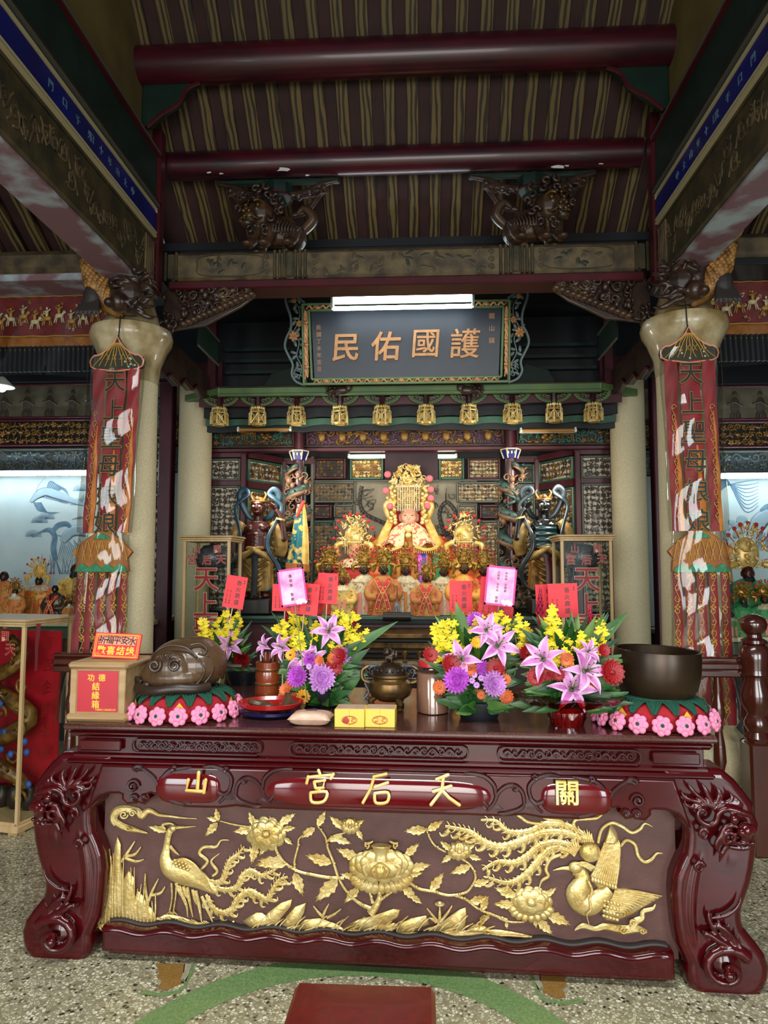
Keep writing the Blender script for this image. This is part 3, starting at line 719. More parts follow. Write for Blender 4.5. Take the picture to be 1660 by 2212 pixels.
# ---- gilded relief on the front panel
class Rel(B):
    def __init__(s, cr, k): super().__init__(); s.cr = cr; s.k = k
    def p(s, x, y, d=.004): return tp(*s.cr(x, y), VP-d)
    def rib(s, pts, w, d=.006, flat=.5, n=6, sm=5):
        P = spl([(x, y) for x, y in pts], sm); L = len(P)
        w = w if hasattr(w, '__len__') else [w*.5, w, w*.35]
        R = []
        for i in range(L):
            t = i/(L-1)*(len(w)-1); j = min(int(t), len(w)-2); R.append(max(.4, w[j]+(w[j+1]-w[j])*(t-j))*s.k)
        s.tube([s.p(x, y, d) for x, y in P], R, n, flat=flat, up=(0, -1, 0)); return P
    def plume(s, pts, w, side=1, hk=1):
        P = s.rib(pts, [w*.7, w, w*.9, w*.3], .006, .35, 8, 8); L = len(P)
        for i in range(3, L-3, 3):
            dx, dy = P[i+1][0]-P[i-1][0], P[i+1][1]-P[i-1][1]; l = sqrt(dx*dx+dy*dy)+1e-6; dx /= l; dy /= l
            for sd in (-1, 1):
                nx, ny = -dy*sd, dx*sd
                s.rib([(P[i][0], P[i][1]), (P[i][0]+nx*w*.7+dx*w*.3, P[i][1]+ny*w*.7+dy*w*.3), (P[i][0]+nx*w*1.15+dx*w*.9, P[i][1]+ny*w*1.15+dy*w*.9)], [w*.16, w*.18, w*.08], .011, .7, 4, 2)
                if sd == side and hk and i % 6 == 3:
                    s.rib([(P[i][0]+nx*w*.6, P[i][1]+ny*w*.6), (P[i][0]+nx*w*1.6+dx*w*.5, P[i][1]+ny*w*1.6+dy*w*.5), (P[i][0]+nx*w*2.1+dx*w*1.3, P[i][1]+ny*w*2.1+dy*w*1.3), (P[i][0]+nx*w*1.5+dx*w*1.9, P[i][1]+ny*w*1.5+dy*w*1.9)], [w*.55, w*.5, w*.3, w*.1], .006, .5, 6, 3)
        s.rib(pts, [w*.16, w*.18, w*.1], .013, 1, 4)
    def leaf(s, a, c, w=None, n=4):
        ax, ay = a; cx, cy = c; dx, dy = cx-ax, cy-ay; l = sqrt(dx*dx+dy*dy); dx /= l; dy /= l; w = w or l*.26
        loop = []
        for sd in (1, -1):
            R = range(n*2+1) if sd > 0 else range(n*2, -1, -1)
            for i in R:
                t = i/(n*2); e = w*sin(pi*min(1, t**.8*.98+.02))*(1 if i % 2 else .72)*sd
                loop.append((ax+dx*l*(t if i % 2 else t-.03)-dy*e, ay+dy*l*(t if i % 2 else t-.03)+dx*e))
        o = [s.p(x, y, .001) for x, y in loop]; i_ = [s.p(ax+(x-ax)*.92+(cx-ax)*.02, ay+(y-ay)*.92+(cy-ay)*.02, .008) for x, y in loop]
        mid = [s.p(ax+dx*l*t, ay+dy*l*t, .006) for t in (.05, .35, .65, .95)]; N = len(loop)
        s.add(o+i_+mid, [(k, (k+1) % N, N+(k+1) % N, N+k) for k in range(N)])
        for h in (0, 1):
            K = list(range(N//2)) if not h else list(range(N-1, N//2-1, -1)); 
            for i in range(len(K)-1):
                m0 = 2*N+min(3, int(i/len(K)*4)); m1 = 2*N+min(3, int((i+1)/len(K)*4))
                f = [N+K[i], N+K[i+1], m1, m0] if m0 != m1 else [N+K[i], N+K[i+1], m0]
                o_ = len(s.v)-(2*N+4); s.f.append(tuple(o_+x for x in (f if not h else f[::-1]))); s.m.append(0)
        s.rib([a, ((ax+cx)/2, (ay+cy)/2), c], [w*.09, w*.08, w*.03], .010, 1, 4, 3)
        for i in range(1, n+1):
            t = i/(n+1.2)
            for sd in (-1, 1): s.rib([(ax+dx*l*t, ay+dy*l*t), (ax+dx*l*(t+.12)-dy*w*.6*sd*sin(pi*t), ay+dy*l*(t+.12)+dx*w*.6*sd*sin(pi*t))], [w*.05, w*.02], .009, 1, 4, 2)
    def pad(s, loop, h=.014, k=.72, d=.0):
        """bulging plate: outline at the panel, raised smaller outline, ridge facets"""
        cx = sum(p[0] for p in loop)/len(loop); cy = sum(p[1] for p in loop)/len(loop); N = len(loop)
        o = [s.p(x, y, d) for x, y in loop]; i_ = [s.p(cx+(x-cx)*.93, cy+(y-cy)*.93, d+h*.7) for x, y in loop]; j_ = [s.p(cx+(x-cx)*k, cy+(y-cy)*k, d+h) for x, y in loop]
        s.add(o+i_+j_, [(a*N+i, a*N+(i+1) % N, (a+1)*N+(i+1) % N, (a+1)*N+i) for a in (0, 1) for i in range(N)]+[tuple(range(2*N, 3*N))])
    def blob(s, x, y, rx, ry, d=.004, h=.012, rot=0): s.ell(s.p(x, y, d), (rx*s.k, h, ry*s.k), 14, 8, 0, Euler((0, rot, 0)))
    def spiral(s, x, y, r, w, turns=1.6, d=.012, dr=1, t0=0):
        s.tube([s.p(x+r*(1-i/24)*cos(t0+dr*i*turns*2*pi/22), y+r*(1-i/24)*sin(t0+dr*i*turns*2*pi/22), d) for i in range(21)], w*s.k, 5)
    def peony(s, x, y, r, fy=.62, rows=3):
        for k, (rr, n, d) in enumerate(((1, 11, .004), (.78, 9, .012), (.55, 7, .019))[:rows]):
            for i in range(n):
                a = 2*pi*i/n+k*.3; s.ell(s.p(x+r*rr*.72*cos(a), y+r*rr*.72*sin(a)*fy, d), (r*.42*s.k, .006, r*.36*s.k), 12, 7, 0, Euler((0, a, 0)))
                s.rib([(x+r*rr*.5*cos(a), y+r*rr*.5*sin(a)*fy), (x+r*rr*.98*cos(a), y+r*rr*.98*sin(a)*fy)], r*.03, d+.0085, 1, 4, 2)
        s.blob(x, y, r*.3, r*.24, .022, .016)
        for i in range(5): s.rib([(x+(i-2)*r*.1, y-r*.14), (x+(i-2)*r*.14, y), (x+(i-2)*r*.1, y+r*.16)], r*.025, .036-.002*abs(i-2), 1, 4, 3)
    def done(s, name): return s.build(name, G('gold'), table)
def ph_left():
    r = Rel(Lc, KL)
    S = spl([(935, 632, 16), (905, 652, 21), (892, 700, 19), (884, 760, 23), (878, 820, 36), (900, 868, 52), (950, 892, 64), (1010, 910, 68), (1070, 935, 56), (1130, 975, 38), (1180, 1015, 18)], 5)
    r.tube([r.p(x, y, .008) for x, y, _ in S], [w*KL for *_, w in S], 12, flat=.42, up=(0, -1, 0))
    r.rib([(935, 630), (990, 628), (1062, 622)], [12, 7, 1], .012); r.blob(925, 632, 26, 22, .01, .014)
    r.leaf((885, 652), (772, 622), 24); r.rib([(880, 640), (860, 615), (900, 605), (930, 612)], [6, 9, 3], .012)
    r.rib([(905, 740), (930, 770), (960, 795)], [10, 9, 2], .014); r.blob(938, 626, 5, 5, .024, .004)
    for k in range(11):
        t = k/10; r.rib([(925+30*t, 830+t*30), (990+t*20, 860+t*50-(1-t)*40), (1060+t*30, 890+t*75-(1-t)*30), (1130+t*20, 950+t*60)], [7, 9, 7, 3], .026-.007*t, .7, 6)
    for k in range(3):
        for i in range(4): r.blob(935+i*22+k*5, 825+k*18+i*7, 12, 9, .028, .006)
    for pts in (((960, 975), (980, 1040), (1005, 1100), (1012, 1165)), ((1010, 985), (1020, 1060), (1042, 1165)), ((1060, 1005), (1080, 1100), (1096, 1200)), ((1095, 1040), (1125, 1110), (1165, 1205)), ((940, 960), (960, 1010), (970, 1040)), ((985, 980), (1000, 1030), (1015, 1060)), ((1040, 1000), (1055, 1060), (1065, 1090)), ((1120, 1030), (1150, 1080), (1180, 1150))): r.rib(pts, [10, 11, 3], .01)
    r.rib([(915, 960), (918, 1050), (903, 1135)], [7, 5, 5], .012, 1); r.rib([(945, 985), (938, 1060), (925, 1142)], [7, 5, 5], .012, 1)
    for x in (905, 928): 
        for dx in (-25, 0, 22): r.rib([(x, 1132), (x+dx, 1152)], [5, 2], .016, 1)
    r.plume([(1130, 945), (1180, 960), (1222, 942), (1245, 880), (1265, 830), (1312, 790), (1350, 742)], 19, 1)
    r.plume([(1150, 985), (1250, 1003), (1312, 980), (1342, 920), (1390, 890), (1450, 918), (1500, 900), (1542, 876)], 20, 1)
    r.plume([(1130, 1040), (1160, 1108), (1220, 1140), (1280, 1118), (1312, 1060), (1380, 1012), (1440, 1040), (1490, 1058), (1530, 985), (1562, 942), (1612, 925)], 22, 1)
    r.rib([(1090, 882), (1130, 832), (1082, 785), (1110, 747), (1180, 745), (1212, 707), (1260, 705)], [8, 11, 9, 2], .008)
    r.rib([(1160, 920), (1188, 890), (1152, 832), (1202, 785)], [8, 10, 2], .008); r.done('gilded_phoenix')
def ph_right():
    r = Rel(Rc, KL)
    r.plume([(640, 692), (560, 640), (480, 612), (380, 612), (300, 650), (220, 662), (150, 650), (90, 592), (-2, 585)], 22, -1)
    r.plume([(600, 702), (500, 662), (380, 662), (290, 692), (180, 735), (90, 745), (0, 710), (-60, 662), (-130, 640), (-215, 622)], 28, -1)
    r.plume([(560, 742), (450, 720), (350, 742), (280, 800), (200, 842), (100, 836), (8, 882)], 25, -1)
    r.plume([(560, 772), (440, 752), (370, 800), (300, 882), (230, 940), (150, 962), (45, 930)], 25, -1)
    for pts in (((480, 790), (412, 822), (388, 880), (402, 920), (362, 950), (345, 1002)), ((640, 700), (562, 630), (565, 585), (640, 578), (700, 570), (750, 522)), ((515, 642), (480, 592), (400, 580), (338, 553)), ((480, 612), (300, 602), (240, 570), (200, 546), (138, 545)), ((700, 722), (722, 642), (780, 602), (840, 622), (900, 660), (950, 640), (980, 606), (1026, 626)), ((835, 742), (870, 706), (920, 732), (940, 800), (980, 836), (1020, 820), (1050, 786), (1086, 784))): r.rib(pts, [9, 10, 10, 9, 2], .008)
    S = spl([(552, 878, 34), (582, 890, 38), (606, 930, 44), (596, 980, 58), (575, 1030, 66), (600, 1080, 62), (650, 1090, 62), (710, 1050, 54), (770, 1000, 36)], 5)
    r.tube([r.p(x, y, .008) for x, y, _ in S], [w*KL for *_, w in S], 14, flat=.45, up=(0, -1, 0))
    r.rib([(545, 876), (490, 874), (430, 886)], [16, 9, 1], .016); r.blob(565, 868, 42, 34, .016, .014)
    for k in range(5): r.rib([(560+k*8, 850), (620+k*6, 842+k*8), (690-k*8, 868+k*6)], [7, 8, 2], .022, .7)
    r.blob(552, 868, 7, 6, .034, .004)
    for k in range(7): r.rib([(560+k*6, 800-k*10), (520+k*10, 770-k*6), (470+k*18, 760-k*16)], [7, 8, 2], .012, .7)
    for k in range(6): r.rib([(600+k*14, 720), (610+k*10, 690), (590+k*14, 640+abs(k-3)*12)], [8, 8, 2], .012, .7)
    r.blob(650, 775, 62, 60, .012, .018)
    for k in range(14): r.rib([(610+k*6.5, 740+8*sin(k)), (640+k*3, 780), (620+k*7, 820)], 3, .03-.0012*abs(k-7), 1, 4, 3)
    r.pad([(650, 930), (690, 850), (722, 760), (772, 600), (812, 660), (832, 760), (835, 860), (810, 980), (760, 990), (700, 1000)], .014, .8)
    for k in range(12):
        t = k/11; r.rib([(660+t*145, 925+t*50), (700+t*120, 840+t*20), (740+t*88, 720+t*30), (770-(1-t)*60+t*50, 585+(1-t)*230+t*120)], [8, 9, 8, 2], .016+.003*sin(pi*t), .7, 6)
    for k in range(9): r.blob(668+k*17, 940+k*6, 11, 16, .024, .006)
    r.pad([(722, 1130), (760, 1060), (802, 988), (870, 992), (960, 1012), (1080, 1044), (1000, 1090), (900, 1150), (800, 1192), (745, 1184)], .012, .8)
    for k in range(11):
        t = k/10; r.rib([(760+(1-t)*40, 1090-(1-t)*95+t*40), (850-t*30, 1010+t*120), (940-t*80, 1015+t*120), (1082-t*230, 1040+t*125)], [8, 9, 8, 2], .016, .7, 6)
    for k in range(4):
        for i in range(5): r.blob(740+i*20-k*2, 1085+k*24+i*6-(3-k)*6, 12, 9, .018, .006)
    r.rib([(640, 950), (662, 1000), (650, 1060), (655, 1120), (632, 1150), (645, 1208)], [7, 8, 7, 2], .03, .8)
    for k in range(7): r.rib([(545+k*9, 990+k*8), (560+k*9, 1050+k*6), (590+k*8, 1110)], 3, .033-.001*k, 1, 4)
    r.done('gilded_phoenix')
def peonies():
    r = Rel(Mc, KM)
    for a, c in (((660, 905), (515, 840)), ((640, 1030), (538, 1008)), ((660, 1100), (566, 1202)), ((970, 890), (1065, 802)), ((1000, 975), (1142, 946)), ((980, 1015), (1090, 1000)), ((955, 1085), (1050, 1190)), ((1010, 1150), (1085, 1208))): r.leaf(a, c)
    for i in range(13):
        a = pi*(i+.5)/13; x = 812+175*cos(a); y = 1030+75*sin(a)
        r.ell(r.p(x, y, .006), (42*KM, .010, 30*KM), 10, 6, 0, Euler((0, a, 0)))
        for j in (-1, 0, 1): r.rib([(812+130*cos(a+j*.06), 1010+50*sin(a+j*.06)), (812+205*cos(a+j*.05), 1036+88*sin(a+j*.05))], 3, .016, 1, 4, 2)
    for rr, yy, n, d in ((165, 955, 13, .014), (130, 940, 11, .024), (90, 935, 8, .032)):
        for i in range(n): a = 2*pi*i/n; r.ell(r.p(812+rr*cos(a), yy+rr*.42*sin(a), d), (54*KM, .007, 48*KM), 12, 7)
    r.blob(812, 960, 140, 78, .018, .03); r.blob(806, 985, 46, 50, .044, .02)
    for s in (-1, 1): r.rib([(806+s*6, 940), (806+s*50, 985), (806+s*30, 1028)], [10, 16, 6], .05, .7); r.rib([(815+s*60, 930), (815+s*120, 960), (815+s*100, 1020)], [10, 16, 8], .036, .7)
    for k in range(7): r.rib([(806+(k-3)*14, 950), (806+(k-3)*17, 1000), (806+(k-3)*9, 1032)], 3, .063-.003*abs(k-3), 1, 4)
    c = r.p(812, 860, .03)
    r.lathe([(.030, -.03), (.026, -.012), (.027, 0), (.034, .014), (.040, .022), (.036, .024), (.02, .02), (.001, .02)], 20, (c.x, c.y, c.z+.0), 0, 1, .6)
    for s in (-1, 1): r.spiral(812+s*98, 818, 20, 7, 1.2, .03, s, pi/2); r.rib([(812+s*55, 790), (812+s*85, 805), (812+s*112, 800)], 9, .03, .8)
    r.done('gilded_peony')
    r = Rel(Lc, KL)
    for a, c in (((1412, 620), (1378, 533)), ((1400, 640), (1282, 655)), ((1420, 730), (1393, 850)), ((1560, 610), (1657, 545)), ((1580, 640), (1662, 628)), ((1590, 690), (1642, 736)), ((1470, 750), (1440, 800)), ((1520, 590), (1500, 560))): r.leaf(a, c)
    r.peony(1480, 668, 108, .8); r.done('gilded_peony')
    r = Rel(Rc, KL)
    for a, c in (((210, 1040), (78, 988)), ((200, 1090), (70, 1086)), ((380, 1040), (452, 988)), ((395, 1145), (535, 1212)), ((340, 1180), (428, 1272)), ((320, 1170), (330, 1235))): r.leaf(a, c)
    for i in range(9): a = pi*(i+.5)/9; r.ell(r.p(300+110*cos(a), 1110+60*sin(a), .006), (30*KL, .009, 22*KL), 10, 6, 0, Euler((0, a, 0)))
    r.peony(300, 1075, 112, .6); r.done('gilded_peony')
    for cr, k, x, y, R_, lv in ((Mc, KM, 605, 690, 62, (((560, 705), (468, 624)), ((640, 680), (704, 648)), ((650, 715), (692, 787)), ((570, 720), (540, 690)))), (Mc, KM, 1332, 855, 72, (((1280, 850), (1200, 788)), ((1280, 880), (1208, 938)), ((1385, 840), (1442, 808)), ((1395, 885), (1482, 916))))):
        r = Rel(cr, k)
        for a, c in lv: r.leaf(a, c)
        r.peony(x, y, R_, .7, 2)
        for i in (-1, 0, 1): r.rib([(x+i*16, y+6), (x+i*20, y-R_*.4), (x+i*8, y-R_*.75)], [12, 14, 2], .022, .6)
        r.done('gilded_blossom')
    r = Rel(Mc, KM)
    for pts, w in ((((740, 1270), (780, 1215), (800, 1165), (800, 1110)), (30, 20, 12)), (((745, 1240), (670, 1205), (600, 1145), (552, 1080), (520, 1015)), (16, 11, 9, 8)), (((790, 1195), (840, 1155), (885, 1125)), (12, 10, 7)), (((755, 1200), (740, 1150), (733, 1105)), (12, 9, 7)), (((565, 1036), (450, 1030), (340, 1010), (260, 990), (180, 940), (120, 870), (110, 800)), (12, 11, 10, 9, 9, 8)), (((245, 992), (234, 930), (258, 830), (265, 775), (300, 750)), (9, 8, 7, 5)), (((520, 1015), (490, 920), (455, 830), (440, 760), (390, 690)), (10, 9, 8, 5)), (((455, 790), (490, 755), (570, 735)), (7, 6, 5)), (((985, 1050), (1060, 1105), (1160, 1125), (1260, 1150), (1370, 1132), (1422, 1075), (1438, 1020), (1405, 950), (1345, 905)), (11, 10, 9, 9, 8, 8, 7)), (((1300, 1150), (1380, 1180), (1450, 1235), (1540, 1275), (1650, 1312)), (9, 9, 8, 8)), (((1240, 862), (1170, 820), (1130, 760), (1110, 700)), (7, 8, 7, 5)), (((-110, 690), (-190, 675)), (5, 4))):
        P = r.rib(pts, list(w), .008, .8, 7)
        for i in range(4, len(P)-2, 7): r.blob(P[i][0]+3, P[i][1]-3, 11, 9, .012, .007)
    for a, c in (((388, 692), (442, 588)), ((370, 700), (268, 772)), ((480, 935), (308, 884)), ((465, 790), (560, 738)), ((500, 768), (614, 806)), ((180, 945), (-10, 915)), ((235, 1000), (292, 1155)), ((520, 1042), (376, 1192)), ((1112, 712), (963, 725)), ((1118, 718), (1226, 653)), ((1140, 1122), (1226, 1000)), ((1402, 955), (1268, 1006)), ((1420, 1080), (1540, 1050)), ((1395, 1200), (1528, 1158)), ((1530, 1275), (1480, 1330)), ((1000, 1055), (1020, 1020))): r.leaf(a, c)
    q_ = lambda x, y: ((Lc(x, y)[0]-560)*3.074, (Lc(x, y)[1]-1560)*3.074)
    for a, c in (((1195, 592), (1180, 510)), ((1190, 600), (1116, 682)), ((1190, 588), (1122, 568)), ((1555, 830), (1418, 856))): r.leaf(q_(*a), q_(*c))
    r.rib([q_(1385, 626), q_(1290, 612), q_(1205, 590)], [6, 6, 4], .008); r.rib([q_(1535, 735), q_(1560, 800), q_(1620, 872)], 9, .008)
    z_ = lambda x, y: ((Rc(x, y)[0]-560)*3.074, (Rc(x, y)[1]-1560)*3.074)
    r.rib([z_(0, 1125), z_(70, 1150), z_(160, 1192), z_(260, 1196)], 9, .008)
    for a, c in (((0, 1130), (44, 1040)), ((20, 1150), (-10, 1230)), ((150, 1190), (155, 1240)), ((-20, 1290), (40, 1240))): r.leaf(z_(*a), z_(*c))
    r.done('gilded_branch')
def ground():
    r = Rel(Lc, KL)
    for lp_ in ([(490, 1215), (505, 900), (520, 760), (540, 735), (556, 800), (568, 1000), (570, 1215)], [(555, 1215), (560, 850), (575, 740), (592, 672), (612, 720), (616, 850), (628, 920), (625, 1215)], [(610, 1215), (622, 940), (660, 880), (692, 925), (694, 1010), (720, 1120), (725, 1215)], [(680, 1215), (690, 1060), (710, 1000), (745, 1035), (775, 1090), (810, 1125), (835, 1215)]): r.pad(lp_, .018, .55)
    for k in range(16): x = 500+k*21; y0 = 1200; y1 = 800+max(0, k-5)*28+60*sin(k*2); r.rib([(x, y0), (x+8*sin(k), (y0+y1)/2), (x+4, y1)], [4, 6, 2], .016, 1, 4)
    for pts in (((615, 835), (655, 775), (697, 710)), ((635, 800), (695, 790), (732, 745)), ((635, 812), (700, 832), (750, 820)), ((775, 1095), (758, 990), (758, 903)), ((775, 1080), (800, 1010), (838, 935)), ((795, 1035), (850, 1020), (877, 982))): r.rib(pts, [9, 9, 3], .01)
    tops = [(470, 1205), (620, 1186), (830, 1168), (880, 1150), (960, 1160), (1050, 1190), (1160, 1212), (1250, 1200), (1290, 1185)]
    P = spl(tops, 4)
    for i in range(len(P)-1):
        r.add([r.p(P[i][0], P[i][1], .004), r.p(P[i+1][0], P[i+1][1], .004), r.p(P[i+1][0], 1246+P[i+1][0]*.006, .02), r.p(P[i][0], 1246+P[i][0]*.006-max(0, 900-P[i][0])*.07, .02)], [(0, 1, 2, 3)])
    for k in range(40): x = 830+k*12; r.rib([(x, 1165+k*1.2+8*sin(k)), (x+40, 1200+k*.8)], [3, 6], .014, 1, 4, 2)
    r.rib([(470, 1216), (700, 1222), (900, 1240), (1100, 1240), (1300, 1238), (1500, 1250), (1660, 1252)], [12, 14, 14, 14], .012); r.done('gilded_rocks')
    r = Rel(Mc, KM)
    for lp_ in ([(-60, 1372), (-110, 1320), (-20, 1262), (20, 1262), (70, 1300), (60, 1380)], [(0, 1375), (20, 1310), (60, 1262), (150, 1195), (225, 1170), (214, 1222), (150, 1300), (110, 1372)], [(130, 1376), (180, 1290), (240, 1222), (316, 1195), (302, 1262), (262, 1342), (215, 1380)], [(220, 1380), (300, 1310), (400, 1298), (520, 1340), (604, 1396)], [(540, 1372), (650, 1312), (760, 1282), (900, 1236), (945, 1244), (930, 1290), (850, 1342), (790, 1368), (700, 1390)], [(690, 1395), (800, 1350), (900, 1330), (930, 1350), (880, 1400)], [(900, 1400), (940, 1332), (1010, 1300), (1115, 1280), (1132, 1342), (1060, 1374), (1000, 1405)], [(1120, 1395), (1220, 1320), (1330, 1242), (1376, 1226), (1382, 1282), (1365, 1395)], [(1350, 1398), (1430, 1340), (1500, 1350), (1565, 1400)]): r.pad(lp_, .02, .5)
    for k in range(44):
        x = -60+k*36; yb = 1385; r.rib([(x, yb), (x+34, yb-35-24*sin(k*1.7)), (x+80, yb-62-40*sin(k*1.7))], [4, 6, 2], .024, 1, 4)
    for pts in (((430, 1300), (400, 1270), (360, 1220)), ((420, 1300), (440, 1250), (465, 1205)), ((450, 1300), (500, 1275), (545, 1240)), ((1190, 1330), (1150, 1280), (1115, 1236)), ((1200, 1330), (1250, 1270), (1282, 1218)), ((1200, 1330), (1200, 1270), (1200, 1220)), ((1180, 1330), (1150, 1310), (1130, 1300))): r.rib(pts, [10, 9, 3], .012)
    r.blob(1200, 1208, 34, 14, .012, .014); r.blob(1200, 1200, 18, 12, .02, .01)
    r.rib([(-60, 1392), (200, 1395), (450, 1402), (700, 1398), (900, 1412), (1150, 1412), (1400, 1402), (1560, 1412), (1640, 1405)], [16, 18, 18, 16], .01); r.done('gilded_rocks')
    r = Rel(Rc, KL); r.rib([(-20, 1262), (100, 1255), (220, 1272), (355, 1294)], [16, 14, 12, 3], .01)
    for k in range(8): r.rib([(k*36, 1275), (k*36+50, 1262+k*3)], [3, 5], .018, 1, 4, 2)
    r.done('gilded_rocks')
    r = Rel(Lc, KL)
    r.rib([(585, 610), (568, 580), (580, 540), (620, 522), (670, 524), (715, 535), (735, 560), (770, 532), (800, 535), (840, 555), (900, 562), (980, 572), (1068, 577)], [22, 26, 26, 22, 22, 16, 10, 7, 2], .008); r.rib([(580, 595), (615, 618), (650, 632), (700, 645), (772, 664)], [20, 22, 18, 3], .008)
    r.spiral(630, 552, 26, 6, 1.5, .02); r.spiral(682, 545, 22, 6, 1.5, .02, -1); r.spiral(655, 634, 16, 5, 1.3, .02); r.done('gilded_cloud')
    r = Rel(Rc, KL)
    r.rib([(560, 1243), (610, 1218), (680, 1236), (740, 1222), (800, 1232), (860, 1242), (930, 1236), (990, 1255)], [4, 16, 14, 20, 22, 26, 22, 10], .008); r.rib([(900, 1235), (925, 1192), (962, 1172), (970, 1132), (1025, 1115), (1042, 1088)], [26, 20, 14, 12, 3], .008)
    r.spiral(850, 1240, 24, 6, 1.5, .02); r.spiral(905, 1200, 20, 6, 1.4, .02, -1); r.spiral(965, 1248, 18, 5, 1.3, .02); r.done('gilded_cloud')
ph_left(); ph_right(); peonies(); ground()
# ---- kneeling bench in front of the table
P = [onz(*p, .31) for p in ((640, 2109), (940, 2109))]
kb = thing('kneeling_bench', 'low bench with a dark red leather top in front of the table', 'bench', ((P[0].x+P[1].x)/2, P[0].y-.33, 0))
def kt(i, j):
    a, c = i*2-1, j*2-1; return V((.2*a, .33*c, .012*(1-a**4)*(1-c**4)))
kw = (P[1]-P[0]).length
b = B().box((0, 0, -.035), (kw, .66, .07), 0, .014); b.grid(lambda i, j: V(((i*2-1)*(kw/2-.012), (j*2-1)*.318, .0006+.012*(1-(i*2-1)**4)*(1-(j*2-1)**4))), 16, 16)
b.build('padded_top', G('leather'), kb, (0, 0, .298))
b = B().box((0, 0, .215), (kw-.03, .62, .03), 0, .006); b.build('frame', G('rail_wood'), kb)
for sx in (-1, 1):
    for sy in (-1, 1): B().box((sx*(kw/2-.04), sy*.28, .1), (.045, .045, .2), 0, .006).build('leg', G('rail_wood'), kb)
# ================================================================ things on the table top
def on(px, py, dy=0): p = onz(px, py, TH); p.y += dy; return p
# ---- donation box
p = on(141, 1559); bx = thing('donation_box', 'pale wooden donation box with a red front sheet at the table end', 'donation box', (p.x+.127, p.y+.12, TH), (0, 0, radians(-1.5)))
b = B().box((0, 0, .016), (.256, .25, .032), 0, .012); b.box((0, 0, .118), (.225, .222, .18), 0, .004)
for s in (-1, 1): b.box((s*.1, -.108, .118), (.028, .014, .178), 0, .003)
b.build('body', G('box_wood'), bx)
B().box((0, 0, .219), (.248, .25, .028), 0, .011).build('lid', G('box_wood'), bx)
sh = B().box((0, -.1125, .118), (.166, .003, .16)).build('red_sheet', G('sheet_red'), bx, smooth=0)
b = B()
for ch, x, z, s in (('功', -.028, .172, .03), ('德', .017, .172, .03), ('結', -.007, .138, .033), ('緣', -.007, .103, .033), ('箱', -.007, .068, .033)): b.geo(glyphs(ch, s, .0016, .012), T(x, -.1145, z))
b.geo(glyphs('中國藥水工廠有限公司', .0085, .001), T(.034, -.1142, .047)); b.build('lettering', G('yellow_ink'), sh)
# ---- sign leaning on the box
c = p+V((.15, .1, .235)); sg = thing('lucky_water_sign', 'red sign card with yellow border leaning upright on the wooden donation box', 'sign', c, (radians(-14), radians(2), radians(-2)))
B().box((0, 0, .052), (.2, .006, .104), 0, .001).build('card', G('card_red'), sg)
b = B()
for i, k in ((.094, .0012), (.088, .0012)):
    b.box((0, -.0036, .052+i*.49), (2*i, .0012, .0016)); b.box((0, -.0036, .052-i*.49), (2*i, .0012, .0016))
    for s in (-1, 1): b.box((s*i, -.0036, .052), (.0016, .0012, i*.98))
for s in (-1, 1):
    for t in (-1, 1): b.tube([(s*(.082-.008*(1-j/14)*cos(j*.5)), -.004, .052+t*(.04-.008*(1-j/14)*sin(j*.5))) for j in range(13)], .0012, 4)
b.build('border', G('yellow_ink'), sg)
B().box((0, -.0034, .073), (.158, .001, .036)).build('pink_strip', G('silk_pink'), sg, smooth=0)
b = B()
for k, ch in enumerate('歡喜結緣'): b.geo(glyphs(ch, .037, .0014, .02), T(-.062+.041*k, -.0042, .032))
b.build('lettering', G('yellow_ink'), sg)
b = B()
for k, ch in enumerate('祈福平安水'): b.geo(glyphs(ch, .036, .0014, .006), T(-.064+.032*k, -.0048, .074+.002*(k % 2), 0, .12))
b.build('handwriting', G('ink'), sg)
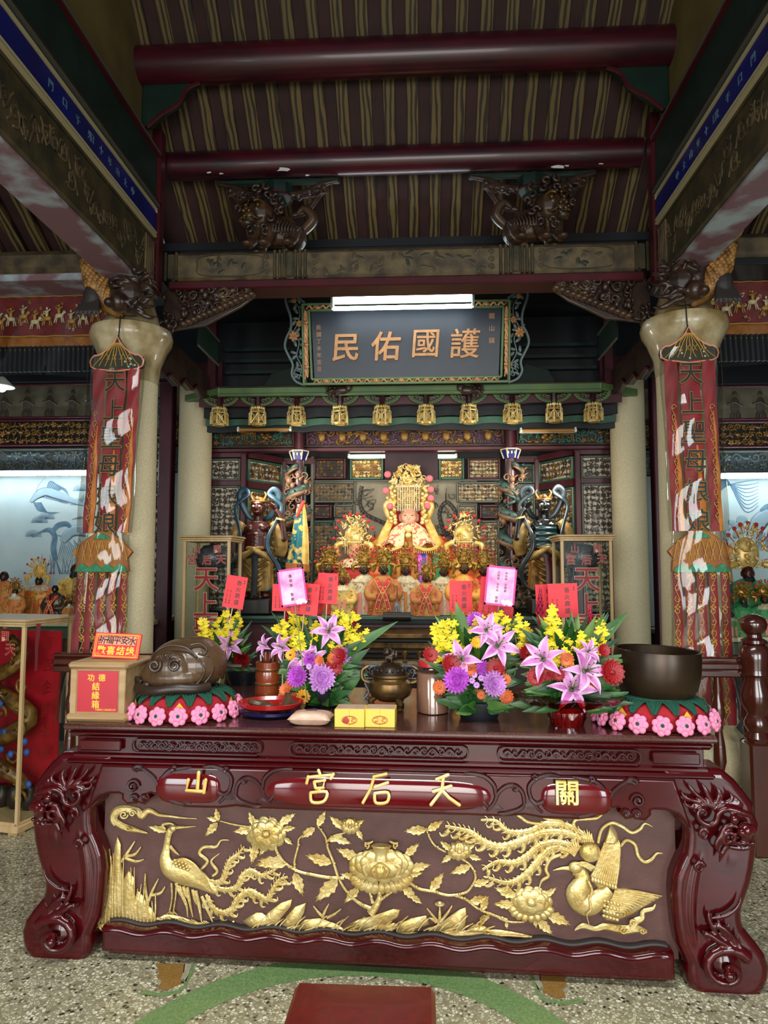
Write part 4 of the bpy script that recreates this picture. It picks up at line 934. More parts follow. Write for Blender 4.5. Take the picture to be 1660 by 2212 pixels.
# ---- crocheted cushions
def cushion(loc, label, off, sx=1):
    t = thing('crochet_cushion', label, 'cushion', loc, (0, 0, 0), 'crocheted cushions under the temple instruments'); R = .195
    B().lathe([(.001, .004), (R*.9, .004), (R*1.02, .03), (R*1.0, .06), (R*.9, .085), (R*.7, .098), (.001, .1)], 40).build('pad', G('wool_red'), t, smooth=180)
    b = B(); n = 16
    prof = lambda u: (R*(.7+.35*sin(u*pi/2)), .104*cos(u*1.2)+.004)
    for k in range(n):
        a0 = 2*pi*k/n+off
        def f(i, j):
            u = j*.74; r, z = prof(u); a = a0+(i-.5)*(2*pi/n)*(1.0-j*.92); return V(((r+.003)*cos(a), (r+.003)*sin(a), z))
        b.grid(f, 4, 6)
        for s in (-1, 1):
            for w in (0, 1): b.tube([f(.5+s*.5*(1-w*.45), j/6) for j in range(7)], .0045, 5)
    b.lathe([(R*.71, .107), (R*.6, .108), (.001, .104)], 40)
    for rr, z in ((.7, .106), (.62, .109)): b.tube([(R*rr*cos(a*pi/20), R*rr*sin(a*pi/20), z) for a in range(40)], .008, 6, closed=True)
    b.build('net_cover', G('wool_green'), t)
    for k in range(0, n, 3):
        a = 2*pi*(k+.5)/n+off
        B().add([((R*1.045)*cos(a+x), (R*1.045)*sin(a+x), .06+z) for x, z in ((0, -.022), (.1, 0), (0, .024), (-.1, 0))], [(0, 1, 2, 3)]).build('diamond_patch', G('wool_yellow'), t, smooth=0)
    fb = B()
    for k in range(7): a = 2*pi*k/7; fb.ell((.018*cos(a), -.004, .018*sin(a)), (.0125, .008, .0115), 10, 7, 0, Euler((0, -a, 0)))
    for k in range(7): a = 2*pi*(k+.5)/7; fb.ell((.0105*cos(a), -.010, .0105*sin(a)), (.0075, .006, .007), 8, 6, 0, Euler((0, -a, 0)))
    fb.ell((0, -.0125, 0), (.006, .004, .006), 8, 6, 1)
    m_ = 17; f0 = None
    for k in range(m_):
        a = 2*pi*k/m_+.1
        if f0 is None: o = f0 = fb.build('crochet_flower', [G('wool_pink'), G('wool_green')], t, smooth=180)
        else: o = f0.copy(); COL.objects.link(o)
        o.scale = (1.25, 1.25, 1.25); o.location = ((R+.024)*cos(a), (R+.024)*sin(a), .034); o.rotation_euler = (radians(-16), 0, a+pi/2)
    return t
pl = on(402, 1569); pr = on(1413, 1592)
CL = V((W(402, 1530, pl.y+.22).x, pl.y+.22, TH)); CR = V((W(1413, 1550, pr.y+.235).x, pr.y+.235, TH))
cushion(CL, 'round crocheted cushion with pink flower rim under the wooden fish', 0); cushion(CR, 'round crocheted cushion with pink flower rim under the bronze bowl', .1)
mat('fish_wood_dark2', '38271a', .35, coat=.3)
# ---- wooden fish drum
wf = thing('wooden_fish', 'large carved brown wooden fish drum resting on a crocheted cushion', 'wooden fish drum', CL+V((-.012, -.01, .088)), (0, 0, 0)); wf.scale = (.9, .9, .88)
b = B()
b.ell((.02, .02, .135), (.178, .15, .125), 28, 18); b.ell((-.02, 0, .09), (.17, .16, .085), 28, 14); b.ell((.05, .02, .15), (.135, .135, .115), 24, 14)
b.ell((-.02, -.1, .125), (.092, .062, .085), 24, 14)
wb = b.build('body', G('fish_wood'), wf, smooth=180); fuse(wb, .004, 1)
b = B()
for s in (-1, 1): b.tube([(-.03+s*.045+.03*(1-i/24)*cos(.6+s*i*.5), -.166+.0006*i, .15+.03*(1-i/24)*sin(.6+s*i*.5)) for i in range(20)], .0075, 6)
for pts in (((-.13, -.09, .12), (-.09, -.125, .2), (-.03, -.12, .235), (.05, -.115, .225), (.1, -.11, .18)), ((.1, -.11, .18), (.13, -.1, .12), (.1, -.13, .06), (.02, -.15, .035)), ((-.03, -.16, .19), (-.02, -.15, .2), (-.005, -.158, .188)), ((.06, -.1, .235), (.1, -.08, .24), (.13, -.07, .215), (.12, -.085, .19), (.1, -.095, .2)), ((.13, -.08, .19), (.16, -.06, .15), (.155, -.08, .1), (.13, -.11, .06))): b.tube(spl(pts, 5), .005, 6)
for k in range(5): b.tube(spl([(-.03+(k-2)*.006, -.16, .178), (-.03+(k-2)*.012, -.155, .195), (-.03+(k-2)*.02, -.15, .2)]), .003, 5)
b.build('carved_relief', G('fish_wood_dark2'), wf, smooth=180)
b = B()
b.tube(spl([(-.19, -.06, .04), (-.14, -.13, .035), (-.06, -.165, .04), (.03, -.165, .05), (.1, -.14, .045), (.155, -.09, .05)]), [.022]*31, 10, flat=.8)
for k in range(9): x = -.16+k*.035; b.ell((x, -.15+.0+abs(k-4)**2*.003, .045+.012*sin(k*2)), (.022, .016, .018), 10, 7)
b.tube(spl([(-.16, -.08, .06), (-.2, -.06, .075), (-.21, -.05, .05)]), [.014]*8+[.01]*2+[.004], 8)
fb_ = b.build('carved_band', G('fish_wood_dark'), wf); fuse(fb_, .004, 1)
# mallet behind the fish
ml = thing('fish_mallet', 'wooden mallet with round dark head lying behind the wooden fish', 'mallet', CL+V((-.235, .09, .02)))
B().ell((0, 0, .16), (.034, .034, .034), 16, 10).build('head', G('fish_wood_dark'), ml); B().tube([(0.02, 0, .16), (.44, .02, .165)], .008, 8).build('handle', G('fish_wood_dark'), ml)
# ---- singing bowl
sb = B().lathe([(.001, 0), (.09, .002), (.13, .012), (.152, .045), (.163, .1), (.164, .165), (.16, .188), (.157, .19), (.153, .186), (.154, .16), (.15, .1), (.13, .03), (.001, .02)], 48)
o = sb.build('singing_bowl', G('bronze'), None, CR+V((.012, 0, .098)), (radians(1), radians(2.2), 0)); tag(o, 'dark bronze standing bell bowl resting on a crocheted cushion at the right', 'singing bowl')
# small clear wrapper standing by the right cushion
q0 = CR+V((.2, .12, 0))
# ---- water bottles behind the box
for k, (px, dy) in enumerate(((318, .33), (332, .36), (346, .33), (356, .37))):
    q_ = on(px, 1500); t = thing('water_bottle', 'small white capped water bottle standing between donation box and wooden fish', 'bottle', (q_.x, 3.22+dy-.33, TH), group='small water bottles behind the donation box')
    B().lathe([(.001, 0), (.024, .002), (.026, .02), (.026, .12), (.018, .15), (.013, .16), (.013, .17)], 16).build('body', G('water_bottle'), t); B().lathe([(.015, .168), (.015, .192), (.001, .194)], 14).build('cap', G('white_paint'), t); B().lathe([(.0265, .1), (.0265, .13)], 16).build('label_band', G('paper_yellow'), t)
# ---- divination stick holder and sticks
p = on(571, 1530); sh_ = thing('stick_holder', 'turned red brown wooden pot holding divination sticks', 'stick holder', (p.x, p.y+.07, TH))
prof = [(.052, 0), (.058, .006), (.058, .02), (.05, .026), (.054, .04), (.057, .065), (.054, .09), (.056, .094), (.056, .1), (.053, .104), (.056, .125), (.054, .15), (.057, .154), (.057, .16), (.053, .165), (.055, .19), (.05, .192), (.046, .18), (.046, .02), (.001, .02)]
B().lathe(prof, 32).build('pot', G('turned_wood'), sh_)
for z in (.097, .157, .028): B().lathe([(.0565, z-.004), (.058, z), (.0565, z+.004)], 32).build('ring_band', G('bronze_light'), sh_)
random.seed(12); s0 = None
for k in range(16):
    a = random.uniform(0, 6.28); r = random.uniform(.004, .034); lp_ = (p.x+r*cos(a), p.y+.07+r*sin(a), TH+.022)
    if s0 is None: s0 = B().box((0, 0, .106), (.0085, .003, .212), 0, .001).build('divination_stick', G('turned_wood')); tag(s0, 'dark reddish stick among those standing in the turned wooden pot', 'divination stick', 'divination sticks in the turned pot'); o = s0
    else: o = s0.copy(); COL.objects.link(o)
    o.location = lp_; o.rotation_euler = (random.uniform(-.05, .05), .9*r*cos(a)*3, random.uniform(-.5, .5)); o.scale.z = random.uniform(.92, 1.05)
# ---- dish of moon blocks
p = on(570, 1561); pc = V((p.x, p.y+.135, TH)); DS = (1, .82)
o = B().lathe([(.001, .002), (.09, .002), (.125, .014), (.132, .026), (.128, .027), (.12, .02), (.001, .012)], 40, sy=.85).build('blue_dish', G('dish_blue'), None, pc); tag(o, 'dark blue lacquer dish under the red dish', 'dish')
o = B().lathe([(.001, .0), (.09, .0), (.125, .012), (.136, .03), (.133, .031), (.122, .017), (.001, .008)], 40, sy=.85).build('red_dish', G('dish_red'), None, pc+V((0, 0, .0285)), (0, 0, 0)); tag(o, 'red lacquer dish holding brown moon blocks', 'dish')
def moon(loc, rot, s, label):
    b = B()
    def f(i, j):
        a = pi*i; cx = .045*cos(a); w = .02*sin(a)**.7+.001; t = 2*pi*j
        return V((cx, -.028*sin(a)+w*cos(t), .012+max(-.011, .016*sin(t)*sin(a)**.5)))
    b.grid(f, 16, 12); o = b.build('moon_block', G('fish_wood'), None, loc, rot, smooth=60); o.scale = (s, s, s); tag(o, label, 'divination block', 'moon blocks in the red dish')
for (x, y, z, r, s, l) in ((-.055, .0, .04, (.1, .25, .5), 1.1, 'flat crescent moon block leaning at the left of the red dish'), (.03, .02, .045, (.5, -.5, 1.3), 1.2, 'largest shiny moon block standing up in the red dish'), (.07, -.005, .04, (.3, -.1, 2.2), 1, 'rounded moon block at the right inside the red dish'), (-.005, -.03, .036, (0, 0, -.3), .8, 'pale small moon block lying at the front of the red dish')): moon(pc+V((x, y, z)), r, s, l)
# ---- bag of powder
p = on(668, 1571); t = thing('powder_bag', 'clear plastic bag of pale pink powder on the table top', 'bag', (p.x, p.y+.055, TH), (0, 0, -.05))
def pil(i, j, s, rx=.078, ry=.05):
    a, c = i*2-1, j*2-1; e = max(0, (1-a**4)*(1-c**4))**.5; return V((rx*a*(1+.08*c*c), ry*c*(1+.1*a*a), .026+s*.026*e))
b = B(); b.grid(lambda i, j: pil(i, j, 1), 16, 12); b.grid(lambda i, j: pil(1-i, j, -1), 16, 12); b.build('bag', G('bag'), t, smooth=180)
b = B(); b.grid(lambda i, j: V((-.02+.1*i, .02+.05*j, .045-.01*i+.006*sin(9*i)*j)), 10, 4); b.build('loose_film', G('film'), t, smooth=180)
B().box((.0, .012, .0525), (.045, .03, .0016)).build('label_sticker', G('fish_wood'), t)
# ---- two yellow boxes
for k, (px, lb) in enumerate(((756, 'yellow carton with a half red oval mark beside the powder bag'), (822, 'yellow carton with a brown oval mark in front of the bronze censer'))):
    p = on(px, 1572); t = thing('incense_carton', lb, 'carton', (p.x, p.y+.052, TH), (0, 0, radians(-2)), 'yellow cartons at the front of the table')
    B().box((0, 0, .034), (.116, .1, .068), 0, .002).build('carton', G('paper_yellow'), t)
    b = B(); b.box((0, 0, .0685), (.108, .09, .0014)); b.build('printed_lid', G('bag'), t, smooth=0)
    b = B(); 
    for r_ in (1, .86): b.tube([(.03*r_*cos(a*pi/16), -.0505, .028+.0155*r_*sin(a*pi/16)) for a in range(32)], .001, 4, closed=True)
    for s in (-1, 1):
        for i in range(5): b.tube(spl([(s*.013+.008*sin(i*2+s), -.0506, .02+i*.004), (s*.013+.007*cos(i*3), -.0506, .022+i*.004), (s*.013-.007*cos(i*1.3), -.0506, .021+i*.0045)], 3), .0009, 4)
    if k == 0: b.ell((-.014, -.0503, .026), (.0135, .001, .012), 16, 8)
    b.build('oval_mark', G('brand_red'), t)
    B().box((0, -.0502, .034), (.0008, .0008, .066)).build('seam', G('gold_dull'), t, smooth=0)
# ---- bronze tripod censer with a pierced lion lid
p = on(842, 1541); t = thing('bronze_censer', 'round bronze tripod censer with pierced lid and lion knob', 'incense burner', (p.x, p.y+.09, TH))
B().lathe([(.001, .035), (.05, .038), (.085, .06), (.094, .088), (.09, .115), (.074, .128), (.074, .134), (.083, .142), (.081, .15), (.07, .15)], 36).build('bowl', G('bronze_light'), t)
for k in range(3):
    a = -pi/2+k*2*pi/3+.5; B().tube(spl([(.06*cos(a), .06*sin(a), .055), (.085*cos(a), .085*sin(a), .035), (.078*cos(a), .078*sin(a), .015), (.09*cos(a), .09*sin(a), .003)]), [.014]*7+[.012]*5+[.013]*4, 8).build('leg', G('bronze_light'), t)
for s in (-1, 1): B().tube(spl([(s*.078, 0, .11), (s*.118, 0, .125), (s*.122, 0, .165), (s*.095, 0, .185)]), .008, 8).build('ear_handle', G('bronze_light'), t)
b = B().lathe([(.078, .15), (.074, .162), (.062, .182), (.042, .196), (.02, .202), (.001, .203)], 32); b.build('lid', G('bronze'), t)
b = B()
for k in range(18): a = 2*pi*k/18; b.ell((.07*cos(a), .07*sin(a), .17), (.007, .007, .009), 8, 6)
b.build('lid_opening', G('black_paint'), t)
b = B(); b.ell((0, 0, .22), (.024, .02, .02)); b.ell((-.014, -.008, .243), (.017, .016, .017)); b.ell((.012, 0, .236), (.012, .012, .018)); b.ell((-.024, -.012, .24), (.01, .009, .008)); b.ell((.026, 0, .232), (.008, .008, .02))
for s in (-1, 1): b.tube([(s*.012-.006, -.012, .222), (s*.014-.008, -.02, .2)], .006, 6)
for k in range(7): b.ell((-.01+.018*cos(k*.9), .004, .244+.016*sin(k*.9)), .006, 8, 6)
o = b.build('lion_knob', G('bronze'), t); fuse(o, .0025, 1)
# ---- jar of powder with red lid
p = on(936, 1546); t = thing('powder_jar', 'clear plastic jar of pinkish powder with red screw lid', 'jar', (p.x, p.y+.072, TH))
B().lathe([(.001, .002), (.062, .003), (.066, .008), (.066, .165), (.001, .166)], 32).build('powder', G('powder'), t)
B().lathe([(.064, 0), (.0685, .004), (.0685, .175), (.06, .19), (.055, .194)], 32).build('jar_wall', G('plastic_jar'), t)
B().lathe([(.057, .19), (.06, .193), (.06, .215), (.057, .219), (.001, .219)], 40, fn=lambda a, z: 1+.012*(int(a*40/pi) % 2)).build('lid', G('lid_red'), t)
# ---- silver filigree stand with cups beside the censer
p = V((-.05, 3.42, TH)); t = thing('silver_stand', 'silver filigree offering stand behind the bronze censer', 'stand', (p.x-.13, p.y, TH)); b = B()
b.box((.12, 0, .155), (.5, .12, .008), 0, .003); b.build('shelf', G('silver'), t)
for sx in (-.08, .32):
    for sy in (-.045, .045): B().tube(spl([(sx, sy, .155), (sx-.012, sy, .08), (sx+.006, sy, .03), (sx-.012, sy, .004)]), .007, 6).build('leg', G('silver'), t)
b = B(); random.seed(6)
for k in range(22): x = -.08+k*.019; b.tube([(x+.012*(1-i/14)*cos(i*.6+k), -.06, .125+.022*(1-i/14)*sin(i*.6+k)) for i in range(13)], .003, 4)
for z in (.095, .15): b.tube([(-.09, -.06, z), (.33, -.06, z)], .004, 5)
b.build('filigree', G('silver'), t)
c0 = None
for k, x in enumerate((.045, .095, .165, .215)):
    q_ = V((p.x-.13+x, p.y+.01, TH+.16))
    if c0 is None: c0 = B().lathe([(.001, 0), (.014, .001), (.006, .01), (.006, .018), (.016, .03), (.019, .05), (.017, .05), (.014, .032), (.001, .026)], 20).build('offering_cup', G('bronze_light'), None, q_); tag(c0, 'one of the row of small brass cups behind the censer on the silver stand', 'cup', 'brass cups on the silver stand')
    else: o = c0.copy(); COL.objects.link(o); o.location = q_
# ================================================================ flower arrangements and greeting cards
def petal(b, m, L, w, prof, nu=4, nv=6, ms=(0, 1, 1, 0), tip=.85):
    """prof(t) -> (radial, height); m places the petal"""
    vs = []; fs = []; mm = []
    for j in range(nv+1):
        t = j/nv; r, z = prof(t); ww = w*max(.06, sin(pi*min(1, (.12+.88*t)**tip)))
        for i in range(nu+1): a = i/nu*2-1; vs.append(m @ V((r*L, a*ww*.5, z*L+abs(a)**2*w*.12)))
    o = len(b.v); b.v += vs
    for j in range(nv):
        for i in range(nu): b.f.append((o+j*(nu+1)+i, o+j*(nu+1)+i+1, o+(j+1)*(nu+1)+i+1, o+(j+1)*(nu+1)+i)); b.m.append(ms[i])
def lily(par, p, d, s, name='lily'):
    b = B(); base = aim(p, d, s=s, spin=random.uniform(0, 1))
    for k in range(6):
        m = base @ M.Rotation(k*pi/3, 4, 'Z'); o = 0 if k % 2 else .04
        petal(b, m, 1, .42 if k % 2 else .34, lambda t: (.06+.85*t**1.25, .75*t-.0-.62*t**3.2-o))
    o = b.build(name, [G('lily_edge'), G('lily')], par, smooth=180)
    c = B(); c.tube([base @ V((0, 0, 0)), base @ V((.02, 0, .75))], .012*s*2, 5, 0)
    for k in range(6): a = k*pi/3+.3; e = base @ V((.2*cos(a), .2*sin(a), .62)); c.tube([base @ V((0, 0, .1)), base @ V((.1*cos(a), .1*sin(a), .4)), e], .006*s*2, 4, 0); c.ell(e, (.035*s, .035*s, .02*s), 6, 4, 1)
    c.tube([base @ V((0, 0, -.35)), base @ V((0, 0, .06))], [.02*s, .08*s], 6, 2)
    c.build('stamens', [G('leaf_light'), G('fish_wood_dark'), G('leaf_light')], o, smooth=180); return o
def mum(par, p, d, s, m_, name='chrysanthemum'):
    b = B(); base = aim(p, d, s=s)
    for r, (n, L, el) in enumerate(((20, .5, -.05), (20, .49, .2), (18, .45, .45), (16, .4, .7), (13, .33, .95), (8, .26, 1.25))):
        for k in range(n):
            m = base @ M.Rotation(2*pi*k/n+r*.37, 4, 'Z') @ M.Rotation(-el, 4, 'Y')
            petal(b, m, L, .15, lambda t: (t, .3*t*t), 2, 4, (0, 0), 1.5)
    b.ell(base @ V((0, 0, .05)), .16*s, 8, 6); return b.build(name, G(m_), par, smooth=180)
def gerbera(par, p, d, s, m_, eye='fish_wood_dark', name='gerbera', n=14):
    b = B(); base = aim(p, d, s=s)
    for r in range(2):
        for k in range(n): petal(b, base @ M.Rotation(2*pi*(k+r*.5)/n, 4, 'Z') @ M.Rotation(-.12-.2*r, 4, 'Y'), .5-.08*r, .21, lambda t: (.08+.92*t, .1*t-.08*t*t), 2, 5, (0, 0), 1.9)
    o = b.build(name, G(m_), par, smooth=180)
    B().ell(base @ V((0, 0, .03)), (.13*s, .13*s, .07*s), 10, 6).build('eye', G(eye), o, smooth=180); return o
def spray(par, pts, n, sz=.011, name='orchid_spray'):
    S = [V(q) for q in spl([tuple(q) for q in pts], 6)]; b = B(); b.tube(S, [.0028, .0022, .001], 5, 0); L = len(S)
    for k in range(n):
        t = .25+.75*k/n; i = min(L-2, int(t*(L-1))); q = S[i]+V((random.uniform(-1, 1), random.uniform(-1, .4), random.uniform(-1, 1)))*sz*1.6
        b.tube([S[i], q], .0008, 3, 0); base = aim(q, (random.uniform(-.6, .6), -1, random.uniform(-.4, .4)), s=sz*random.uniform(.8, 1.25), spin=random.uniform(-.4, .4))
        fan = [V((0, 0, .1))]+[V((1.25*cos(a)*(1+.12*(j % 2)), -.2+1.0*sin(a)*(1+.12*(j % 2)), .15*(j % 2))) for j, a in enumerate([-.25-2.64*j/8 for j in range(9)])]
        b.add([base @ v for v in fan], [(0, j, j+1) for j in range(1, 9)], 1)
        for a in (.5, 1.57, 2.64): e = V((cos(a), sin(a), 0)); w_ = V((-sin(a), cos(a), 0)); b.add([base @ (e*.05), base @ (e*.5+w_*.28), base @ (e*.95), base @ (e*.5-w_*.28)], [(0, 1, 2, 3)], 1)
    return b.build(name, [G('leaf_light'), G('orchid_yellow')], par, smooth=0)
def ginger(par, p, d, s, name='red_ginger'):
    b = B(); base = aim(p, d, s=s)
    for r in range(8):
        for k in range(6): m = base @ M.Translation((0, 0, r*.125)) @ M.Rotation(k*pi/3+r*.5, 4, 'Z') @ M.Rotation(-(.5+.07*r), 4, 'Y'); petal(b, m, .3*(1-.06*r), .17*(1-.05*r), lambda t: (t, .35*t*t), 2, 4, (0, 0), .7)
    b.tube([base @ V((0, 0, -.4)), base @ V((0, 0, 1))], .04*s, 6); return b.build(name, G('ginger'), par, smooth=180)
def blade(b, p, q, w, sag=.1, m=0, nv=8):
    p, q = V(p), V(q); d = q-p; L = d.length; side = d.cross(V((0, -1, .25))).normalized(); up = side.cross(d).normalized()
    if up.z < 0: up = -up
    vs = []; fs = []
    for j in range(nv+1):
        t = j/nv; c = p+d*t+up*(sag*L*4*t*(1-t)); ww = w*max(.04, sin(pi*min(1, (.06+.94*t)**.75)))*.5
        vs += [c-side*ww+up*ww*.3, c, c+side*ww+up*ww*.3]
    for j in range(nv):
        for i in range(2): fs.append((j*3+i, j*3+i+1, j*3+i+4, j*3+i+3))
    b.add(vs, fs, m)
def filler(t, f, o, boxes):
    for (x0, x1, y0, y1, n, d) in boxes:
        for k in range(n):
            x, y = random.uniform(x0, x1), random.uniform(y0, y1); q = f(x, y, d+random.uniform(-.04, .05)); c_ = f((x0+x1)/2, y1+30, d)
            spray(t, [c_*.5+q*.5+V((0, .02, 0)), q*.8+c_*.2, q], 7, .0135)
def bush(par, c, r, n, w=.035, m_=('leaf', 'leaf_dark', 'leaf_light'), up=.25, name='foliage'):
    b = B(); c = V(c)
    for k in range(n):
        a = random.uniform(0, 2*pi); e = random.uniform(-.35, .95); d = V((cos(a)*cos(e), sin(a)*cos(e)*.8, sin(e)+up*.3)); p = c+V((d.x*r[0]*.25, d.y*r[1]*.25, d.z*r[2]*.2)); L = random.uniform(.7, 1.1)
        q = c+V((d.x*r[0]*L, d.y*r[1]*L, d.z*r[2]*L)); blade(b, p, q, w*random.uniform(.7, 1.25), random.uniform(-.05, .14), random.choice((0, 0, 1, 1, 2)), 6)
    return b.build(name, [G(k) for k in m_], par, smooth=180)
def long_leaves(par, items, Y0, o, name='long_leaf'):
    for (x0, y0, x1, y1, w, dy, k) in items:
        b = B(); blade(b, W(x0, y0, Y0)-o, W(x1, y1, Y0+dy)-o, w, .06); b.build(name, G(('leaf', 'leaf_dark', 'leaf_light')[k]), par, smooth=180)
def arr(px, py, dy, label, vessel):
    p = on(px, py); o = V((p.x, p.y+dy, TH)); t = thing('flower_arrangement', label, 'flower arrangement', o)
    f = lambda x, y, d=0: W(x, y, o.y+d)-o
    if vessel == 'pot': B().lathe([(.001, 0), (.075, 0), (.085, .03), (.09, .07), (.08, .075), (.001, .065)], 24).build('pot', G('pot'), t)
    if vessel == 'foil':
        b = B(); b.lathe([(.001, 0), (.06, .001), (.066, .04), (.075, .075), (.001, .07)], 24); b.build('pot', G('dish_red'), t)
        b = B(); b.lathe([(.062, .002), (.07, .03), (.072, .055), (.11, .075), (.18, .095), (.215, .12)], 48, fn=lambda a, z: 1+.09*sin(a*9)*min(1, z*14)+.05*sin(a*17+z*60)); b.build('cellophane_wrap', G('cellophane'), t, smooth=25)
    return t, o, f
random.seed(21)
# left arrangement, behind the wooden fish
t, o, f = arr(490, 1500, .32, 'small bouquet of lilies and yellow orchids behind the wooden fish', 'pot')
bush(t, f(490, 1430), (.16, .13, .22), 80); filler(t, f, o, ((430, 520, 1325, 1375, 7, -.03),)); long_leaves(t, ((480, 1440, 430, 1345, .03, 0, 0), (500, 1420, 545, 1340, .035, .02, 1), (495, 1400, 520, 1325, .04, .03, 0), (480, 1400, 470, 1330, .03, .02, 2), (510, 1460, 560, 1400, .03, 0, 1), (500, 1480, 548, 1470, .03, -.05, 1)), o.y, o)
lily(t, f(495, 1395, -.05), (.35, -.9, .3), .09); mum(t, f(522, 1425, -.04), (.3, -1, .1), .09, 'gerbera_red'); 
for pts in (((480, 1430), (470, 1360), (435, 1335)), ((485, 1430), (480, 1350), (490, 1318)), ((490, 1430), (505, 1360), (520, 1325)), ((485, 1430), (465, 1380), (445, 1365)), ((490, 1440), (500, 1390), (515, 1350))): spray(t, [f(*q) for q in pts], 11, .015)
# second: left of the censer
t, o, f = arr(690, 1532, .1, 'tall flower arrangement with violet chrysanthemums between stick pot and censer', 'pot')
bush(t, f(690, 1440), (.21, .15, .24), 120); bush(t, f(690, 1475, -.05), (.17, .1, .14), 60, .04); bush(t, f(700, 1510, -.05), (.15, .1, .08), 50, .035); filler(t, f, o, ((600, 660, 1335, 1385, 6, -.03), (640, 690, 1350, 1400, 5, -.05), (720, 775, 1325, 1400, 6, -.02)))
long_leaves(t, ((690, 1440, 565, 1350, .045, .05, 1), (690, 1440, 585, 1320, .04, .06, 1), (690, 1430, 620, 1330, .045, .05, 0), (710, 1430, 745, 1315, .035, .04, 0), (720, 1430, 860, 1342, .05, .02, 0), (690, 1430, 665, 1315, .035, .03, 2), (700, 1420, 700, 1310, .03, .05, 2), (735, 1450, 800, 1400, .05, 0, 1), (740, 1500, 790, 1440, .05, 0, 0), (730, 1520, 755, 1508, .05, -.06, 2), (650, 1470, 610, 1420, .04, -.02, 1)), o.y, o)
for x, y, dx, s in ((612, 1400, -.5, .075), (655, 1425, -.3, .085), (675, 1425, .1, .09), (710, 1365, .2, .095), (575, 1395, -.7, .06)): lily(t, f(x, y, -.06), (dx, -.85, .35), s)
mum(t, f(645, 1462, -.13), (-.3, -1, .3), .1, 'mum_violet'); mum(t, f(695, 1466, -.14), (.3, -1, .35), .12, 'mum_lilac'); mum(t, f(670, 1425, -.1), (0, -1, .2), .06, 'mum_violet'); mum(t, f(740, 1415, -.03), (.4, -1, .1), .08, 'mum_lilac')
for x, y, s, m_ in ((732, 1418, .085, 'gerbera_red'), (722, 1440, .085, 'gerbera_red'), (655, 1505, .066, 'gerbera_gold'), (616, 1490, .055, 'gerbera_orange'), (627, 1478, .05, 'gerbera_orange'), (635, 1508, .05, 'gerbera_orange'), (610, 1505, .045, 'gerbera_orange'), (690, 1428, .05, 'gerbera_orange'), (718, 1422, .05, 'gerbera_orange'), (628, 1415, .05, 'gerbera_gold')): gerbera(t, f(x, y, -.11), (random.uniform(-.4, .4), -1, .3), s, m_, 'fish_wood_dark' if m_ == 'gerbera_gold' else m_)
for x, y in ((680, 1487), (697, 1493), (668, 1440), (685, 1440)): gerbera(t, f(x, y, -.12), (0, -1, .2), .03, 'bract_pink', 'lily_throat', 'daisy', 9)
ginger(t, f(618, 1345), (0, 0, 1), .075); ginger(t, f(765, 1352), (.1, 0, 1), .08)
for pts in (((690, 1440), (620, 1370), (600, 1340)), ((690, 1440), (640, 1350), (625, 1325)), ((690, 1440), (655, 1390), (640, 1370)), ((700, 1440), (675, 1385), (650, 1375)), ((700, 1440), (690, 1370), (680, 1350)), ((690, 1440), (680, 1400), (665, 1390)), ((700, 1400), (725, 1325), (750, 1325), (765, 1370), (755, 1405)), ((720, 1430), (770, 1390), (790, 1372)), ((690, 1400), (660, 1340), (630, 1335)), ((720, 1410), (745, 1360), (735, 1325))): spray(t, [f(*q) for q in pts], 10, .015)
for pts in (((735, 1480), (760, 1440), (752, 1380), (730, 1320)), ((615, 1480), (605, 1430))):
    B().tube(spl([tuple(f(*q)) for q in pts], 5), .0045, 6).build('bent_stem', G('leaf_light'), t)
# third: right of the powder jar
t, o, f = arr(1040, 1562, .1, 'tall flower arrangement with pink lilies right of the powder jar', 'pot')
bush(t, f(1035, 1440), (.2, .15, .25), 120); bush(t, f(1035, 1480, -.05), (.17, .1, .14), 60, .04); bush(t, f(1035, 1525, -.06), (.16, .1, .09), 60, .038); filler(t, f, o, ((940, 1000, 1335, 1410, 7, -.03), (1030, 1140, 1335, 1370, 6, -.04), (1110, 1140, 1350, 1400, 3, -.02)))
long_leaves(t, ((1010, 1430, 940, 1330, .045, .05, 2), (1010, 1400, 985, 1300, .06, .04, 2), (1015, 1400, 1020, 1320, .04, .03, 0), (1000, 1450, 925, 1385, .04, .02, 1), (1060, 1430, 1115, 1335, .05, .04, 0), (1070, 1430, 1150, 1380, .05, .05, 1), (1000, 1470, 905, 1420, .035, 0, 0), (1070, 1520, 1100, 1540, .045, -.08, 2), (1060, 1500, 1095, 1480, .04, -.05, 0), (1010, 1520, 985, 1545, .04, -.07, 1), (1060, 1440, 1080, 1330, .04, .05, 1)), o.y, o)
for x, y, dx, s in ((1075, 1395, .15, .105), (1050, 1362, .1, .085), (1000, 1425, -.3, .095)): lily(t, f(x, y, -.09), (dx, -.9, .3), s)
mum(t, f(988, 1470, -.14), (-.3, -1, .3), .11, 'mum_violet'); mum(t, f(1065, 1478, -.15), (.4, -1, .3), .105, 'mum_lilac'); mum(t, f(1045, 1445, -.1), (.1, -1, .2), .07, 'mum_violet'); mum(t, f(1028, 1342), (0, -.8, .6), .08, 'mum_violet')
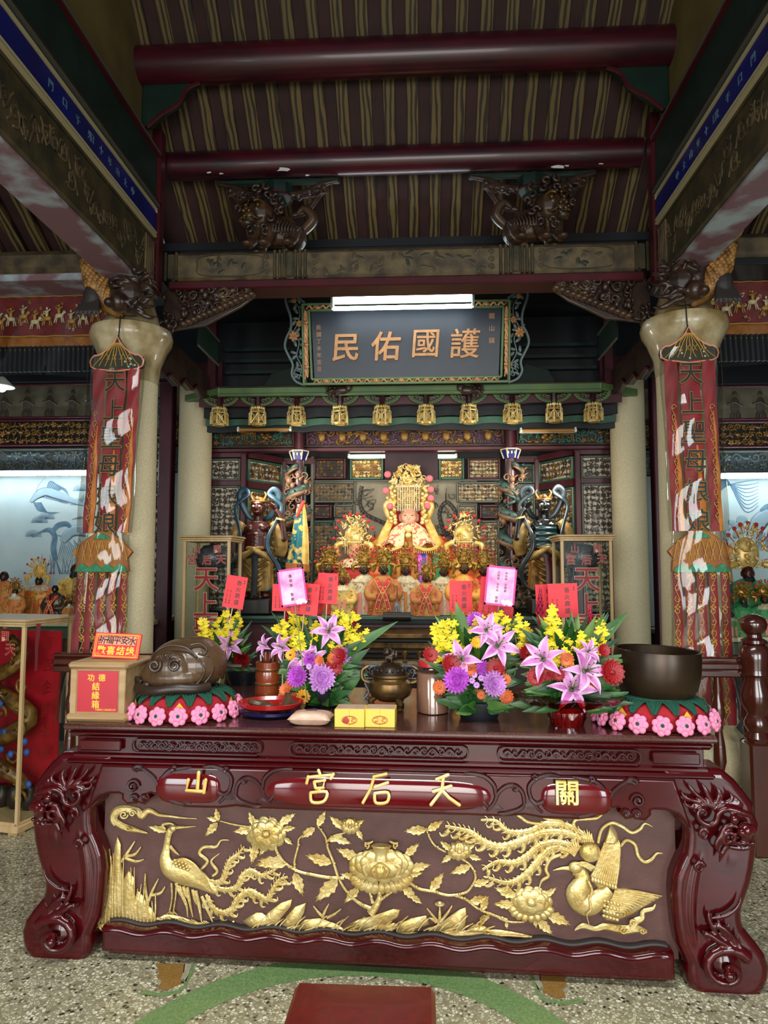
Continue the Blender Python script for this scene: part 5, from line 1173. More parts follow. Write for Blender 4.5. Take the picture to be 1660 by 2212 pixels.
for x, y, s, m_ in ((930, 1415, .07, 'gerbera_red'), (975, 1435, .085, 'gerbera_red'), (1072, 1443, .085, 'gerbera_red'), (1138, 1412, .07, 'gerbera_red'), (1015, 1445, .065, 'gerbera_orange'), (975, 1452, .055, 'gerbera_orange'), (950, 1485, .06, 'gerbera_orange'), (1095, 1505, .062, 'gerbera_orange'), (1092, 1468, .05, 'gerbera_orange'), (1058, 1487, .04, 'gerbera_orange'), (1040, 1502, .036, 'gerbera_orange'), (1030, 1388, .05, 'gerbera_gold')): gerbera(t, f(x, y, -.12), (random.uniform(-.4, .4), -1, .3), s, m_, m_)
for x, y in ((1020, 1470), (1030, 1480), (1040, 1465), (1025, 1458)): gerbera(t, f(x, y, -.13), (0, -1, .2), .028, 'bract_pink', 'lily_throat', 'daisy', 9)
for pts in (((1000, 1430), (950, 1370), (955, 1340)), ((1000, 1430), (960, 1390), (950, 1380)), ((1010, 1430), (980, 1370), (975, 1350)), ((1010, 1400), (1030, 1345), (1060, 1345)), ((1060, 1400), (1080, 1350), (1110, 1340)), ((1060, 1410), (1110, 1345), (1135, 1360), (1140, 1390)), ((1010, 1440), (965, 1410), (955, 1405)), ((1030, 1400), (1050, 1340), (1090, 1335)), ((1000, 1440), (980, 1390), (990, 1380))): spray(t, [f(*q) for q in pts], 10, .015)
B().tube(spl([tuple(f(*q)) for q in ((1105, 1475), (1118, 1430), (1112, 1370), (1090, 1345))], 5), .0045, 6).build('bent_stem', G('leaf_light'), t)
# fourth: at the right, in red cellophane
t, o, f = arr(1237, 1578, .1, 'wide lily arrangement in red cellophane beside the bell bowl', 'foil')
bush(t, f(1235, 1440), (.21, .15, .24), 120); bush(t, f(1235, 1485, -.05), (.19, .1, .13), 60, .042); bush(t, f(1235, 1520, -.05), (.23, .12, .08), 70, .045); filler(t, f, o, ((1170, 1250, 1335, 1400, 9, -.04), (1240, 1300, 1370, 1400, 4, -.04), (1190, 1225, 1380, 1430, 4, -.06)))
long_leaves(t, ((1240, 1430, 1357, 1322, .06, .03, 0), (1220, 1420, 1190, 1310, .04, .05, 0), (1220, 1420, 1150, 1330, .04, .05, 1), (1230, 1420, 1235, 1320, .045, .05, 0), (1245, 1420, 1270, 1330, .05, .04, 1), (1210, 1420, 1130, 1370, .05, .05, 1), (1215, 1420, 1165, 1335, .035, .04, 2), (1240, 1430, 1290, 1360, .04, .04, 1), (1300, 1500, 1342, 1490, .035, -.06, 0), (1290, 1520, 1335, 1540, .055, -.08, 1), (1180, 1500, 1128, 1495, .04, -.05, 1), (1200, 1520, 1125, 1512, .03, -.08, 0), (1235, 1430, 1250, 1325, .04, .06, 2)), o.y, o)
for x, y, dx, s, dz in ((1175, 1425, -.35, .1, .35), (1262, 1450, .3, .11, .25), (1235, 1490, 0, .105, .35), (1270, 1408, .3, .06, .4)): lily(t, f(x, y, -.1), (dx, -.85, dz), s)
for x, y, s, m_ in ((1322, 1452, .105, 'gerbera_red'), (1158, 1462, .075, 'gerbera_red'), (1185, 1455, .06, 'gerbera_red'), (1208, 1458, .05, 'gerbera_red'), (1225, 1425, .06, 'gerbera_orange'), (1280, 1475, .05, 'gerbera_orange'), (1305, 1405, .055, 'gerbera_red'), (1230, 1435, .04, 'gerbera_gold')): gerbera(t, f(x, y, -.12), (.3 if x > 1250 else -.2, -1, .25), s, m_, m_)
ginger(t, f(1166, 1335), (.05, 0, 1), .11); ginger(t, f(1277, 1370), (0, 0, 1), .11)
for pts in (((1220, 1430), (1200, 1340), (1205, 1312)), ((1220, 1430), (1190, 1370), (1190, 1345)), ((1230, 1430), (1215, 1390), (1180, 1372)), ((1230, 1430), (1225, 1370), (1215, 1355)), ((1240, 1430), (1250, 1400), (1245, 1385)), ((1240, 1430), (1275, 1390), (1290, 1380)), ((1240, 1430), (1260, 1410), (1255, 1400)), ((1250, 1420), (1295, 1365), (1305, 1345)), ((1225, 1440), (1210, 1400), (1215, 1405))): spray(t, [f(*q) for q in pts], 10, .015)
# ---- greeting cards on sticks standing in the flowers
def card(px, py, w, h, Y, foot, m_, label, tilt=0, kind=0, rot=0):
    c = W(px, py, Y); t = thing('greeting_card', label, 'greeting card', c, (0, tilt, rot), 'greeting cards standing in the flowers'); k = Y/1540; w *= k; h *= k
    B().box((0, 0, 0), (w, .0015, h)).build('card', G(m_), t, smooth=0)
    L = c.z-h*.3-TH-.04
    B().box((0, .003, -h*.3-L/2), (.004, .003, L)).build('stick', G('pale_wood' if kind < 3 else 'leaf_light'), t, smooth=0)
    b = B()
    if kind in (0, 1, 2):
        s = h*.17
        if kind == 2: s = h*.15
        for i, ch in enumerate('香火鼎盛'): b.geo(glyphs(ch, s, .0008, .006), T(w*.14, -.0014, h*(.30-.2*i)))
        for i, ch in enumerate('恭祝'): b.geo(glyphs(ch, h*.06, .0008), T(w*.38, -.0014, h*(.38-.07*i)))
        for j in range(2):
            for i, ch in enumerate('信士弟子敬獻'): b.geo(glyphs(ch, h*.055, .0008), T(-w*(.2+.16*j), -.0014, h*(.02-.075*i)))
    elif kind == 3:
        for i, ch in enumerate('潘局港 敬獻'):
            if ch != ' ': b.geo(glyphs(ch, h*.095, .0008, .008), T(-w*.04+w*.0*i, -.0014, h*(.3-.125*i)))
    else:
        for j, col in enumerate(('孫幼珠 洪輝豪', '洪瑞瑤 洪禾喆')):
            for i, ch in enumerate(col):
                if ch != ' ': b.geo(glyphs(ch, h*.07, .0008), T(w*(.16-.26*j), -.0014, h*(.34-.075*i)))
        for i, ch in enumerate('敬獻'): b.geo(glyphs(ch, h*.08, .0008), T(-w*.1, -.0014, h*(-.3-.085*i)))
    if b.v: b.build('lettering', G('ink'), t)
    if kind >= 3:
        b = B(); random.seed(px)
        for i in range(9):
            q_ = V((w*random.uniform(.12, .44), -.0012, -h*random.uniform(.36, .46)))
            for a in range(5): b.ell(q_+V((.004*cos(a*1.26), 0, .004*sin(a*1.26))), (.004, .0006, .003), 6, 4)
        b.build('printed_blossom', G('card_white'), t)
        b = B()
        for s in (-1, 1): b.box((s*w*.47, -.001, 0), (w*.06, .001, h)); b.box((0, -.001, s*h*.475), (w, .001, h*.05))
        b.build('magenta_border', G('mum_violet') if 0 else G('card_edge'), t, smooth=0)
mat('card_edge', 'd02a86', .5)
card(508, 1279, 46, 70, 3.3, (495, 1420), 'card_red', 'red card above the bouquet behind the wooden fish', .16)
card(616, 1291, 56, 58, 3.18, (630, 1420), 'card_red', 'red card half hidden behind the left pink card', .02)
card(660, 1294, 58, 68, 3.13, (655, 1440), 'card_red', 'red card peeking out right behind the left pink card', .09)
card(632, 1268, 58, 80, 3.06, (645, 1450), 'card_pink', 'pink floral card tilted left over two red cards', -.14, 3)
card(708, 1271, 44, 66, 3.2, (705, 1440), 'card_red', 'red card at the upper right of the left flower group', .05)
card(996, 1288, 48, 66, 3.2, (1000, 1430), 'card_red', 'red card with clear sleeve above the powder jar flowers', 0)
card(1074, 1292, 74, 84, 3.13, (1070, 1430), 'card_red', 'large red card mostly hidden behind the right pink card', .1, 0)
card(1082, 1266, 64, 84, 3.02, (1060, 1440), 'card_pink', 'pink floral card tilted right with two columns of writing', .1, 4)
card(1180, 1300, 42, 74, 3.2, (1190, 1430), 'card_red', 'red card with white glare left of another red card at the right flowers', -.04, 2)
card(1217, 1297, 62, 72, 3.12, (1225, 1430), 'card_red', 'red card right in front of the right glass case', -.03, 0)
# ================================================================ the shrine bay
def carve(w, h, cell, seed, gold=.4, animal=.25):
    """pierced scroll carving in the local x,z plane; material 0 ground vines, 1 gilded motifs"""
    R = random.Random(seed); b = B(); nx, nz = max(1, round(w/cell)), max(1, round(h/cell)); cx, cz = w/nx, h/nz; r = min(cx, cz)*.5
    for i in range(nx):
        for j in range(nz):
            x = -w/2+cx*(i+.5)+R.uniform(-.12, .12)*cx; z = -h/2+cz*(j+.5)+R.uniform(-.12, .12)*cz; k = R.random(); m = 1 if R.random() < gold else 0; t0 = R.uniform(0, 6.28); y = -r*.12
            if k < .38:
                d = R.choice((-1, 1)); b.tube([(x+r*1.1*(1-q/17)*cos(t0+d*q*.55), y-q*.01*r, z+r*1.1*(1-q/17)*sin(t0+d*q*.55)) for q in range(15)], [r*.24, r*.2, r*.12], 5, m)
                b.ell((x, y*.5, z), (r*.35, r*.12, r*.35), 7, 5, m)
            elif k < .38+.30:
                for q in range(5): a = t0+q*1.257; b.ell((x+r*.55*cos(a), y, z+r*.55*sin(a)), (r*.46, r*.2, r*.36), 7, 5, m, Euler((0, -a, 0)))
                b.ell((x, y-r*.12, z), r*.22, 6, 5, m)
            elif k < 1-animal:
                for q in range(3): a = t0+q*2.1; b.ell((x+r*.5*cos(a), y, z+r*.5*sin(a)), (r*.75, r*.16, r*.3), 7, 5, m, Euler((0, -a, 0)))
            else:
                s = R.choice((-1, 1)); b.ell((x, y, z), (r*.7, r*.25, r*.4), 8, 6, 1); b.ell((x+s*r*.75, y, z+r*.45), r*.27, 7, 5, 1); b.tube([(x-s*r*.5, y, z), (x-s*r*1.1, y, z+r*.5), (x-s*r*1.3, y, z+r*.1)], [r*.22, r*.15, r*.04], 5, 1)
                for q in (-.4, .35): b.tube([(x+q*r, y, z), (x+q*r*1.2, y, z-r*.85)], r*.09, 4, 1)
            for dx, dz in ((1, 0), (0, 1)):
                x2, z2 = x+dx*cx, z+dz*cz
                if x2 < w/2 and z2 < h/2: b.tube(spl([(x, 0, z), ((x+x2)/2+R.uniform(-.3, .3)*cx*dz, 0, (z+z2)/2+R.uniform(-.3, .3)*cz*dx), (x2, 0, z2)], 3), r*.16, 4, 0)
    return b
def frame(w, h, fw, th, bk=True):
    b = B()
    for s in (-1, 1): b.box((s*(w-fw)/2, 0, 0), (fw, th, h), 0, min(fw, th)*.3); b.box((0, 0, s*(h-fw)/2), (w-2*fw+.001, th, fw), 0, min(fw, th)*.3)
    if bk: b.box((0, th*.45, 0), (w-.002, th*.1, h-.002), 1)
    return b
def panel(par, m, w, h, fw=.02, fm='plum', bm='black_paint', cm=('carved_brown', 'carved_gold'), cell=.06, seed=0, gold=.4, name='carved_panel', th=.03, tilt=0):
    o = frame(w, h, fw, th).build(name, [G(fm), G(bm)], par); o.matrix_local = m
    c = carve(w-2*fw, h-2*fw, cell, seed, gold).build('panel_carving', [G(cm[0]), G(cm[1])], o); return o
shr = thing('carved_shrine', 'carved and gilded wooden shrine bay around the crowned central statues', 'shrine', (XC, 6.5, 0))
SO = V((XC, 6.5, 0))
def PX(px, py, Y): return W(px, py, Y)-SO
def rect(x0, y0, x1, y1, Y): a, c = PX(x0, y0, Y), PX(x1, y1, Y); return M.Translation(((a.x+c.x)/2, Y-6.5, (a.z+c.z)/2)), c.x-a.x, a.z-c.z
# front beam with its angled ends
zb = 2.985
b = B(); b.box((0, -.57, zb+.01), (3.22, .09, .06), 0, .008); b.box((0, -.61, zb-.03), (3.22, .04, .024), 0, .005)
for s in (-1, 1):
    m = b.t; b.t = M.Translation((s*1.60, -.57, zb+.01)) @ M.Rotation(s*radians(34), 4, 'Z'); b.box((s*.2, 0, 0), (.46, .09, .06), 0, .006); b.t = m
b.build('front_beam', G('beam_green'), shr)
b = B(); b.box((0, -.54, zb+.048), (3.3, .12, .014), 0, .004); b.build('beam_cap', G('carved_wood'), shr)
# scalloped boards behind the lantern posts; blackish sheets paint in the openings' shade
for y, z0, z1, m_, amp in ((-.5, 2.95, 2.875, 'plum', .012), (-.36, 2.93, 2.80, 'night_board', .02), (-.3, 2.80, 2.74, 'green_trim', .022), (-.26, 2.77, 2.70, 'black_paint', .01)):
    n = 120; us = [-1.8+3.6*i/n for i in range(n+1)]; f = lambda u, a=amp: a*abs(cos(u*pi/.372))
    B().geo(plate([[(u, z1+f(u)) for u in us]+([(u, z0+f(u)*.6) for u in reversed(us)])], .03, .003), M.Translation((0, y, 0))).build('scalloped_layer', G(m_), shr)
xs = (475, 557, 641, 735, 826, 921, 1013, 1107, 1197, 1282); first = None
for k, px in enumerate(xs):
    c = PX(px, 850, 5.93); c.z = 2.975
    if first is None:
        a = B().lathe([(.023, -.13), (.023, 0)], 6, (0, 0, 0)).build('pendant_post', G('purlin_red'), shr, smooth=20)
        b = B(); r = .062
        for i in range(6):
            a0, a1 = i*pi/3+pi/6, (i+1)*pi/3+pi/6; p0, p1 = V((r*cos(a0), r*sin(a0), 0)), V((r*cos(a1), r*sin(a1), 0))
            for z in (-.135, -.165, -.26): b.tube([p0+V((0, 0, z)), p1+V((0, 0, z))], .005, 5)
            b.tube([p0+V((0, 0, -.12)), p0+V((0, 0, -.262))], .005, 6); b.tube([p0*1.18+V((0, 0, -.2)), p0*1.18+V((0, 0, -.265))], .008, 6); b.tube([p0*1.0+V((0, 0, -.15)), p0*1.22+V((0, 0, -.17)), p0*1.18+V((0, 0, -.2))], .004, 5)
            for j in range(3): t = (j+.5)/3; b.ell(p0*(1-t)+p1*t+V((0, 0, -.128)), (.009, .009, .014), 6, 5)
            b.tube([p0+V((0, 0, -.17)), p1+V((0, 0, -.255))], .0035, 4); b.tube([p1+V((0, 0, -.17)), p0+V((0, 0, -.255))], .0035, 4)
            c2 = (p0+p1)*.5; b.tube([c2+V((0, 0, -.215))+(p1-p0)*(.22*cos(q*pi/4))+V((0, 0, .02*sin(q*pi/4))) for q in range(8)], .0035, 4, closed=True)
        b.tube([(0, 0, -.13), (0, 0, -.27)], .012, 6); b.lathe([(.05, -.262), (.045, -.275), (.001, -.275)], 12)
        l_ = b.build('lantern_boss', G('gold_bright'), a); first = (a, l_)
        o = a
    else:
        o = first[0].copy(); COL.objects.link(o); l_ = first[1].copy(); COL.objects.link(l_); l_.parent = o
    o.location = c; o.rotation_euler = (0, 0, k*.37)
    b = B()
    for s in (-1, 1):
        for rr in (.135, .115): b.tube([(s*(.02+rr*sin(q*pi/16)), 0, -.0-.095*(rr/.135)*cos(q*pi/16)) for q in range(9)], .006, 5)
        for q in range(7): an = q*pi/14+.06; b.ell((s*(.02+.128*sin(an)), -.004, -.09*cos(an)), (.016, .007, .011), 6, 5)
        for q in range(3): b.tube([(s*(.045+q*.03)+.018*(1-i/12)*cos(i*.6), 0, -.03-.012*(2-q)+.018*(1-i/12)*sin(i*.6)) for i in range(11)], .005, 4)
    b.build('fan_bracket', G('beam_green'), shr, c+V((0, .03, 0)))
for px in (719, 1030):
    c = PX(px, 843, 5.85); b = B(); s = -1 if px < 800 else 1; b.ell((0, 0, 0), (.045, .04, .042)); b.ell((0, -.03, -.012), (.03, .025, .018)); b.ell((s*-.08, .01, .005), (.06, .03, .04)); b.ell((s*-.13, .01, .03), (.035, .02, .04))
    for i in (-1, 1): b.ell((i*.02, -.036, .014), .01, 7, 5); b.ell((i*.046, 0, .025), (.015, .01, .022), 7, 5)
    for i in range(9): b.ell((.05*cos(i*.7), .008, .05*sin(i*.7)), .016, 7, 5)
    o = b.build('lion_mask', G('carved_wood'), shr, c); fuse(o, .004, 1)
# friezes and screen rails
m, w, h = rect(662, 903, 1090, 966, 6.46); panel(shr, m, w, h, .018, 'plum', 'purlin_red', ('plum_light', 'gold_dull') if 'plum_light' in MT else ('carved_wood', 'gold_dull'), .085, 3, .5, 'frieze_panel')
for k in range(9):
    x = (k-4)*.19; b = B(); b.ell((0, -.03, .035), (.022, .02, .026), 8, 6); b.ell((0, -.025, -.03), (.035, .02, .06), 8, 6); b.tube([(-.05, -.03, .01), (0, -.035, .0), (.05, -.03, .02*sin(k*2))], .011, 5)
    b.build('frieze_figure', G('gold_dull'), shr, m.translation+V((x, 0, 0)))
for s in (-1, 1):
    x0, x1 = (442, 636) if s < 0 else (1116, 1328)
    m, w, h = rect(x0, 905, x1, 966, 6.46); panel(shr, m, w, h, .014, 'carved_wood', 'black_paint', ('green_trim', 'gold_dull'), .07, 8+s, .35, 'frieze_panel')
    b = B(); q = m.translation
    b.ell((0, -.03, .0), (.075, .02, .03), 10, 7); b.ell((s*.08, -.03, .04), (.022, .015, .018), 8, 6); b.tube([(s*.055, -.03, .01), (s*.08, -.03, .035)], .016, 6)
    for x in (-.06, -.04, .045, .062): b.tube([(x, -.03, -.01), (x+.008, -.03, -.075)], [.008, .005], 5)
    for k in range(5): b.ell((-s*.2+k*s*.02, -.03, -.04+.02*sin(k*2)), (.025, .015, .02), 7, 5)
    b.build('gilded_deer' if s < 0 else 'gilded_crane', G('carved_gold'), shr, q)
b = B(); b.box((0, -.02, 2.575), (3.7, .1, .035), 0, .006); b.build('screen_rail', G('plum'), shr)
b = B(); b.box((0, -.06, 2.605), (3.7, .03, .02), 0, .004); b.build('screen_rail', G('carved_wood'), shr)
# side screens: outer panel, slanting panel, inner panel (mirrored)
for s in (-1, 1):
    def side(d0, y0, d1, y1, z0, z1, fm, bm, cm, cell, seed, fw=.022, gold=.4, name='carved_panel'):
        a = V((s*d0, y0-6.5, 0)); c = V((s*d1, y1-6.5, 0)); L = (c-a).length; dr = (c-a)/L*(-s)
        m = M.Translation((a+c)/2+V((0, 0, (z0+z1)/2))) @ M.Rotation(math.atan2(dr.y, dr.x), 4, 'Z'); panel(shr, m, L, z1-z0, fw, fm, bm, cm, cell, seed, gold, name)
    OP = ('carved_brown', 'carved_brown'); GP = ('carved_brown', 'carved_gold')
    side(1.85, 6.5, 1.56, 6.5, 2.30, 2.51, 'grey_trim', 'paper_wall', OP, .05, 21+s); side(1.85, 6.5, 1.56, 6.5, 1.1, 2.255, 'grey_trim', 'paper_wall', OP, .052, 23+s)
    side(1.50, 6.52, 1.26, 6.93, 2.30, 2.51, 'green_trim', 'paper_wall', GP, .05, 25+s, gold=.6); side(1.50, 6.52, 1.26, 6.93, 1.1, 2.23, 'green_trim', 'paper_wall', GP, .052, 27+s, gold=.7)
    side(1.22, 6.96, 1.02, 6.96, 2.31, 2.5, 'green_trim', 'black_paint', OP, .06, 29+s); side(1.22, 6.96, 1.02, 6.96, 1.1, 2.25, 'green_trim', 'paper_wall', GP, .05, 31+s)
    b = B(); b.box((s*1.90, 0, 1.5), (.07, .06, 2.1), 0, .006); b.box((s*1.53, .0, 1.5), (.05, .06, 2.1), 0, .006); b.box((s*1.24, .45, 1.5), (.05, .06, 2.1), 0, .006); b.box((s*1.705, .01, 2.545), (.4, .04, .05)); b.box((s*1.705, .01, 2.278), (.34, .04, .04))
    b.box((s*1.1, .48, 2.55), (.3, .04, .06)); b.box((s*1.12, .48, 2.28), (.24, .04, .05))
    m_ = b.t; b.t = M.Translation((s*1.38, .225, 0)) @ M.Rotation(math.atan2(-.41, .24*s) if s > 0 else math.atan2(.41, .24), 4, 'Z'); b.box((0, 0, 2.548), (.48, .03, .06)); b.box((0, 0, 2.268), (.48, .03, .066)); b.t = m_
    b.build('screen_posts', G('plum'), shr)
b = B().box((0, .66, 1.8), (4.2, .04, 3.6)); b.build('back_board', G('night_board'), shr, smooth=0)
# central screen
CEN = [(678, 990, 748, 1035, 'plum', 'black_paint', GP), (756, 990, 829, 1036, 'green_trim', 'gold_dull', ('carved_gold', 'gold_bright')), (948, 990, 1004, 1036, 'green_trim', 'gold_dull', ('carved_gold', 'gold_bright')), (1010, 990, 1082, 1035, 'plum', 'silk_cream', GP), (675, 1041, 770, 1086, 'grey_trim', 'mural_grey', GP), (986, 1041, 1082, 1086, 'grey_trim', 'silk_cream', GP), (675, 1090, 718, 1120, 'plum', 'black_paint', GP), (721, 1090, 768, 1118, 'grey_trim', 'mural_grey', GP), (988, 1090, 1032, 1118, 'grey_trim', 'silk_cream', GP), (1036, 1090, 1082, 1120, 'plum', 'black_paint', GP), (675, 1124, 724, 1330, 'green_trim', 'mural_grey', GP), (1034, 1124, 1082, 1330, 'grey_trim', 'silk_cream', GP)]
for k, (x0, y0, x1, y1, fm, bm, cm) in enumerate(CEN):
    m, w, h = rect(x0, y0, x1, y1, 7.0); panel(shr, m, w, h, .024, fm, bm, cm, .036, 40+k, .5)
b = B(); 
for x in (-.965, .965): b.box((x, .5, 1.75), (.035, .05, 1.7), 0, .006)
b.box((0, .52, 2.355), (1.9, .02, .012))
b.build('screen_posts', G('grey_trim'), shr)
m, w, h = rect(724, 1040, 1034, 1335, 7.05); mu = B().box((0, 0, 0), (w, .01, h)).build('dragon_mural', G('mural_grey'), shr, m.translation, smooth=0)
b = B()                                                # ink drawing of the dragon: body, scales, waves of cloud
Q = [(782, 1050), (778, 1085), (790, 1110), (830, 1130), (870, 1150), (930, 1160), (970, 1150), (985, 1110), (965, 1085), (950, 1110), (960, 1150)]
P = [V(q) for q in spl([tuple(PX(x, y, 7.04)-m.translation) for x, y in Q], 8)]
b.tube(P, .03, 4, flat=.06, up=(0, -1, 0)); 
for k in range(0, len(P), 2): b.tube([P[k]+V((-.02, -.004, .02)), P[k]+V((.005, -.004, 0)), P[k]+V((-.02, -.004, -.02))], .003, 4, 1)
R_ = random.Random(9)
for k in range(34):
    x, y = R_.choice(((R_.uniform(730, 830), R_.uniform(1060, 1200)), (R_.uniform(930, 1030), R_.uniform(1050, 1200)))); c = PX(x, y, 7.035)-m.translation; r = R_.uniform(.02, .05); t0 = R_.uniform(0, 6)
    b.tube([c+V((r*(1-i/16)*cos(t0+i*.5), 0, r*(1-i/16)*sin(t0+i*.5))) for i in range(14)], [.005, .004, .002], 4)
    b.tube(spl([c+V((r*2*R_.uniform(-1, 1), 0, r*2*R_.uniform(-1, 1))) for i in range(4)], 4), .003, 4)
b.build('ink_dragon', [G('mural_black'), G('mural_grey')], mu)
# altar steps in front of the statues
b = B()
b.box((0, -.05, 1.065), (2.9, 1.1, .07), 0, .006); b.build('altar_shelf', G('night_board'), shr)
b = B(); b.box((0, -.606, 1.085), (2.9, .02, .03), 0, .005); b.build('shelf_edge', G('green_trim'), shr)
B().box((0, -.02, .52), (2.84, 1.0, 1.03)).build('altar_base', G('plum'), shr, smooth=0)
z = 1.0
for k, (hh, dy, m_) in enumerate(((.035, .86, 'bronze_light'), (.03, .84, 'black_paint'), (.05, .8, 'gold_dull'), (.03, .86, 'carved_wood'), (.04, .83, 'black_paint'), (.05, .88, 'gold_dull'), (.2, .85, 'carved_wood'))):
    B().box((0, -.55-dy/2+.3, z-hh/2), (1.9, dy, hh), 0, .006).build('step_moulding', G(m_), shr); z -= hh
B().box((0, -.75, .28), (1.85, .6, .56)).build('altar_base', G('plum'), shr, smooth=0)
# lamps of the shrine
def lamp(name, x0, x1, py, Y, r, m_, label, fix=True, grp=None):
    a, c = W(x0, py, Y), W(x1, py, Y); t = thing(name, label, 'lamp', (a+c)/2, group=grp); L = (c-a).length/2
    B().tube([(-L+.015, 0, 0), (L-.015, 0, 0)], r, 12).build('tube', G(m_), t, smooth=60)
    b = B()
    for s in (-1, 1): b.tube([(s*(L-.017), 0, 0), (s*L, 0, 0)], r*1.15, 12); b.box((s*(L-.008), .02, .012), (.016, .06, .03), 0, .003)
    if fix: b.box((0, .045, .012), (2*L, .03, .05), 0, .006)
    b.build('fixture', G('fixture_white'), t); return t
lamp('fluorescent_lamp', 752, 836, 986, 6.72, .017, 'tube_warm', 'lit fluorescent tube left of the dark cloth over the main statue', False, 'fluorescent tubes inside the shrine'); lamp('fluorescent_lamp', 910, 988, 986, 6.72, .017, 'tube_warm', 'lit fluorescent tube right of the dark cloth over the main statue', False, 'fluorescent tubes inside the shrine')
lamp('fluorescent_lamp', 513, 630, 928, 6.2, .016, 'tube_off', 'unlit amber tube under the left lantern bosses', True, 'unlit tubes before the friezes'); lamp('fluorescent_lamp', 1124, 1246, 930, 6.2, .016, 'tube_off', 'unlit amber tube under the right lantern bosses', True, 'unlit tubes before the friezes')
a, c = W(832, 968, 6.68), W(947, 1036, 6.68)
cl = B(); cl.grid(lambda i, j: V((a.x+(c.x-a.x)*i, 6.68+.012*sin(i*14)*j-.02*j, a.z+(c.z-a.z)*j*(1-.04*sin(i*3)))), 24, 8); cl.grid(lambda i, j: V((c.x+(a.x-c.x)*i, 6.685+.012*sin((1-i)*14)*j-.02*j, a.z+(c.z-a.z)*j*(1-.04*sin((1-i)*3)))), 24, 8)
tag(cl.build('hanging_cloth', G('plum_cloth'), smooth=180), 'dark plum cloth hanging over the carved screen above the main statue', 'cloth')
# dragon columns
for s in (-1, 1):
    cx = W(646 if s < 0 else 1104, 1000, 6.32).x
    t = thing('dragon_column', ('left' if s < 0 else 'right')+' slim red column with a coiled teal dragon beside the shrine screen', 'column', (cx, 6.32, 0))
    B().lathe([(.05, 1.1), (.048, 2.92)], 24).build('shaft', G('purlin_red'), t)
    B().lathe([(.04, 2.45), (.06, 2.46), (.085, 2.53), (.08, 2.55), (.05, 2.555)], 6).build('capital_bowl', G('blue_board'), t, smooth=20)
    b = B()
    for i in range(6): a0, a1 = i*pi/3, (i+1)*pi/3; b.tube([(.086*cos(a0), .086*sin(a0), 2.535), (.06*cos(a0), .06*sin(a0), 2.46)], .007, 5); b.tube([(.086*cos(a0), .086*sin(a0), 2.54), (.086*cos(a1), .086*sin(a1), 2.54)], .007, 5)
    for an in (-pi/2-.4, -pi/2+.4, -pi/2): b.box((.079*cos(an), .079*sin(an), 2.505), (.014, .014, .022))
    b.build('capital_rim', G('silk_cream'), t)
    b = B(); N = 90; cp = [(.078*cos(-1.5+s*q*.36), .078*sin(-1.5+s*q*.36), 2.41-q*.0135) for q in range(N)]
    b.tube(cp, [.02, .034, .042, .044, .044, .042, .04, .034, .02], 10)
    for q in range(2, N, 2): p = V(cp[q]); d = V((p.x, p.y, 0)).normalized(); b.tube([p+d*.03, p+d*.066+V((0, 0, .015))], [.012, .003], 4)
    b.build('dragon_body', G('dragon_teal'), t, smooth=180)
    b = B()
    for q in range(N): p = V(cp[q]); 
    b.tube([V(c_)+V((0, 0, -.03))+V((c_[0], c_[1], 0))*.25 for c_ in cp], [.012, .026, .03, .028, .02, .01], 6); b.build('dragon_belly', G('dragon_belly'), t, smooth=180)
    b = B(); R_ = random.Random(60+s)
    for q in range(80):
        an = R_.uniform(-pi, 0.2); z = R_.uniform(1.15, 2.35); r = .1; c_ = V((r*cos(an), r*sin(an), z)); rr = R_.uniform(.02, .04)
        if q % 2: b.tube([c_+V((rr*(1-i/14)*cos(i*.6+q), -.01, rr*(1-i/14)*sin(i*.6+q))) for i in range(12)], .007, 5)
        else: b.ell(c_, (rr*.8, rr*.6, rr), 8, 6); b.tube([c_, c_+V((rr*1.5, -.02, rr))], [.012, .003], 5)
    b.build('cloud_carving', G('dragon_belly'), t, smooth=180)
    hz = 2.08 if s > 0 else 1.55; b = B(); hx_ = .08*(-s)*-1
    b.ell((hx_*.6, -.12, hz), (.05, .05, .04)); b.ell((hx_*1.3, -.15, hz+.0), (.05, .035, .022)); b.ell((hx_*1.2, -.14, hz-.045), (.045, .03, .016)); b.ell((hx_*1.75, -.16, hz+.02), .018)
    for e in (-1, 1): b.ell((hx_*.75, -.14+e*.03, hz+.035), .014); b.tube(spl([(hx_*.4, -.12+e*.03, hz+.03), (-hx_*.2, -.12+e*.05, hz+.08), (-hx_*.8, -.12+e*.06, hz+.07)]), [.012, .01, .003], 6); b.tube(spl([(hx_*.3, -.13, hz-.01*e), (-hx_*.3, -.15, hz-.03*e), (-hx_*1.0, -.13, hz-.06*e)]), [.02, .015, .003], 6)
    o = b.build('dragon_head', G('dragon_teal'), t); fuse(o, .005, 1)
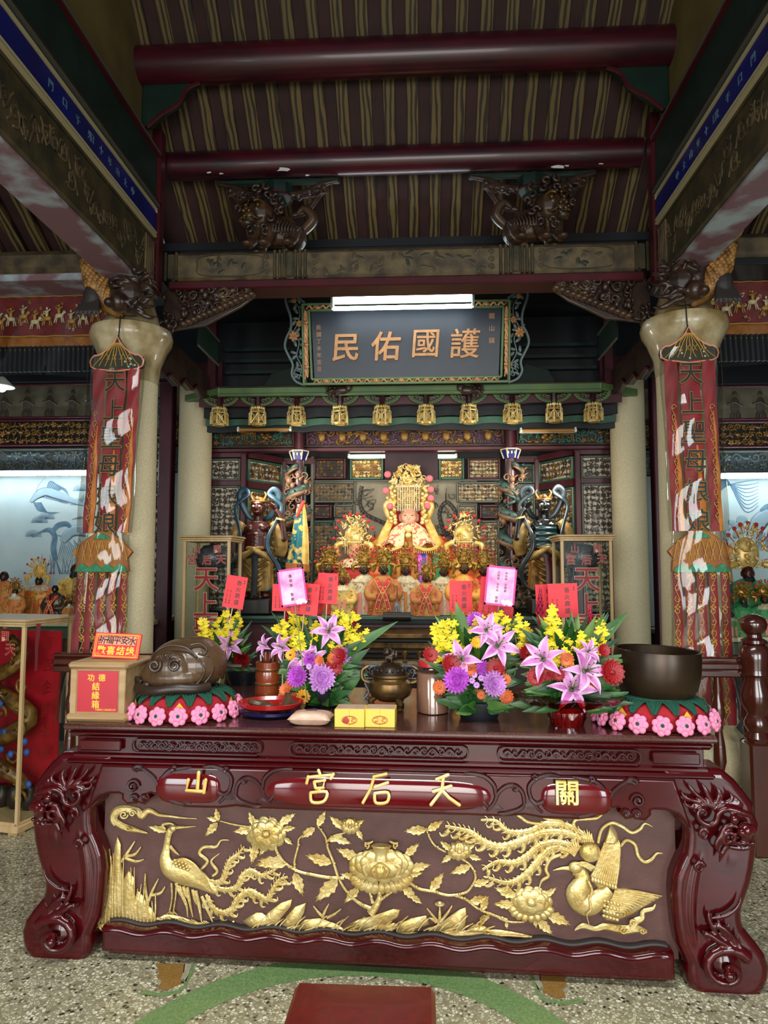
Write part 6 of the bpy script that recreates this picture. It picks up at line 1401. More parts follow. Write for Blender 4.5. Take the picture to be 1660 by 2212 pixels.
# ================================================================ statues
def crown(par, c, w, h, pom=8, seed=0, pm='pompom', gm='gold_bright', n=84, beads=8, bl=.3, bm=None):
    """tall filigree headdress: gilded scrolls on a fan, wired pompoms, curtain of beads"""
    R = random.Random(seed); b = B(); c = V(c)
    b.ell(c+V((0, .05*w, h*.34)), (w*.3, w*.16, h*.4), 14, 9)
    for k in range(n):
        t = R.random(); a = R.uniform(-1, 1); x = a*w*.5*(1-.45*t*t)*(1 if t < .8 else .8); z = t*h; y = -w*.2*(1-abs(a))-R.uniform(0, .05)*w; q = c+V((x, y, z)); r = w*R.uniform(.03, .065)
        if k % 5: b.ell(q, (r*1.5, r*.5, r*.5), 7, 5, 0, Euler((0, R.uniform(0, 3), 0)))
        else: t0 = R.uniform(0, 6); b.tube([q+V((r*1.3*(1-i/12)*cos(t0+i*.62), -.1*r, r*1.3*(1-i/12)*sin(t0+i*.62))) for i in range(11)], r*.22, 4)
    for s in (-1, 1): b.tube(spl([c+V((s*w*.3, -.1*w, .1*h)), c+V((s*w*.5, -.12*w, .02*h)), c+V((s*w*.46, -.12*w, -.25*h)), c+V((s*w*.4, -.1*w, -.32*h))]), [w*.07, w*.09, w*.06, w*.03], 7)
    o = b.build('crown', G(gm), par, smooth=180)
    for k in range(pom):
        t = k/(pom-1); a = pi*(1-t); x = w*.56*cos(a)*(1 if k % 2 else 1.06); z = h*(.25+.78*sin(a)**.8) if pom > 6 else h*(.2+.7*sin(a)); q = c+V((x, -.12*w, z))
        e = B(); e.tube([c+V((x*.6, -.05*w, z*.75)), q], w*.012, 4); e.ell(q, w*(.052 if pom > 6 else .06), 8, 6); e.build('pompom', G(pm), o, smooth=180)
    if beads:
        b = B(); z0 = .12*h
        for k in range(beads):
            x = (k/(beads-1)-.5)*w*.46
            for i in range(9): b.ell(c+V((x, -.3*w, z0-bl*h*i/8)), (w*.016, w*.016, bl*h/18), 5, 4)
        b.tube([c+V((-w*.25, -.3*w, z0)), c+V((w*.25, -.3*w, z0))], w*.025, 5); b.build('bead_curtain', G(bm or gm), o, smooth=180)
    return o
def head(par, c, r, m_, beard=None, seed=0, eyes=True):
    b = B(); c = V(c); b.ell(c, (r*.82, r*.85, r*1.08), 18, 12); b.ell(c+V((0, -.25*r, -.45*r)), (r*.62, r*.6, r*.6), 14, 8); b.ell(c+V((0, -.86*r, -.12*r)), (r*.13, r*.16, r*.3), 8, 6); b.ell(c+V((0, -.78*r, -.5*r)), (r*.26, r*.12, r*.08), 8, 6)
    for s in (-1, 1): b.ell(c+V((s*.84*r, .05*r, -.1*r)), (r*.12, r*.22, r*.4), 8, 6); b.tube([c+V((s*.14*r, -.82*r, .24*r)), c+V((s*.36*r, -.8*r, .3*r)), c+V((s*.55*r, -.66*r, .22*r))], r*.06, 5); b.ell(c+V((s*.3*r, -.58*r, -.3*r)), (r*.28, r*.26, r*.26), 8, 6)
    b.tube([c+V((0, .05*r, -.6*r)), c+V((0, .1*r, -1.5*r))], r*.5, 10); o = b.build('head', G(m_), par, smooth=180)
    fuse(o, r*.07, 1)
    b = B()
    for s in (-1, 1): b.ell(c+V((s*.34*r, -.80*r, .06*r)), (r*.13, r*.05, r*.035), 8, 5)
    b.build('eyes', G('eyelid'), o, smooth=180)
    if beard:
        b = B(); L = 2.6 if beard == 'beard' else 1.9
        for k in range(15): x = (k-7)/7; b.tube(spl([c+V((x*.5*r, -.8*r+abs(x)*.3*r, -.55*r)), c+V((x*.55*r, -1.05*r+abs(x)*.3*r, -1.2*r)), c+V((x*.3*r, -1.0*r, -r*L+abs(x)*.7*r))], 3), [r*.12, r*.13, r*.03], 5)
        b.build('beard', G(beard), o, smooth=180)
    return o
def robe(par, h, w, d, m_, seated=True, seed=0, name='robe', nf=9):
    R = random.Random(seed); ph = R.uniform(0, 6); b = B()
    pr = [(.62, 0), (.6, .05), (.56, .2), (.5, .38), (.47, .52), (.45, .66), (.42, .78), (.3, .88), (.16, .94), (.05, .96)] if seated else [(.55, 0), (.5, .1), (.43, .35), (.36, .55), (.38, .7), (.38, .8), (.26, .9), (.1, .96)]
    b.lathe([(r*w, z*h) for r, z in pr], 44, (0, 0, 0), 0, 1, d, fn=lambda a, z: 1+.055*sin(nf*a+ph)*max(0, 1-z/h*1.1))
    for s in (-1, 1): b.tube(spl([(s*.34*w, 0, .8*h), (s*.54*w, -.05*w, .58*h), (s*.5*w, -.3*w*d, .42*h), (s*.2*w, -.5*w*d, .42*h)]), [.15*w, .18*w, .2*w, .17*w, .14*w], 10); b.ell((s*.46*w, -.3*w*d, .3*h), (.12*w, .16*w, .17*h), 10, 8)
    o = b.build(name, G(m_), par); fuse(o, max(.0045, w*.018), 1); return o
def collar(par, h, w, d, m_, z0=.86, r1=.46, r0=.16, drop=.16):
    b = B(); n = 24
    for k in range(12):
        a0 = 2*pi*k/12; 
        def f(i, j): a = a0+i*2*pi/12*.94; r = w*(r0+(r1-r0)*j); return V((r*cos(a), r*sin(a)*d-.02*w, h*(z0+.06-drop*j**1.4)+.012*w*sin(pi*i)))
        b.grid(f, 4, 5)
    return b.build('collar', G(m_), par, smooth=60)
def strips(par, h, w, d, m_, xs, z1=.6, z0=.05, name='robe_panel', wd=.16):
    for x in xs:
        b = B(); b.grid(lambda i, j: V((x*w+(i-.5)*wd*w, -w*d*(.62-.12*j)-.03*w-.015*w*sin(i*pi), h*(z0+(z1-z0)*j))), 4, 5); b.grid(lambda i, j: V((x*w+(.5-i)*wd*w, -w*d*(.62-.12*j)-.022*w, h*(z0+(z1-z0)*j))), 4, 5)
        b.build(name, G(m_), par, smooth=60)
def cross_sash(par, h, w, d, m_):
    for s in (-1, 1):
        b = B(); pts = spl([(s*.26*w, -.24*w*d-.02, .84*h), (s*.1*w, -.5*w*d-.03, .66*h), (-s*.1*w, -.66*w*d-.025, .42*h), (-s*.24*w, -.7*w*d-.02, .12*h)], 5)
        b.tube(pts, .095*w, 6, flat=.18, up=(0, -1, 0)); o = b.build('sash', G(m_), par)
        b = B()
        for e in (-1, 1): b.tube([(x+e*.075*w, y-.016*w, z) for x, y, z in pts], .012*w, 4)
        for k in range(2, len(pts)-1, 3): b.ell((pts[k][0], pts[k][1]-.02*w, pts[k][2]), (.03*w, .008*w, .03*w), 6, 4)
        b.build('sash_embroidery', G('silk_yellow'), o)
def deco(par, h, w, d, m_, seed, n=26):
    R = random.Random(seed); b = B()
    for k in range(n):
        x = R.uniform(-.5, .5); z = R.uniform(.05, .75); y = -d*(.6-.22*z)*sqrt(max(.05, 1-(x/.62)**2))-.03; r = R.uniform(.025, .055)*w
        b.ell((x*w, y*w, z*h), (r, r*.4, r), 6, 5)
    return b.build('robe_embroidery', G(m_), par, smooth=180)
def deity(px, py, Y, h, label, rm='silk_orange', fm='skin_dark', w=None, cr=(1, 1), pom=9, style='collar', cm='silk_cream', beard=None, seed=0, gm='carved_gold2', z=1.1, grp='small crowned statues on the altar shelf', hr=.105, beads=8, em='gold_thread'):
    """py: base line of the statue is at height z; h: height to the top of the head"""
    c = W(px, py, Y); t = thing('deity_statue', label, 'statue', (c.x, Y, z), group=grp); w = w or h*.5; d = .72; r = h*hr
    rb_ = robe(t, h*.82, w, d, rm, True, seed)
    deco(rb_, h*.82, w, d, em, seed)
    hd = head(t, (0, -.04*w, h*.86), r, fm, beard, seed)
    if style == 'collar': collar(t, h*.82, w, d, cm); strips(t, h*.82, w, d, 'silk_pink', (-.14, .14), .5)
    elif style == 'sash': cross_sash(t, h*.82, w, d, 'silk_red')
    elif style == 'plain': collar(t, h*.82, w, d, rm)
    elif style == 'orange': collar(t, h*.82, w, d, cm); strips(t, h*.82, w, d, 'silk_orange', (-.25, 0, .25), .55, wd=.12)
    if cr: crown(t, (0, -.05*w, h*.93), r*3.4*cr[0], r*3.0*cr[1], pom, seed, gm=gm, beads=beads, bl=.34)
    return t
mat('silk_pinkred', 'c4553c', .6, col2='b8903c', ns=30)
mat('carved_gold2', 'b58a34', .35, .55, col2='7a5a22', ns=40)
mat('silk_white_flower', 'e0cfa0', .6, col2='c46a5a', ns=26, sharp=(.52, .56))
mat('silk_mazu', 'e0a040', .5, col2='d8602c', ns=9, sharp=(.45, .55))
ZS = 1.1
# central statue and its two attendants
c = W(884, 1200, 6.55); mz = thing('deity_statue', 'largest central pink faced goddess statue with tall gold crown and bead curtain', 'statue', (c.x, 6.55, ZS))
H, Wd = 1.02, .60
r_ = robe(mz, .80, .62, .7, 'silk_mazu', True, 3, nf=11); deco(r_, .8, .62, .7, 'gold_thread', 5, 60)
head(mz, (0, -.03, .86), .098, 'skin_pink')
for s in (-1, 1):
    b = B(); b.grid(lambda i, j: V((s*(.04+.27*i)*(.45+.55*j**.6), -.12-.17*j+.16*i*i, .80-.05*i*i-(.2+.03*sin(pi*i*3))*j+.01*sin(pi*i))), 14, 8); b.grid(lambda i, j: V((s*(.04+.27*(1-i))*(.45+.55*j**.6), -.118-.17*j+.16*(1-i)**2, .797-.05*(1-i)**2-(.2+.03*sin(pi*i*3))*j)), 14, 8); b.build('cloud_collar', G('silk_white_flower'), mz, smooth=180)
    b = B(); b.tube(spl([(s*.06, -.3, .58), (s*.14, -.3, .55), (s*.22, -.25, .56), (s*.27, -.16, .60)]), .016, 6); 
    for k in range(12): b.tube([(s*(.05+k*.018), -.3+.012*max(0, k-6), .575-.02*sin(k*.27)), (s*(.05+k*.018), -.305+.012*max(0, k-6), .52)], .004, 4)
    b.build('collar_fringe', G('silk_yellow'), mz)
    b = B(); b.tube(spl([(s*.13, .0, .98), (s*.17, -.04, .82), (s*.22, -.1, .70), (s*.29, -.1, .5), (s*.33, -.1, .25)]), [.03, .035, .04, .05, .05], 8, flat=.4); b.build('headdress_streamer', G('silk_yellow'), mz, smooth=180)
    b = B(); b.ell((s*.12, .06, .83), (.07, .05, .1)); b.build('hood_lining', G('silk_red'), mz, smooth=180)
b = B(); b.ell((0, -.2, .74), (.036, .02, .04)); b.ell((0, -.24, .68), (.028, .015, .028)); b.build('breast_pendant', G('gold_bright'), mz, smooth=180)
for x, m_ in ((-.09, 'silk_orange'), (.0, 'silk_red'), (.1, 'mum_violet'), (.125, 'dish_blue2'), (.15, 'lily'), (-.2, 'silk_green'), (.25, 'silk_green')):
    if m_ not in MT: mat(m_, '3460b0', .5)
    b = B(); b.tube(spl([(x, -.29+abs(x)*.3, .52), (x+.005, -.35+abs(x)*.3, .38), (x, -.36+abs(x)*.3, .2)]), .022 if abs(x) < .2 else .05, 6, flat=.35, up=(0, -1, 0)); b.build('ribbon', G(m_), mz, smooth=180)
crown(mz, (0, -.03, .955), .40, .37, 0, 2, n=190, beads=0)
for s in (-1, 1):
    b = B()
    for k in range(26): R_ = random.Random(k+s); b.ell((s*(.115+.05*R_.random()), -.09-.03*R_.random(), .80+.34*k/26), (.02, .014, .018), 7, 5)
    b.build('crown_side_wing', G('gold_bright'), mz, smooth=180)
b = B()
for k in range(10):
    x = (k-4.5)*.021
    for i in range(13): b.ell((x, -.16, 1.11-.0165*i), (.0065, .0065, .009), 6, 4)
b.box((0, -.16, 1.125), (.225, .02, .016)); b.build('bead_curtain', G('silk_cream'), mz, smooth=180)
for x, z in ((-.205, 1.09), (.2, 1.1), (-.17, .95), (.17, .95), (-.19, 1.24), (.19, 1.2), (.2, 1.02)): B().ell((x, -.12, z), .032, 10, 7).build('pompom', G('pompom_pink'), mz, smooth=180)
deity(766, 1200, 6.42, .63, 'left attendant goddess statue in red and cream with gold crown and beads', 'silk_red', 'skin_pink', .44, (1.25, 1.3), 10, 'orange', 'silk_cream', seed=11, gm='gold_bright', grp=None, hr=.115)
deity(1003, 1200, 6.42, .63, 'right attendant goddess statue in orange with gold crown and beads', 'silk_mazu', 'skin_pink', .44, (1.25, 1.3), 10, 'orange', 'silk_yellow', seed=12, gm='gold_bright', grp=None, hr=.115)
# front row on the shelf
for k, (px, h, rm, fm, st_, lb, Y, cs) in enumerate((
    (711, .44, 'silk_red', 'skin_dark', 'plain', 'small crowned statue leftmost in the front row behind a red card', 6.08, 1.25),
    (741, .33, 'silk_yellow', 'skin_dark', 'collar', 'shortest crowned statue beside the red card at the left of the front row', 5.95, 1.0),
    (787, .44, 'silk_cream', 'skin_black', 'collar', 'black faced crowned statue with cream collar left of the cross sashed one', 6.1, 1.2),
    (829, .44, 'silk_pinkred', 'skin_black', 'sash', 'black faced crowned statue with crossed red sash left of the centre', 6.0, 1.2),
    (877, .43, 'silk_cream', 'skin_dark', 'orange', 'dark faced crowned statue with orange panels below the central goddess', 6.1, 1.2),
    (921, .36, 'silk_pinkred', 'skin_dark', 'sash', 'shorter crowned statue with crossed red sash right of the centre', 5.92, 1.05),
    (960, .42, 'silk_cream', 'skin_dark', 'collar', 'crowned statue with cream collar between the sashed one and the red card', 6.1, 1.15),
    (1004, .45, 'silk_mazu', 'skin_dark', 'plain', 'tall crowned brown faced statue directly above the sleeved red card', 6.05, 1.2),
    (1046, .43, 'silk_red', 'skin_dark', 'plain', 'small crowned statue rightmost in the front row beside the pink card', 6.08, 1.15))):
    deity(px, 1300, Y, h, lb, rm, fm, None, (cs, 1.15), 11, st_, seed=70+k)
# duster and dark bolster on the shelf edge
c = W(858, 1330, 5.86); t = thing('feather_duster', 'grey horsehair whisk standing before the small statues', 'whisk', (c.x, 5.9, ZS)); b = B(); R_ = random.Random(2)
for k in range(40): a = R_.uniform(0, 6.28); b.tube(spl([(0, 0, .14), (.02*cos(a), .02*sin(a), .08), (.05*cos(a), .03*sin(a), 0.0)], 3), [.003, .0025, .001], 4)
b.build('hair', G('silver'), t); B().tube([(0, 0, .12), (0, 0, .25)], .007, 8).build('handle', G('carved_gold'), t)
a, c = W(828, 1336, 5.82), W(888, 1336, 5.82); tag(B().tube([V((0, 0, 0)), V((c.x-a.x, 0, 0))], .036, 20).build('bolster', G('terracotta'), None, V((a.x, 5.82, ZS+.0))), 'dark brown round bolster on the shelf edge before the statues', 'bolster')
# guardians
def guardian(px, Y, base_y, s, skin, chest, label, name='guardian_statue'):
    c = W(px, base_y, Y); t = thing(name, label, 'statue', (c.x, Y, c.z)); k = .93
    b = B().box((0, 0, -.065), (.27, .24, .13), 0, .012); b.build('plinth', G('terracotta'), t)
    P = lambda x, y, z: (s*x, y, z)
    b = B(); b.ell((0, -.02, .765), (.058, .062, .072)); b.ell((0, -.045, .735), (.045, .04, .04)); b.ell((0, -.083, .757), (.015, .02, .024), 8, 6); b.tube([(0, 0, .72), (0, 0, .62)], .045, 10)
    for e in (-1, 1):
        b.ell((e*.055, .0, .765), (.012, .018, .03)); b.tube([(e*.008, -.075, .795), (e*.03, -.072, .80), (e*.048, -.055, .792)], .007, 6); b.ell((e*.026, -.055, .745), (.02, .018, .02), 8, 6)
    b.tube([(-.02, -.082, .722), (0, -.086, .719), (.02, -.082, .722)], .007, 6)
    b.tube([(0, 0, .64), (0, -.01, .5), (0, -.02, .4)], [.09, .11, .105], 14)
    for e in (-1, 1): b.ell((e*.05, -.07, .585), (.045, .035, .038)); 
    for q in range(4): b.tube([(-.07, -.085, .53-.03*q), (0, -.115, .535-.03*q), (.07, -.085, .53-.03*q)], .011, 6)
    # raised arm and lowered arm
    b.tube(spl([P(.11, 0, .62), P(.2, -.02, .5), P(.215, -.03, .52), P(.2, -.03, .66), P(.16, -.04, .74)]), [.045, .045, .04, .034, .026, .024], 10)
    for q in range(5): b.tube([P(.165-.006*q, -.05+.008*q, .745), P(.15-.013*q, -.06+.012*q, .79-.004*abs(q-2)), P(.13-.008*q, -.055+.01*q, .81-.008*abs(q-2))], [.009, .008, .006], 6)
    b.tube(spl([P(-.11, 0, .62), P(-.19, -.01, .5), P(-.2, -.05, .38), P(-.17, -.09, .30)]), [.045, .046, .038, .03], 10)
    for q in range(5): b.tube([P(-.17+.008*(q-2), -.09, .305), P(-.165+.012*(q-2), -.105, .27), P(-.16+.008*(q-2), -.09, .25)], [.009, .008, .006], 6)
    bd = b.build('body', G(skin), t); fuse(bd, .006, 1)
    if chest != skin: b = B(); b.grid(lambda i, j: V(((i-.5)*.17, -.112-.02*(1-(i*2-1)**2)+.006*sin(j*26), .60-.19*j)), 10, 30); b.build('ribbed_chest', G(chest), bd, smooth=180)
    b = B()
    for e in (-1, 1): b.ell((e*.025, -.077, .772), (.011, .007, .009), 8, 6)
    b.build('eyes', G('silk_cream'), bd, smooth=180)
    for e in (-1, 1): B().tube([P(.197, -.032, .655), P(.2, -.032, .67)], .037, 12).build('bracelet', G('gold_bright'), bd) if e > 0 else None
    b = B(); b.lathe([(.14, .06), (.135, .1), (.13, .2), (.125, .3), (.118, .36), (.11, .38)], 40, (0, 0, 0), 0, 1, .8, fn=lambda a, z: 1+.06*sin(9*a)*(1-z*1.6)); 
    for q in range(5): b.tube(spl([(-.11+.01*q, -.06, .34-.05*q), (0, -.135-.004*q, .27-.045*q), (.11-.01*q, -.06, .34-.05*q)], 4), .012, 6)
    o = b.build('skirt', G('carved_gold' if skin == 'skin_black' else 'robe_gold'), t); fuse(o, .006, 1)
    b = B()
    for e in (-1, 1):
        b.grid(lambda i, j: V((e*(.055+.1*i+.02*j*(1-i)), -.105-.04*sin(pi*j)*(1-i)+.09*i*i, .63-.27*j+.012*sin(6*i+3*j))), 8, 10)
        b.tube(spl([(e*.13, .0, .63), (e*.18, -.02, .55), (e*.2, 0, .45), (e*.185, .02, .36)]), [.05, .055, .058, .045], 10)
        b.tube(spl([(e*.07, -.1, .42), (0, -.145, .405), (e*.1, -.12, .35), (e*.17, -.08, .30)]), [.016, .02, .03, .02], 8)
    b.tube(spl([(.075, .07, .63), (0, .11, .5), (0, .1, .36)]), .09, 10); b.ell((0, -.15, .405), (.03, .02, .024))
    o = b.build('jacket', G('robe_gold'), t); fuse(o, .006, 1)
    b = B().lathe([(.118, .335), (.125, .36), (.118, .38)], 32, (0, 0, 0), 0, 1, .86); b.tube(spl([(0, -.125, .35), (.012, -.15, .2), (.0, -.15, .03)]), .028, 8, flat=.4, up=(0, -1, 0)); b.build('belt_sash', G('beard' if skin == 'skin_red' else 'dark_red'), t)
    b = B()
    for e in (-1, 1): b.tube(spl([(e*.02, .07, .66), (e*.1, .05, .70), (e*.17, .03, .86), (e*.13, .02, .92), (e*.09, .01, .88), (e*.15, .0, .83), (e*.2, -.0, .76), (e*.155, -.06, .62), (e*.12, -.13, .52), (e*.12, -.14, .4), (e*.2, -.1, .25), (e*.18, -.08, .12), (e*.1, -.1, .06)]), [.016, .024, .032, .03, .024, .022, .018, .016, .018, .02, .022, .018, .006], 8, flat=.5)
    b.build('flying_scarf', G('scarf_blue' if skin == 'skin_red' else 'scarf_dark'), t, smooth=180)
    b = B()
    for e in (-1, 1): b.tube(spl([(e*.05, 0, .25), (e*.07, -.03, .12), (e*.075, -.01, .03)]), [.06, .05, .04], 10); b.ell((e*.085, -.05, .022), (.036, .07, .026))
    b.build('legs_and_boots', G(skin), t, smooth=180)
    b = B(); b.tube([(.06*cos(q*pi/12), .005+.06*sin(q*pi/12), .815) for q in range(24)], .011, 6, closed=True); b.ell((0, -.05, .835), (.02, .014, .022)); b.ell((0, .02, .825), (.05, .045, .035))
    for e in (-1, 1): b.tube(spl([(e*.04, .0, .82), (e*.065, .0, .87), (e*.05, .0, .9)]), [.012, .01, .003], 6)
    b.build('headband', G('carved_gold'), t, smooth=180)
    return t
mat('robe_gold', 'a8884a', .4, .2, col2='6e5228', ns=12); mat('scarf_dark', '141c22', .35, col2='26343c', ns=8, coat=.3)
guardian(556, 5.98, 1292, 1, 'skin_red', 'skin_red', 'dark red guardian statue with raised hand and blue scarf beside the left glass case')
guardian(1178, 5.98, 1292, -1, 'skin_black', 'skin_teal', 'black guardian statue with teal ribbed chest and raised hand beside the right glass case')
# embroidered pennant on the left dragon column
c = W(652, 1090, 6.12); pn = thing('embroidered_pennant', 'embroidered triangular pennant with red top and gold fringe by the left dragon column', 'pennant', (c.x, 6.12, c.z))
def pf(i, j): a = -pi*(.1+.8*i); w_ = .03+.085*j; return V((w_*cos(a)*1.15-.05*j*j*(1-i), w_*.7*sin(a)-.02+.01*sin(i*20)*j, -.5*j-.02*(1-i)*j))
b = B(); b.grid(pf, 24, 16); b.build('cloth', G('pennant_cloth') if 'pennant_cloth' in MT else mat('pennant_cloth', '1f6a74', .5, col2='d8b860', ns=22, sharp=(.5, .54)), pn, smooth=180)
b = B(); b.grid(lambda i, j: pf(i*.35, j)+V((0, -.006, 0)), 10, 16); b.build('cloth_border', G('silk_yellow'), pn, smooth=180)
b = B()
for k in range(40): q = pf(k/39, 1); b.tube([q, q+V((0, 0, -.06))], .005, 4)
b.build('fringe', G('orange_cloth'), pn)
b = B(); b.tube(spl([(.03, -.03, .03), (0, -.06, -.03), (-.03, -.07, -.12)]), [.012, .02, .008], 8, flat=.4); b.build('red_ribbon', G('silk_red'), pn, smooth=180)
b = B().tube([(.03*cos(q*pi/10), -.09, -.53+.04*sin(q*pi/10)) for q in range(20)], .01, 6, closed=True); b.tube([(-.012, -.1, -.55), (-.012, -.1, -.52)], .006, 5); b.tube([(.0, -.1, -.555), (.014, -.1, -.52)], .006, 5); b.build('round_tag', G('ink'), pn)
# tall glass cases at both sides of the shrine and at the left of the hall
def case(loc, w, d, h, label, rz, letters, inner, rev=1):
    t = thing('glass_case', label, 'display case', loc, (0, 0, rz), 'wooden framed glass cases'); b = B(); f = .022
    for sx in (-1, 1):
        for sy in (-1, 1): b.box((sx*(w-f)/2, sy*(d-f)/2, h/2), (f, f, h), 0, .003)
    for z in (h-.012,): b.box((0, 0, z), (w+.03, d+.03, .014), 0, .004); b.box((0, 0, z+.016), (w+.05, d+.05, .014), 0, .005); b.box((0, 0, z-.014), (w+.012, d+.012, .014), 0, .003)
    b.box((0, 0, .03), (w+.02, d+.02, .04), 0, .006); b.box((0, 0, .055), (w, d, .02), 0, .004)
    for sx in (-1, 1):
        for sy in (-1, 1): b.box((sx*(w-.06)/2, sy*(d-.06)/2, .005), (.06, .06, .014))
    b.build('frame', G('pale_wood'), t)
    for nm, c_, dm in (('front_pane', (0, -d/2+.012, h/2), (w-.03, .003, h-.05)), ('back_pane', (0, d/2-.012, h/2), (w-.03, .003, h-.05)), ('side_pane', (w/2-.012, 0, h/2), (.003, d-.03, h-.05)), ('side_pane', (-w/2+.012, 0, h/2), (.003, d-.03, h-.05))):
        pn_ = B().box(c_, dm).build(nm, G('glass'), t, smooth=0)
        if nm == 'front_pane':
            for ch, x, z, s in letters:
                q = T(x, -d/2+.0085, z)
                B().geo(glyphs(ch, s, .001, .026), q).build('character_rim', G('letter_rim'), pn_); B().geo(glyphs(ch, s, .0016, .014), T(x, -d/2+.0075, z)).build('character', G('letter_red'), pn_)
    inner(t, w, d, h); return t
def inner_shrine(t, w, d, h):
    b = B().lathe([(w*.36, 0), (w*.4, .01), (w*.3, .02), (.02, .03), (.001, .03)], 28); b.t = M.Identity(4)
    B().lathe([(.001, h*.80), (w*.30, h*.81), (w*.4, h*.86), (w*.38, h*.9), (w*.2, h*.95), (.001, h*.96)], 28).build('canopy_dome', G('bead_grey'), t, smooth=180)
    b = B(); R_ = random.Random(int(w*1000))
    for k in range(44): x, y, z = R_.uniform(-.32, .32)*w, R_.uniform(-.2, .2)*d, R_.uniform(.06, .5)*h; b.ell((x, y, z), (.02, .014, .026), 7, 5)
    b.build('gilt_figure', G('gold_dull'), t, smooth=180)
    B().lathe([(w*.32, .07), (w*.3, h*.3), (w*.18, h*.42), (w*.08, h*.5), (.001, h*.52)], 24, (0, .02, 0)).build('figure_robe', G('silk_cream'), t, smooth=180)
mat('bead_grey', '3a3c44', .4, .4, col2='6c6c74', ns=120, sharp=(.45, .55)); mat('case_back', '6d6a62', .6, col2='8c8678', ns=7)
def lets(w, h, s=1): return [('山', -w*.22, h-.09, .062), ('關', w*.22, h-.09, .062), ('宮', -w*.3, h-.165, .078), ('后', 0, h-.17, .074), ('天', w*.3, h-.165, .074), ('天', 0, h-.31, .19), ('上', 0, h-.49, .19), ('聖', 0, h-.67, .19), ('母', 0, h-.85, .18)]
for px0, px1, Y, rz_, lb in ((395, 497, 5.15, 0, 'tall glass case left of the shrine between white column and red guardian'), (1212, 1324, 5.15, 0, 'tall glass case right of the shrine between black guardian and white column')):
    a, c = W(px0, 1165, Y), W(px1, 1165, Y); w = c.x-a.x
    case(((a.x+c.x)/2, Y+.18, .55), w, .34, 1.17, lb, rz_, lets(w, 1.17), inner_shrine)
    sd = thing('side_table', ('left' if px0 < 800 else 'right')+' dark low table carrying a glass case beside the shrine', 'table', ((a.x+c.x)/2, Y+.18, 0)); B().box((0, 0, .535), (w+.1, .44, .03), 0, .006).build('table_top', G('plum'), sd)
    for i in (-1, 1):
        for j in (-1, 1): B().box((i*w*.42, j*.17, .26), (.05, .05, .52), 0, .006).build('leg', G('plum'), sd)
# ================================================================ name board, big lamp, roof carvings, banners
C0 = W(877, 742, 5.72); KP = 5.72/1540
pq = thing('name_board', 'large dark blue hanging board with four gilded characters and carved wings', 'plaque', C0, (.17, 0, 0))
Lp = lambda x, y, d=0: V(((x-877)*KP, d, (742-y)*KP))
def pl2(pts, d, th, bev=.004): return plate([[(Lp(*p).x, Lp(*p).z) for p in pts]], th, bev), M.Translation((0, d, 0))
B().geo(*pl2(((668, 662), (1086, 662), (1080, 824), (674, 824)), 0, .03)).build('board', G('plaque_blue'), pq, smooth=0)
b = B()
for x0, y0, x1, y1 in ((650, 655, 1103, 655), (650, 655, 650, 828), (1103, 655, 1103, 828), (650, 828, 1103, 828), (664, 668, 1090, 668), (664, 668, 668, 818), (1090, 668, 1086, 818), (668, 818, 1086, 818)):
    b.tube([Lp(x0, y0, -.03), Lp(x1, y1, -.03)], .011, 6)
b.build('border', G('beam_green'), pq)
b = B(); R_ = random.Random(3)
def runner(x0, y0, x1, y1, n):
    for k in range(n):
        t = (k+.5)/n; c = Lp(x0+(x1-x0)*t, y0+(y1-y0)*t, -.03); h_ = abs(x1-x0) > abs(y1-y0); dx, dz = (.035, .014) if h_ else (.014, .04)
        b.tube(spl([c+V((-dx, 0, -dz*(1 if h_ else 1))), c+V((-dx*.2, -.006, dz*.9)), c+V((dx*.4, 0, -dz*.6)), c+V((dx, 0, dz))], 4), [.006, .010, .009, .004], 5)
        if k % 3 == 1: b.ell(c+V((0, -.008, 0)), (.022, .009, .018), 8, 6)
runner(672, 823, 1082, 823, 22); runner(657, 670, 657, 815, 9); runner(1097, 670, 1097, 815, 9); runner(660, 662, 720, 662, 4); runner(1030, 662, 1095, 662, 4)
b.build('border_carving', G('plaque_gold'), pq)
for s in (-1, 1):
    X = lambda x: x if s < 0 else 1754-x
    o_ = spl([(X(x), y) for x, y in ((652, 648), (640, 640), (622, 628), (612, 636), (613, 652), (622, 680), (622, 705), (612, 725), (608, 745), (616, 765), (625, 785), (622, 805), (632, 822), (652, 830))], 4)
    b = B(); b.tube([Lp(x, y, -.005) for x, y in o_], .011, 6); b.tube([Lp(X(652), 648, -.005), Lp(X(652), 830, -.005)], .012, 6); b.build('wing_rim', G('plaque_rim'), pq)
    b = B()
    stem = spl([(X(638), 815), (X(645), 790), (X(634), 765), (X(640), 735), (X(628), 715), (X(640), 690), (X(642), 665), (X(630), 645)], 4); b.tube([Lp(x, y) for x, y in stem], .006, 5)
    for k, (x, y) in enumerate(stem[1::2]):
        q = Lp(x, y)
        for e in (-1, 1): b.ell(q+V((e*.03, 0, .012*(k % 2))), (.028, .006, .014), 7, 5, 0, Euler((0, e*.6+k, 0)))
    for k in range(5): b.tube([Lp(X(640), 800)+V((.035*(1+.2*k)*cos(q*pi/8+k*.4), 0, .03*sin(q*pi/8)-.02*k+.02)) for q in range(9)], .004, 4)
    b.build('wing_carving', G('plaque_rim'), pq)
    b = B()
    for x, y, r in ((X(628), 722, .042), (X(642), 695, .03), (X(630), 645, .022), (X(648), 790, .02)):
        for k in range(7): a = k*.9; b.ell(Lp(x, y, -.012)+V((r*.6*cos(a), 0, r*.6*sin(a))), (r*.5, r*.25, r*.32), 7, 5, 0, Euler((0, -a, 0)))
        b.ell(Lp(x, y, -.02), r*.3, 7, 5)
    b.build('wing_blossoms', G('plaque_gold'), pq)
